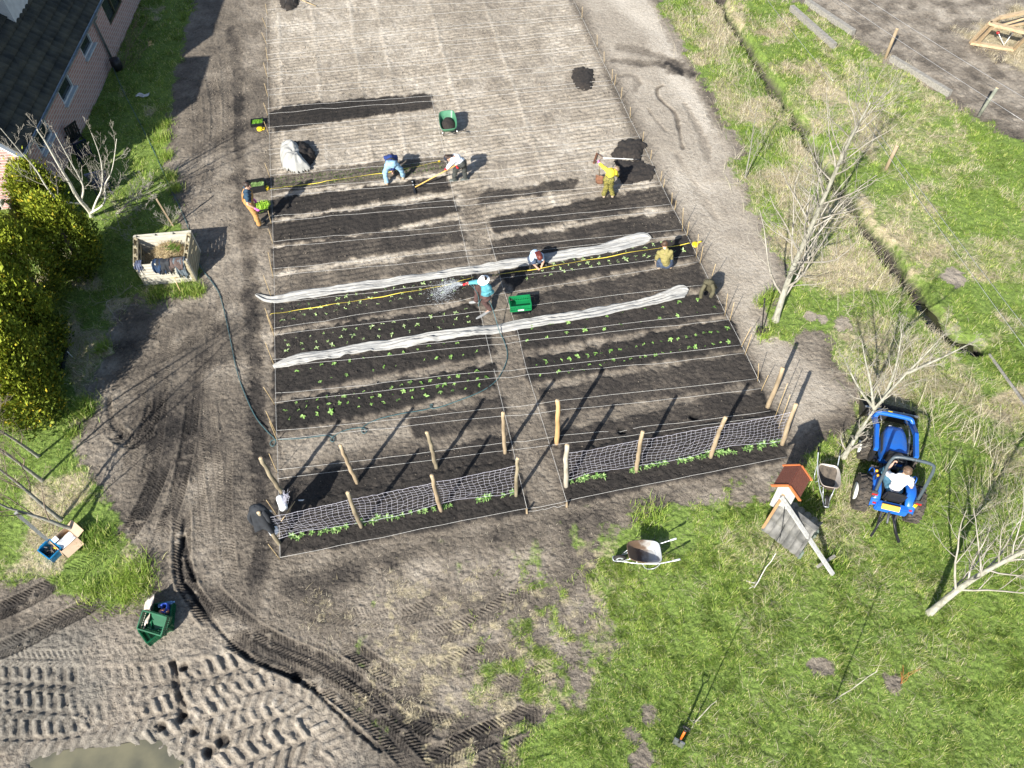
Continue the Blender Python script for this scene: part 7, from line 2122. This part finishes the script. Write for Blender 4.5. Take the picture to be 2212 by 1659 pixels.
person((559, 489), math.radians(12), dict(pelvis=(0, -.02, .97), chest=(0, .03, 1.28), neck=(0, .06, 1.46), head=(0, .12, 1.60), face=(.25, 1, -.6), haR=(.27, .16, .90), haL=(-.24, .10, .90), elR=(.27, -.02, 1.13), elL=(-.26, -.02, 1.14), knR=(.11, .06, .5), anR=(.11, .05, .09), toeR=(.14, .25, .03), shR=(.19, .04, 1.41), shL=(-.19, .04, 1.41)),
       'person standing in ochre dungarees over a dark blue T-shirt, hair in a bun, pink gloves', pm('petrol_shirt', (.025, .065, .11), (.016, .045, .08), 8, .85, bump=.2), pm('ochre_canvas', (.50, .28, .095), (.38, .205, .07), 7, .85, bump=.2), dshoe, dark_hair, 'short', pink, extra=straps, hairlen=1, legcut=.16)
# 2 bending over with legs apart


def belt(o, J):
    q = MB(); q.lathe([(.150, -.02), (.153, 0), (.150, .02)], n=24); b = q.build('belt', dshoe, o); d = Vector(J['chest'] - J['pelvis']).normalized(); b.rotation_euler = d.to_track_quat('Z', 'Y').to_euler(); b.location = Vector(J['pelvis']) + d * .10


person((853, 391), math.radians(84), dict(pelvis=('px', 845, 354, .78), hipL=('px', 838, 357, .74), hipR=('px', 853, 354, .74), chest=('px', 843, 343, .80), neck=('px', 844, 337, .66), head=('px', 846, 339, .50), face=(0, -.3, -1), shL=('px', 834, 341, .74), shR=('px', 855, 339, .74), elL=('px', 838, 352, .40), elR=('px', 855, 350, .40), haL=('px', 845, 367, .14), haR=('px', 851, 368, .12),
       knL=('px', 831.5, 373, .42), knR=('px', 866, 367, .42), anL=('px', 835, 393, .09), anR=('px', 871, 381, .09), toeL=('px', 832, 386, .03), toeR=('px', 874, 374, .03)),
       'person bending double in a navy jumper and light blue jeans, seen from behind', pm('royal_navy', (.018, .045, .20), (.012, .030, .135), 7, .85, bump=.2), jeans, tshoe, dark_hair, 'long', None, extra=belt)
# 3 raking
P3 = (994, 388); h3 = heading((996, 386), (900, 402))
pr3 = person(P3, h3, dict(pelvis=('px', 997, 351, .80), hipL=('px', 994, 356, .78), hipR=('px', 1001, 351, .78), chest=('px', 987, 342, .98), neck=('px', 976, 341, 1.06), head=('px', 967, 341, 1.06), face=(0, .5, -1), shL=('px', 980, 348, 1.0), shR=('px', 982, 337, 1.0), elL=('px', 972, 355, .86), elR=('px', 987, 348, .84), haL=('px', 966, 362.5, .74), haR=('px', 986.5, 356.5, .80),
       knL=('px', 983, 368, .44), knR=('px', 1003, 366, .44), anL=('px', 981, 387, .09), anR=('px', 1005, 384, .09), toeL=('px', 974, 390, .03), toeR=('px', 998, 388, .03), grip=1.0),
       'person raking in a white shirt, dark cap, red gloves and dark trousers', pm('white_shirt', (.70, .74, .78), (.58, .63, .68), 7, .85, bump=.2), pm('dark_olive_trousers', (.055, .06, .055), (.034, .038, .035), 8, .85, bump=.2), pm('green_boot', (.07, .085, .08), (.05, .06, .055), 12, .6), dark_hair, 'long', redg, hat=('cap', pm('navy_cap', (.015, .02, .035), None, 12, .8)), hairlen=2)
a = G(897, 404, .10); b = G(989, 354.5, .84); o = empty('landscape_rake', a, 0, 'wide black rake with a long orange-yellow handle held by the person in the cap', 'rake')
q = MB(); q.tube([Vector(), b - a], .019, 8); q.build('shaft', pm('varnished_handle', (.72, .44, .13), (.60, .35, .10), 6, .4, bump=.03), o)
s0 = G(890, 389, .05) - a; s1 = G(897, 418, .05) - a; q = MB(); q.beam(s0, s1, .06, .04); dd = (s1 - s0)
for i in range(14): p = s0 + dd * (i / 13); q.tube([p, p + Vector((.03, 0, -.06))], [.008, .005], 4)
for t in (.3, .7): q.tube([Vector(), s0 + dd * t], .012, 6)
q.build('head', black_m, o)
for t in (.18, .42): k = MB(); k.ball(s0 + dd * t + Vector((0, 0, .03)), .028, 8, 6); k.build('steel_clamp', steel, o)
# 4 person in yellow
person((1313, 424), math.radians(86), dict(pelvis=('px', 1315.5, 388, .80), hipL=('px', 1311, 389, .78), hipR=('px', 1320, 388, .78), chest=('px', 1319, 373, .92), neck=('px', 1325, 367, .94), head=('px', 1331, 366, .88), face=(.25, .2, -1), shL=('px', 1311, 367, .97), shR=('px', 1329, 373, .88), elL=('px', 1302, 359.5, 1.0), haL=('px', 1295.5, 353, 1.02), elR=('px', 1333, 378, .62), haR=('px', 1330, 372, .42),
       knL=('px', 1309.5, 405, .44), knR=('px', 1319.5, 404, .44), anL=(-.14, -.02, .09), anR=(.15, -.02, .09), toeL=(-.17, .18, .03), toeR=(.18, .18, .03), grip=1.0),
       'person bending in a bright yellow jumper, patterned olive trousers and pink gloves, holding a spade', pm('yellow_jumper', (.84, .66, .055), (.74, .56, .035), 7, .85, bump=.2), pm('olive_pattern', (.27, .235, .05), (.085, .085, .022), 34, .85, bump=.2, lo=.46, hi=.54), tshoe, pm('fair_hair', (.26, .19, .12), (.16, .115, .07), 22, .6, bump=.3), 'long', pink)
# 5 crouching, facing the viewer
person((1160, 571), math.radians(-78), dict(pelvis=('px', 1153, 558, .27), hipL=('px', 1158, 559, .27), hipR=('px', 1149, 560, .27), chest=('px', 1156, 549, .52), neck=('px', 1161, 550, .66), head=('px', 1165, 555, .66), face=(0, .3, -1), shL=('px', 1169, 552, .58), shR=('px', 1149, 553, .58), elL=('px', 1174, 564, .34), elR=('px', 1150, 567, .34), haL=('px', 1170, 575, .12), haR=('px', 1161, 579, .12),
       knL=('px', 1166, 563, .40), knR=('px', 1154, 566, .40), anL=(-.18, -.06, .09), anR=(.18, -.06, .09), toeL=(-.24, .13, .03), toeR=(.24, .13, .03)),
       'person crouching in a pale blue T-shirt with auburn hair, planting by the farther fleece', pm('pale_blue_shirt', (.52, .64, .76), (.42, .54, .66), 7, .85, bump=.2), djeans, dshoe, red_hair, 'short', None, hairlen=2)
# 6 crouching, seen from behind
person((1436, 577), math.radians(82), dict(pelvis=('px', 1439, 570, .28), hipL=('px', 1432, 571, .27), hipR=('px', 1446, 569, .27), chest=('px', 1437, 555, .58), neck=('px', 1436, 541, .76), head=('px', 1436, 528, .88), face=(0, .8, -.9), shL=('px', 1424, 546, .70), shR=('px', 1449, 545, .70), elL=('px', 1419, 558, .44), elR=('px', 1450, 558, .44), haL=('px', 1424, 552, .18), haR=('px', 1444, 546, .18),
       knL=('px', 1425, 562, .40), knR=('px', 1449, 560, .40), anL=(-.20, -.04, .09), anR=(.18, .0, .09), toeL=(-.27, .15, .03), toeR=(.24, .19, .03)),
       'person crouching with back to the viewer in an olive jumper and jeans', pm('olive_jumper', (.27, .235, .085), (.21, .18, .06), 7, .85, bump=.2), djeans, tshoe, brown_hair, 'long', None, hairlen=3)
# 7 watering
person((1043, 661), heading((1045, 640), (985, 640)), dict(pelvis=('px', 1050, 638, .92), hipL=(-.12, -.06, .90), hipR=(.10, .0, .90), chest=('px', 1051, 622, 1.22), neck=('px', 1047, 610, 1.40), head=('px', 1044, 604, 1.52), face=(.1, 1, -.75), shL=('px', 1056, 622, 1.34), shR=('px', 1040, 608, 1.38),
       elR=('px', 1026, 609, 1.25), haR=('px', 1014, 611, 1.18), elL=('px', 1062, 631, 1.06), haL=('px', 1051, 637.5, 1.0), knL=(-.20, -.02, .50), knR=(.14, .14, .50), anL=('px', 1059, 667.5, .09), anR=('px', 1029, 650, .09), toeL=(-.50, .12, .03), toeR=('px', 1018, 653.5, .03), grip=1.1),
       'person in a white sun hat and teal jacket watering the bed with a hose', pm('teal_jacket', (.085, .30, .36), (.06, .23, .28), 7, .7, bump=.2), pm('maroon_trousers', (.085, .045, .040), (.055, .03, .027), 8, .85, bump=.2), gshoe, dark_hair, 'long', None, hat=('sun', pm('white_hat', (.86, .86, .86), (.80, .80, .80), 9, .8, bump=.1)), jacket_len=.15)
a = G(1011, 611, 1.19); b = G(1000.5, 615.3, 1.12); q = MB(); q.capsule(Vector(), (b - a) * .7, .022, .020, 10); q.tube([(b - a) * .6, b - a], [.028, .034], 10); tag(q.build('spray_nozzle', redg, None, a), 'red spray nozzle at the end of the hose', 'nozzle')
# fan of droplets
n = 2600; t = rng.random(n) ** .75; e0 = np.array(b); aim = np.array(G(948, 640, .05)); sprd = rng.normal(0, 1, (n, 3)) * np.array([.16, .16, .05])
P = np.array(G(1000.5, 615.3, 1.12))[None] * (1 - t[:, None]) + (aim[None] + sprd * 1.3) * t[:, None]; P[:, 2] += .22 * np.sin(t * math.pi)
dv = aim - np.array(G(1000.5, 615.3, 1.12)); dv /= np.linalg.norm(dv); L = .02 + .02 * rng.random(n); r_ = .0022 + .0015 * rng.random(n)
oct_ = np.array([[0, 0, -1], [1, 0, 0], [0, 1, 0], [-1, 0, 0], [0, -1, 0], [0, 0, 1]], float)
s1_ = np.cross(dv, [0, 0, 1.]); s1_ /= np.linalg.norm(s1_); s2_ = np.cross(dv, s1_)
V = P[:, None] + (oct_[None, :, 2:3] * L[:, None, None]) * dv + (oct_[None, :, 0:1] * r_[:, None, None]) * s1_ + (oct_[None, :, 1:2] * r_[:, None, None]) * s2_
F_ = np.array([[0, 2, 1], [0, 3, 2], [0, 4, 3], [0, 1, 4], [5, 1, 2], [5, 2, 3], [5, 3, 4], [5, 4, 1]])
tag(fast_mesh('water_spray', V.reshape(-1, 3), (np.arange(n)[:, None, None] * 6 + F_).reshape(-1), 3, pm('water_drops', (.80, .85, .90), (.74, .80, .86), 9, .1, bump=0, trans=.35)), 'fan of water droplets from the red nozzle', None, None, 'stuff')
# 8 the driver
dl = lambda x, y, z: (-y, x, z)          # tractor axes (ahead, left, up) to the person's (right, ahead, up)
person(None, hd_, dict(pelvis=dl(.0, 0, .84), hipL=dl(.08, .09, .82), hipR=dl(.08, -.09, .82), chest=dl(.0, 0, 1.16), neck=dl(.05, -.02, 1.36), head=dl(.10, -.06, 1.50), face=(.1, 1, -.3), shL=dl(.02, .19, 1.30), shR=dl(.02, -.19, 1.30), elL=dl(.22, .27, 1.08), haL=dl(.46, .14, 1.12), elR=dl(.02, -.30, 1.04), haR=dl(.20, -.36, .90),
       knL=dl(.46, .19, .86), knR=dl(.46, -.17, .86), anL=dl(.56, .20, .60), anR=dl(.56, -.20, .60), toeL=dl(.76, .22, .55), toeR=dl(.76, -.22, .55), grip=.9),
       'person with brown hair in a white T-shirt and jeans driving the blue tractor', pm('white_tshirt', (.84, .84, .86), (.76, .76, .79), 7, .85, bump=.15), pm('mid_denim', (.07, .18, .26), (.045, .13, .19), 9, .85, bump=.2), dshoe, pm('mid_brown_hair', (.16, .10, .06), (.09, .055, .035), 22, .55, bump=.4), 'short', None, base=(org[0], org[1], gz(org)), hairlen=3)

# ---------------------------------------------------------------- clothes and bags hung on posts and stakes
def hung(name, top, foot, mat, label, cat, Hh, r0_, r1, seed, sleeve=True):
    b = G(*foot); o_ = Vector((b[0], b[1], gz(b))); T = G(*top) - o_; q = MB(); n = 30; P = []
    for i in range(16):
        f = i / 15; z_ = T.z + .05 - f * Hh; row_ = []
        cx0, cy0 = T.x * (z_ / T.z), T.y * (z_ / T.z)
        for j in range(n):
            a = TAU * j / n; r_ = (r0_ + (r1 - r0_) * f ** .7) * (1 + .35 * f * math.sin(5 * a + seed) + .15 * f * math.sin(11 * a + 2 * seed)) * (.04 if i == 0 else (.6 if i == 1 else 1))
            row_.append((cx0 + r_ * 1.15 * math.cos(a), cy0 + r_ * .8 * math.sin(a), z_ + (.05 * math.sin(3 * a + seed) * f)))
        P.append(row_)
    q.grid(P, wrap=True)
    ob = q.build(name, mat, None, o_); md = ob.modifiers.new('s', 'SOLIDIFY'); md.thickness = .02
    if sleeve:
        for k, s in enumerate((-1, 1)):
            sl = MB(); a = Vector((T.x + s * r0_, T.y - .05, T.z - .08)); e = a + Vector((s * .05 - .02, -.06, -.45)); sl.tube(smoothline([a, a.lerp(e, .4) + Vector((s * .07, -.04, 0)), e], 2), [.085] * 3 + [.075] * 3 + [.068] * 2 if False else .055, 10); sl.build('sleeve', mat, ob)
    return tag(ob, label, cat)


hung('black_jacket', (553, 1096, 1.62), (604, 1174), pm('black_cloth', (.022, .026, .032), (.012, .014, .018), 7, .85, bump=.3), 'black jacket hung over the post at the front left corner of the beds', 'jacket', .80, .12, .21, 1)
hung('olive_jacket', (1531, 607, .92), (1531, 633), pm('olive_cloth', (.105, .095, .055), (.06, .055, .032), 7, .85, bump=.3), 'olive brown jacket hung on a stake at the right ends of the beds', 'jacket', .70, .09, .14, 2)
q = MB(); c = G(585, 1130, .55); q.capsule((-.05, .14, .10), (.05, -.14, -.10), .10, .12, 14); q.capsule((-.02, .2, .16), (-.05, .14, .1), .05, .09)
remesh(q, 'white_bag', pm('white_plastic', (.82, .84, .86), (.70, .74, .78), 5, .4, bump=.2), None, .016, 2, wrinkle=.05).location = c
tag(bpy.data.objects[-1] if False else [o for o in COL.objects if o.name == 'white_bag'][0], 'white plastic bag hanging beside the black jacket', 'bag')
q = MB(); a, b = G(604, 1073, .10), G(614, 1100, .10); q.tube([Vector(), (b - a) * .1, (b - a) * .9, b - a], [.085, .10, .10, .085], 14); ob = q.build('net_bundle', pm('white_film', (.84, .86, .88), (.74, .77, .80), 6, .35, bump=.15), None, a)
tag(ob, 'rolled white net bundle at the back of the left net', 'net bundle')
q = MB(); R_ = random.Random(8)
for i in range(14): q.tube(smoothline([Vector((.12 + R_.gauss(.05, .05), R_.gauss(-.1, .12), R_.uniform(0, .16))) for _ in range(6)], 2), .0035, 3)
q.build('loose_netting', net_m, ob)
# ================================================================ LIGHT
w = bpy.data.worlds.new('World'); SC.world = w; w.use_nodes = True
nt = w.node_tree
sky = nt.nodes.new('ShaderNodeTexSky'); sky.sky_type = 'NISHITA'; sky.sun_disc = False
sky.sun_elevation = SUN_EL
# the sun stands opposite to where the shadows fall
sx, sy = -math.cos(SUN_AZ), -math.sin(SUN_AZ)
sky.sun_rotation = math.atan2(sx, sy)
sky.air_density = 1.0; sky.dust_density = 1.0
bg = nt.nodes['Background']; bg.inputs['Strength'].default_value = .082
nt.links.new(sky.outputs[0], bg.inputs['Color'])
sl = bpy.data.lights.new('sun', 'SUN'); sl.energy = 4.9; sl.angle = math.radians(.55); sl.color = (1.0, .955, .88)
so = bpy.data.objects.new('sun', sl); COL.objects.link(so)
d = Vector((math.cos(SUN_AZ) * math.cos(SUN_EL), math.sin(SUN_AZ) * math.cos(SUN_EL), -math.sin(SUN_EL)))
so.rotation_euler = d.to_track_quat('-Z', 'Y').to_euler()
so.location = (-20, -30, 40)
SC.view_settings.view_transform = 'Standard'
SC.view_settings.look = 'None'
SC.view_settings.gamma = 1.0
SC.view_settings.exposure = 1.08
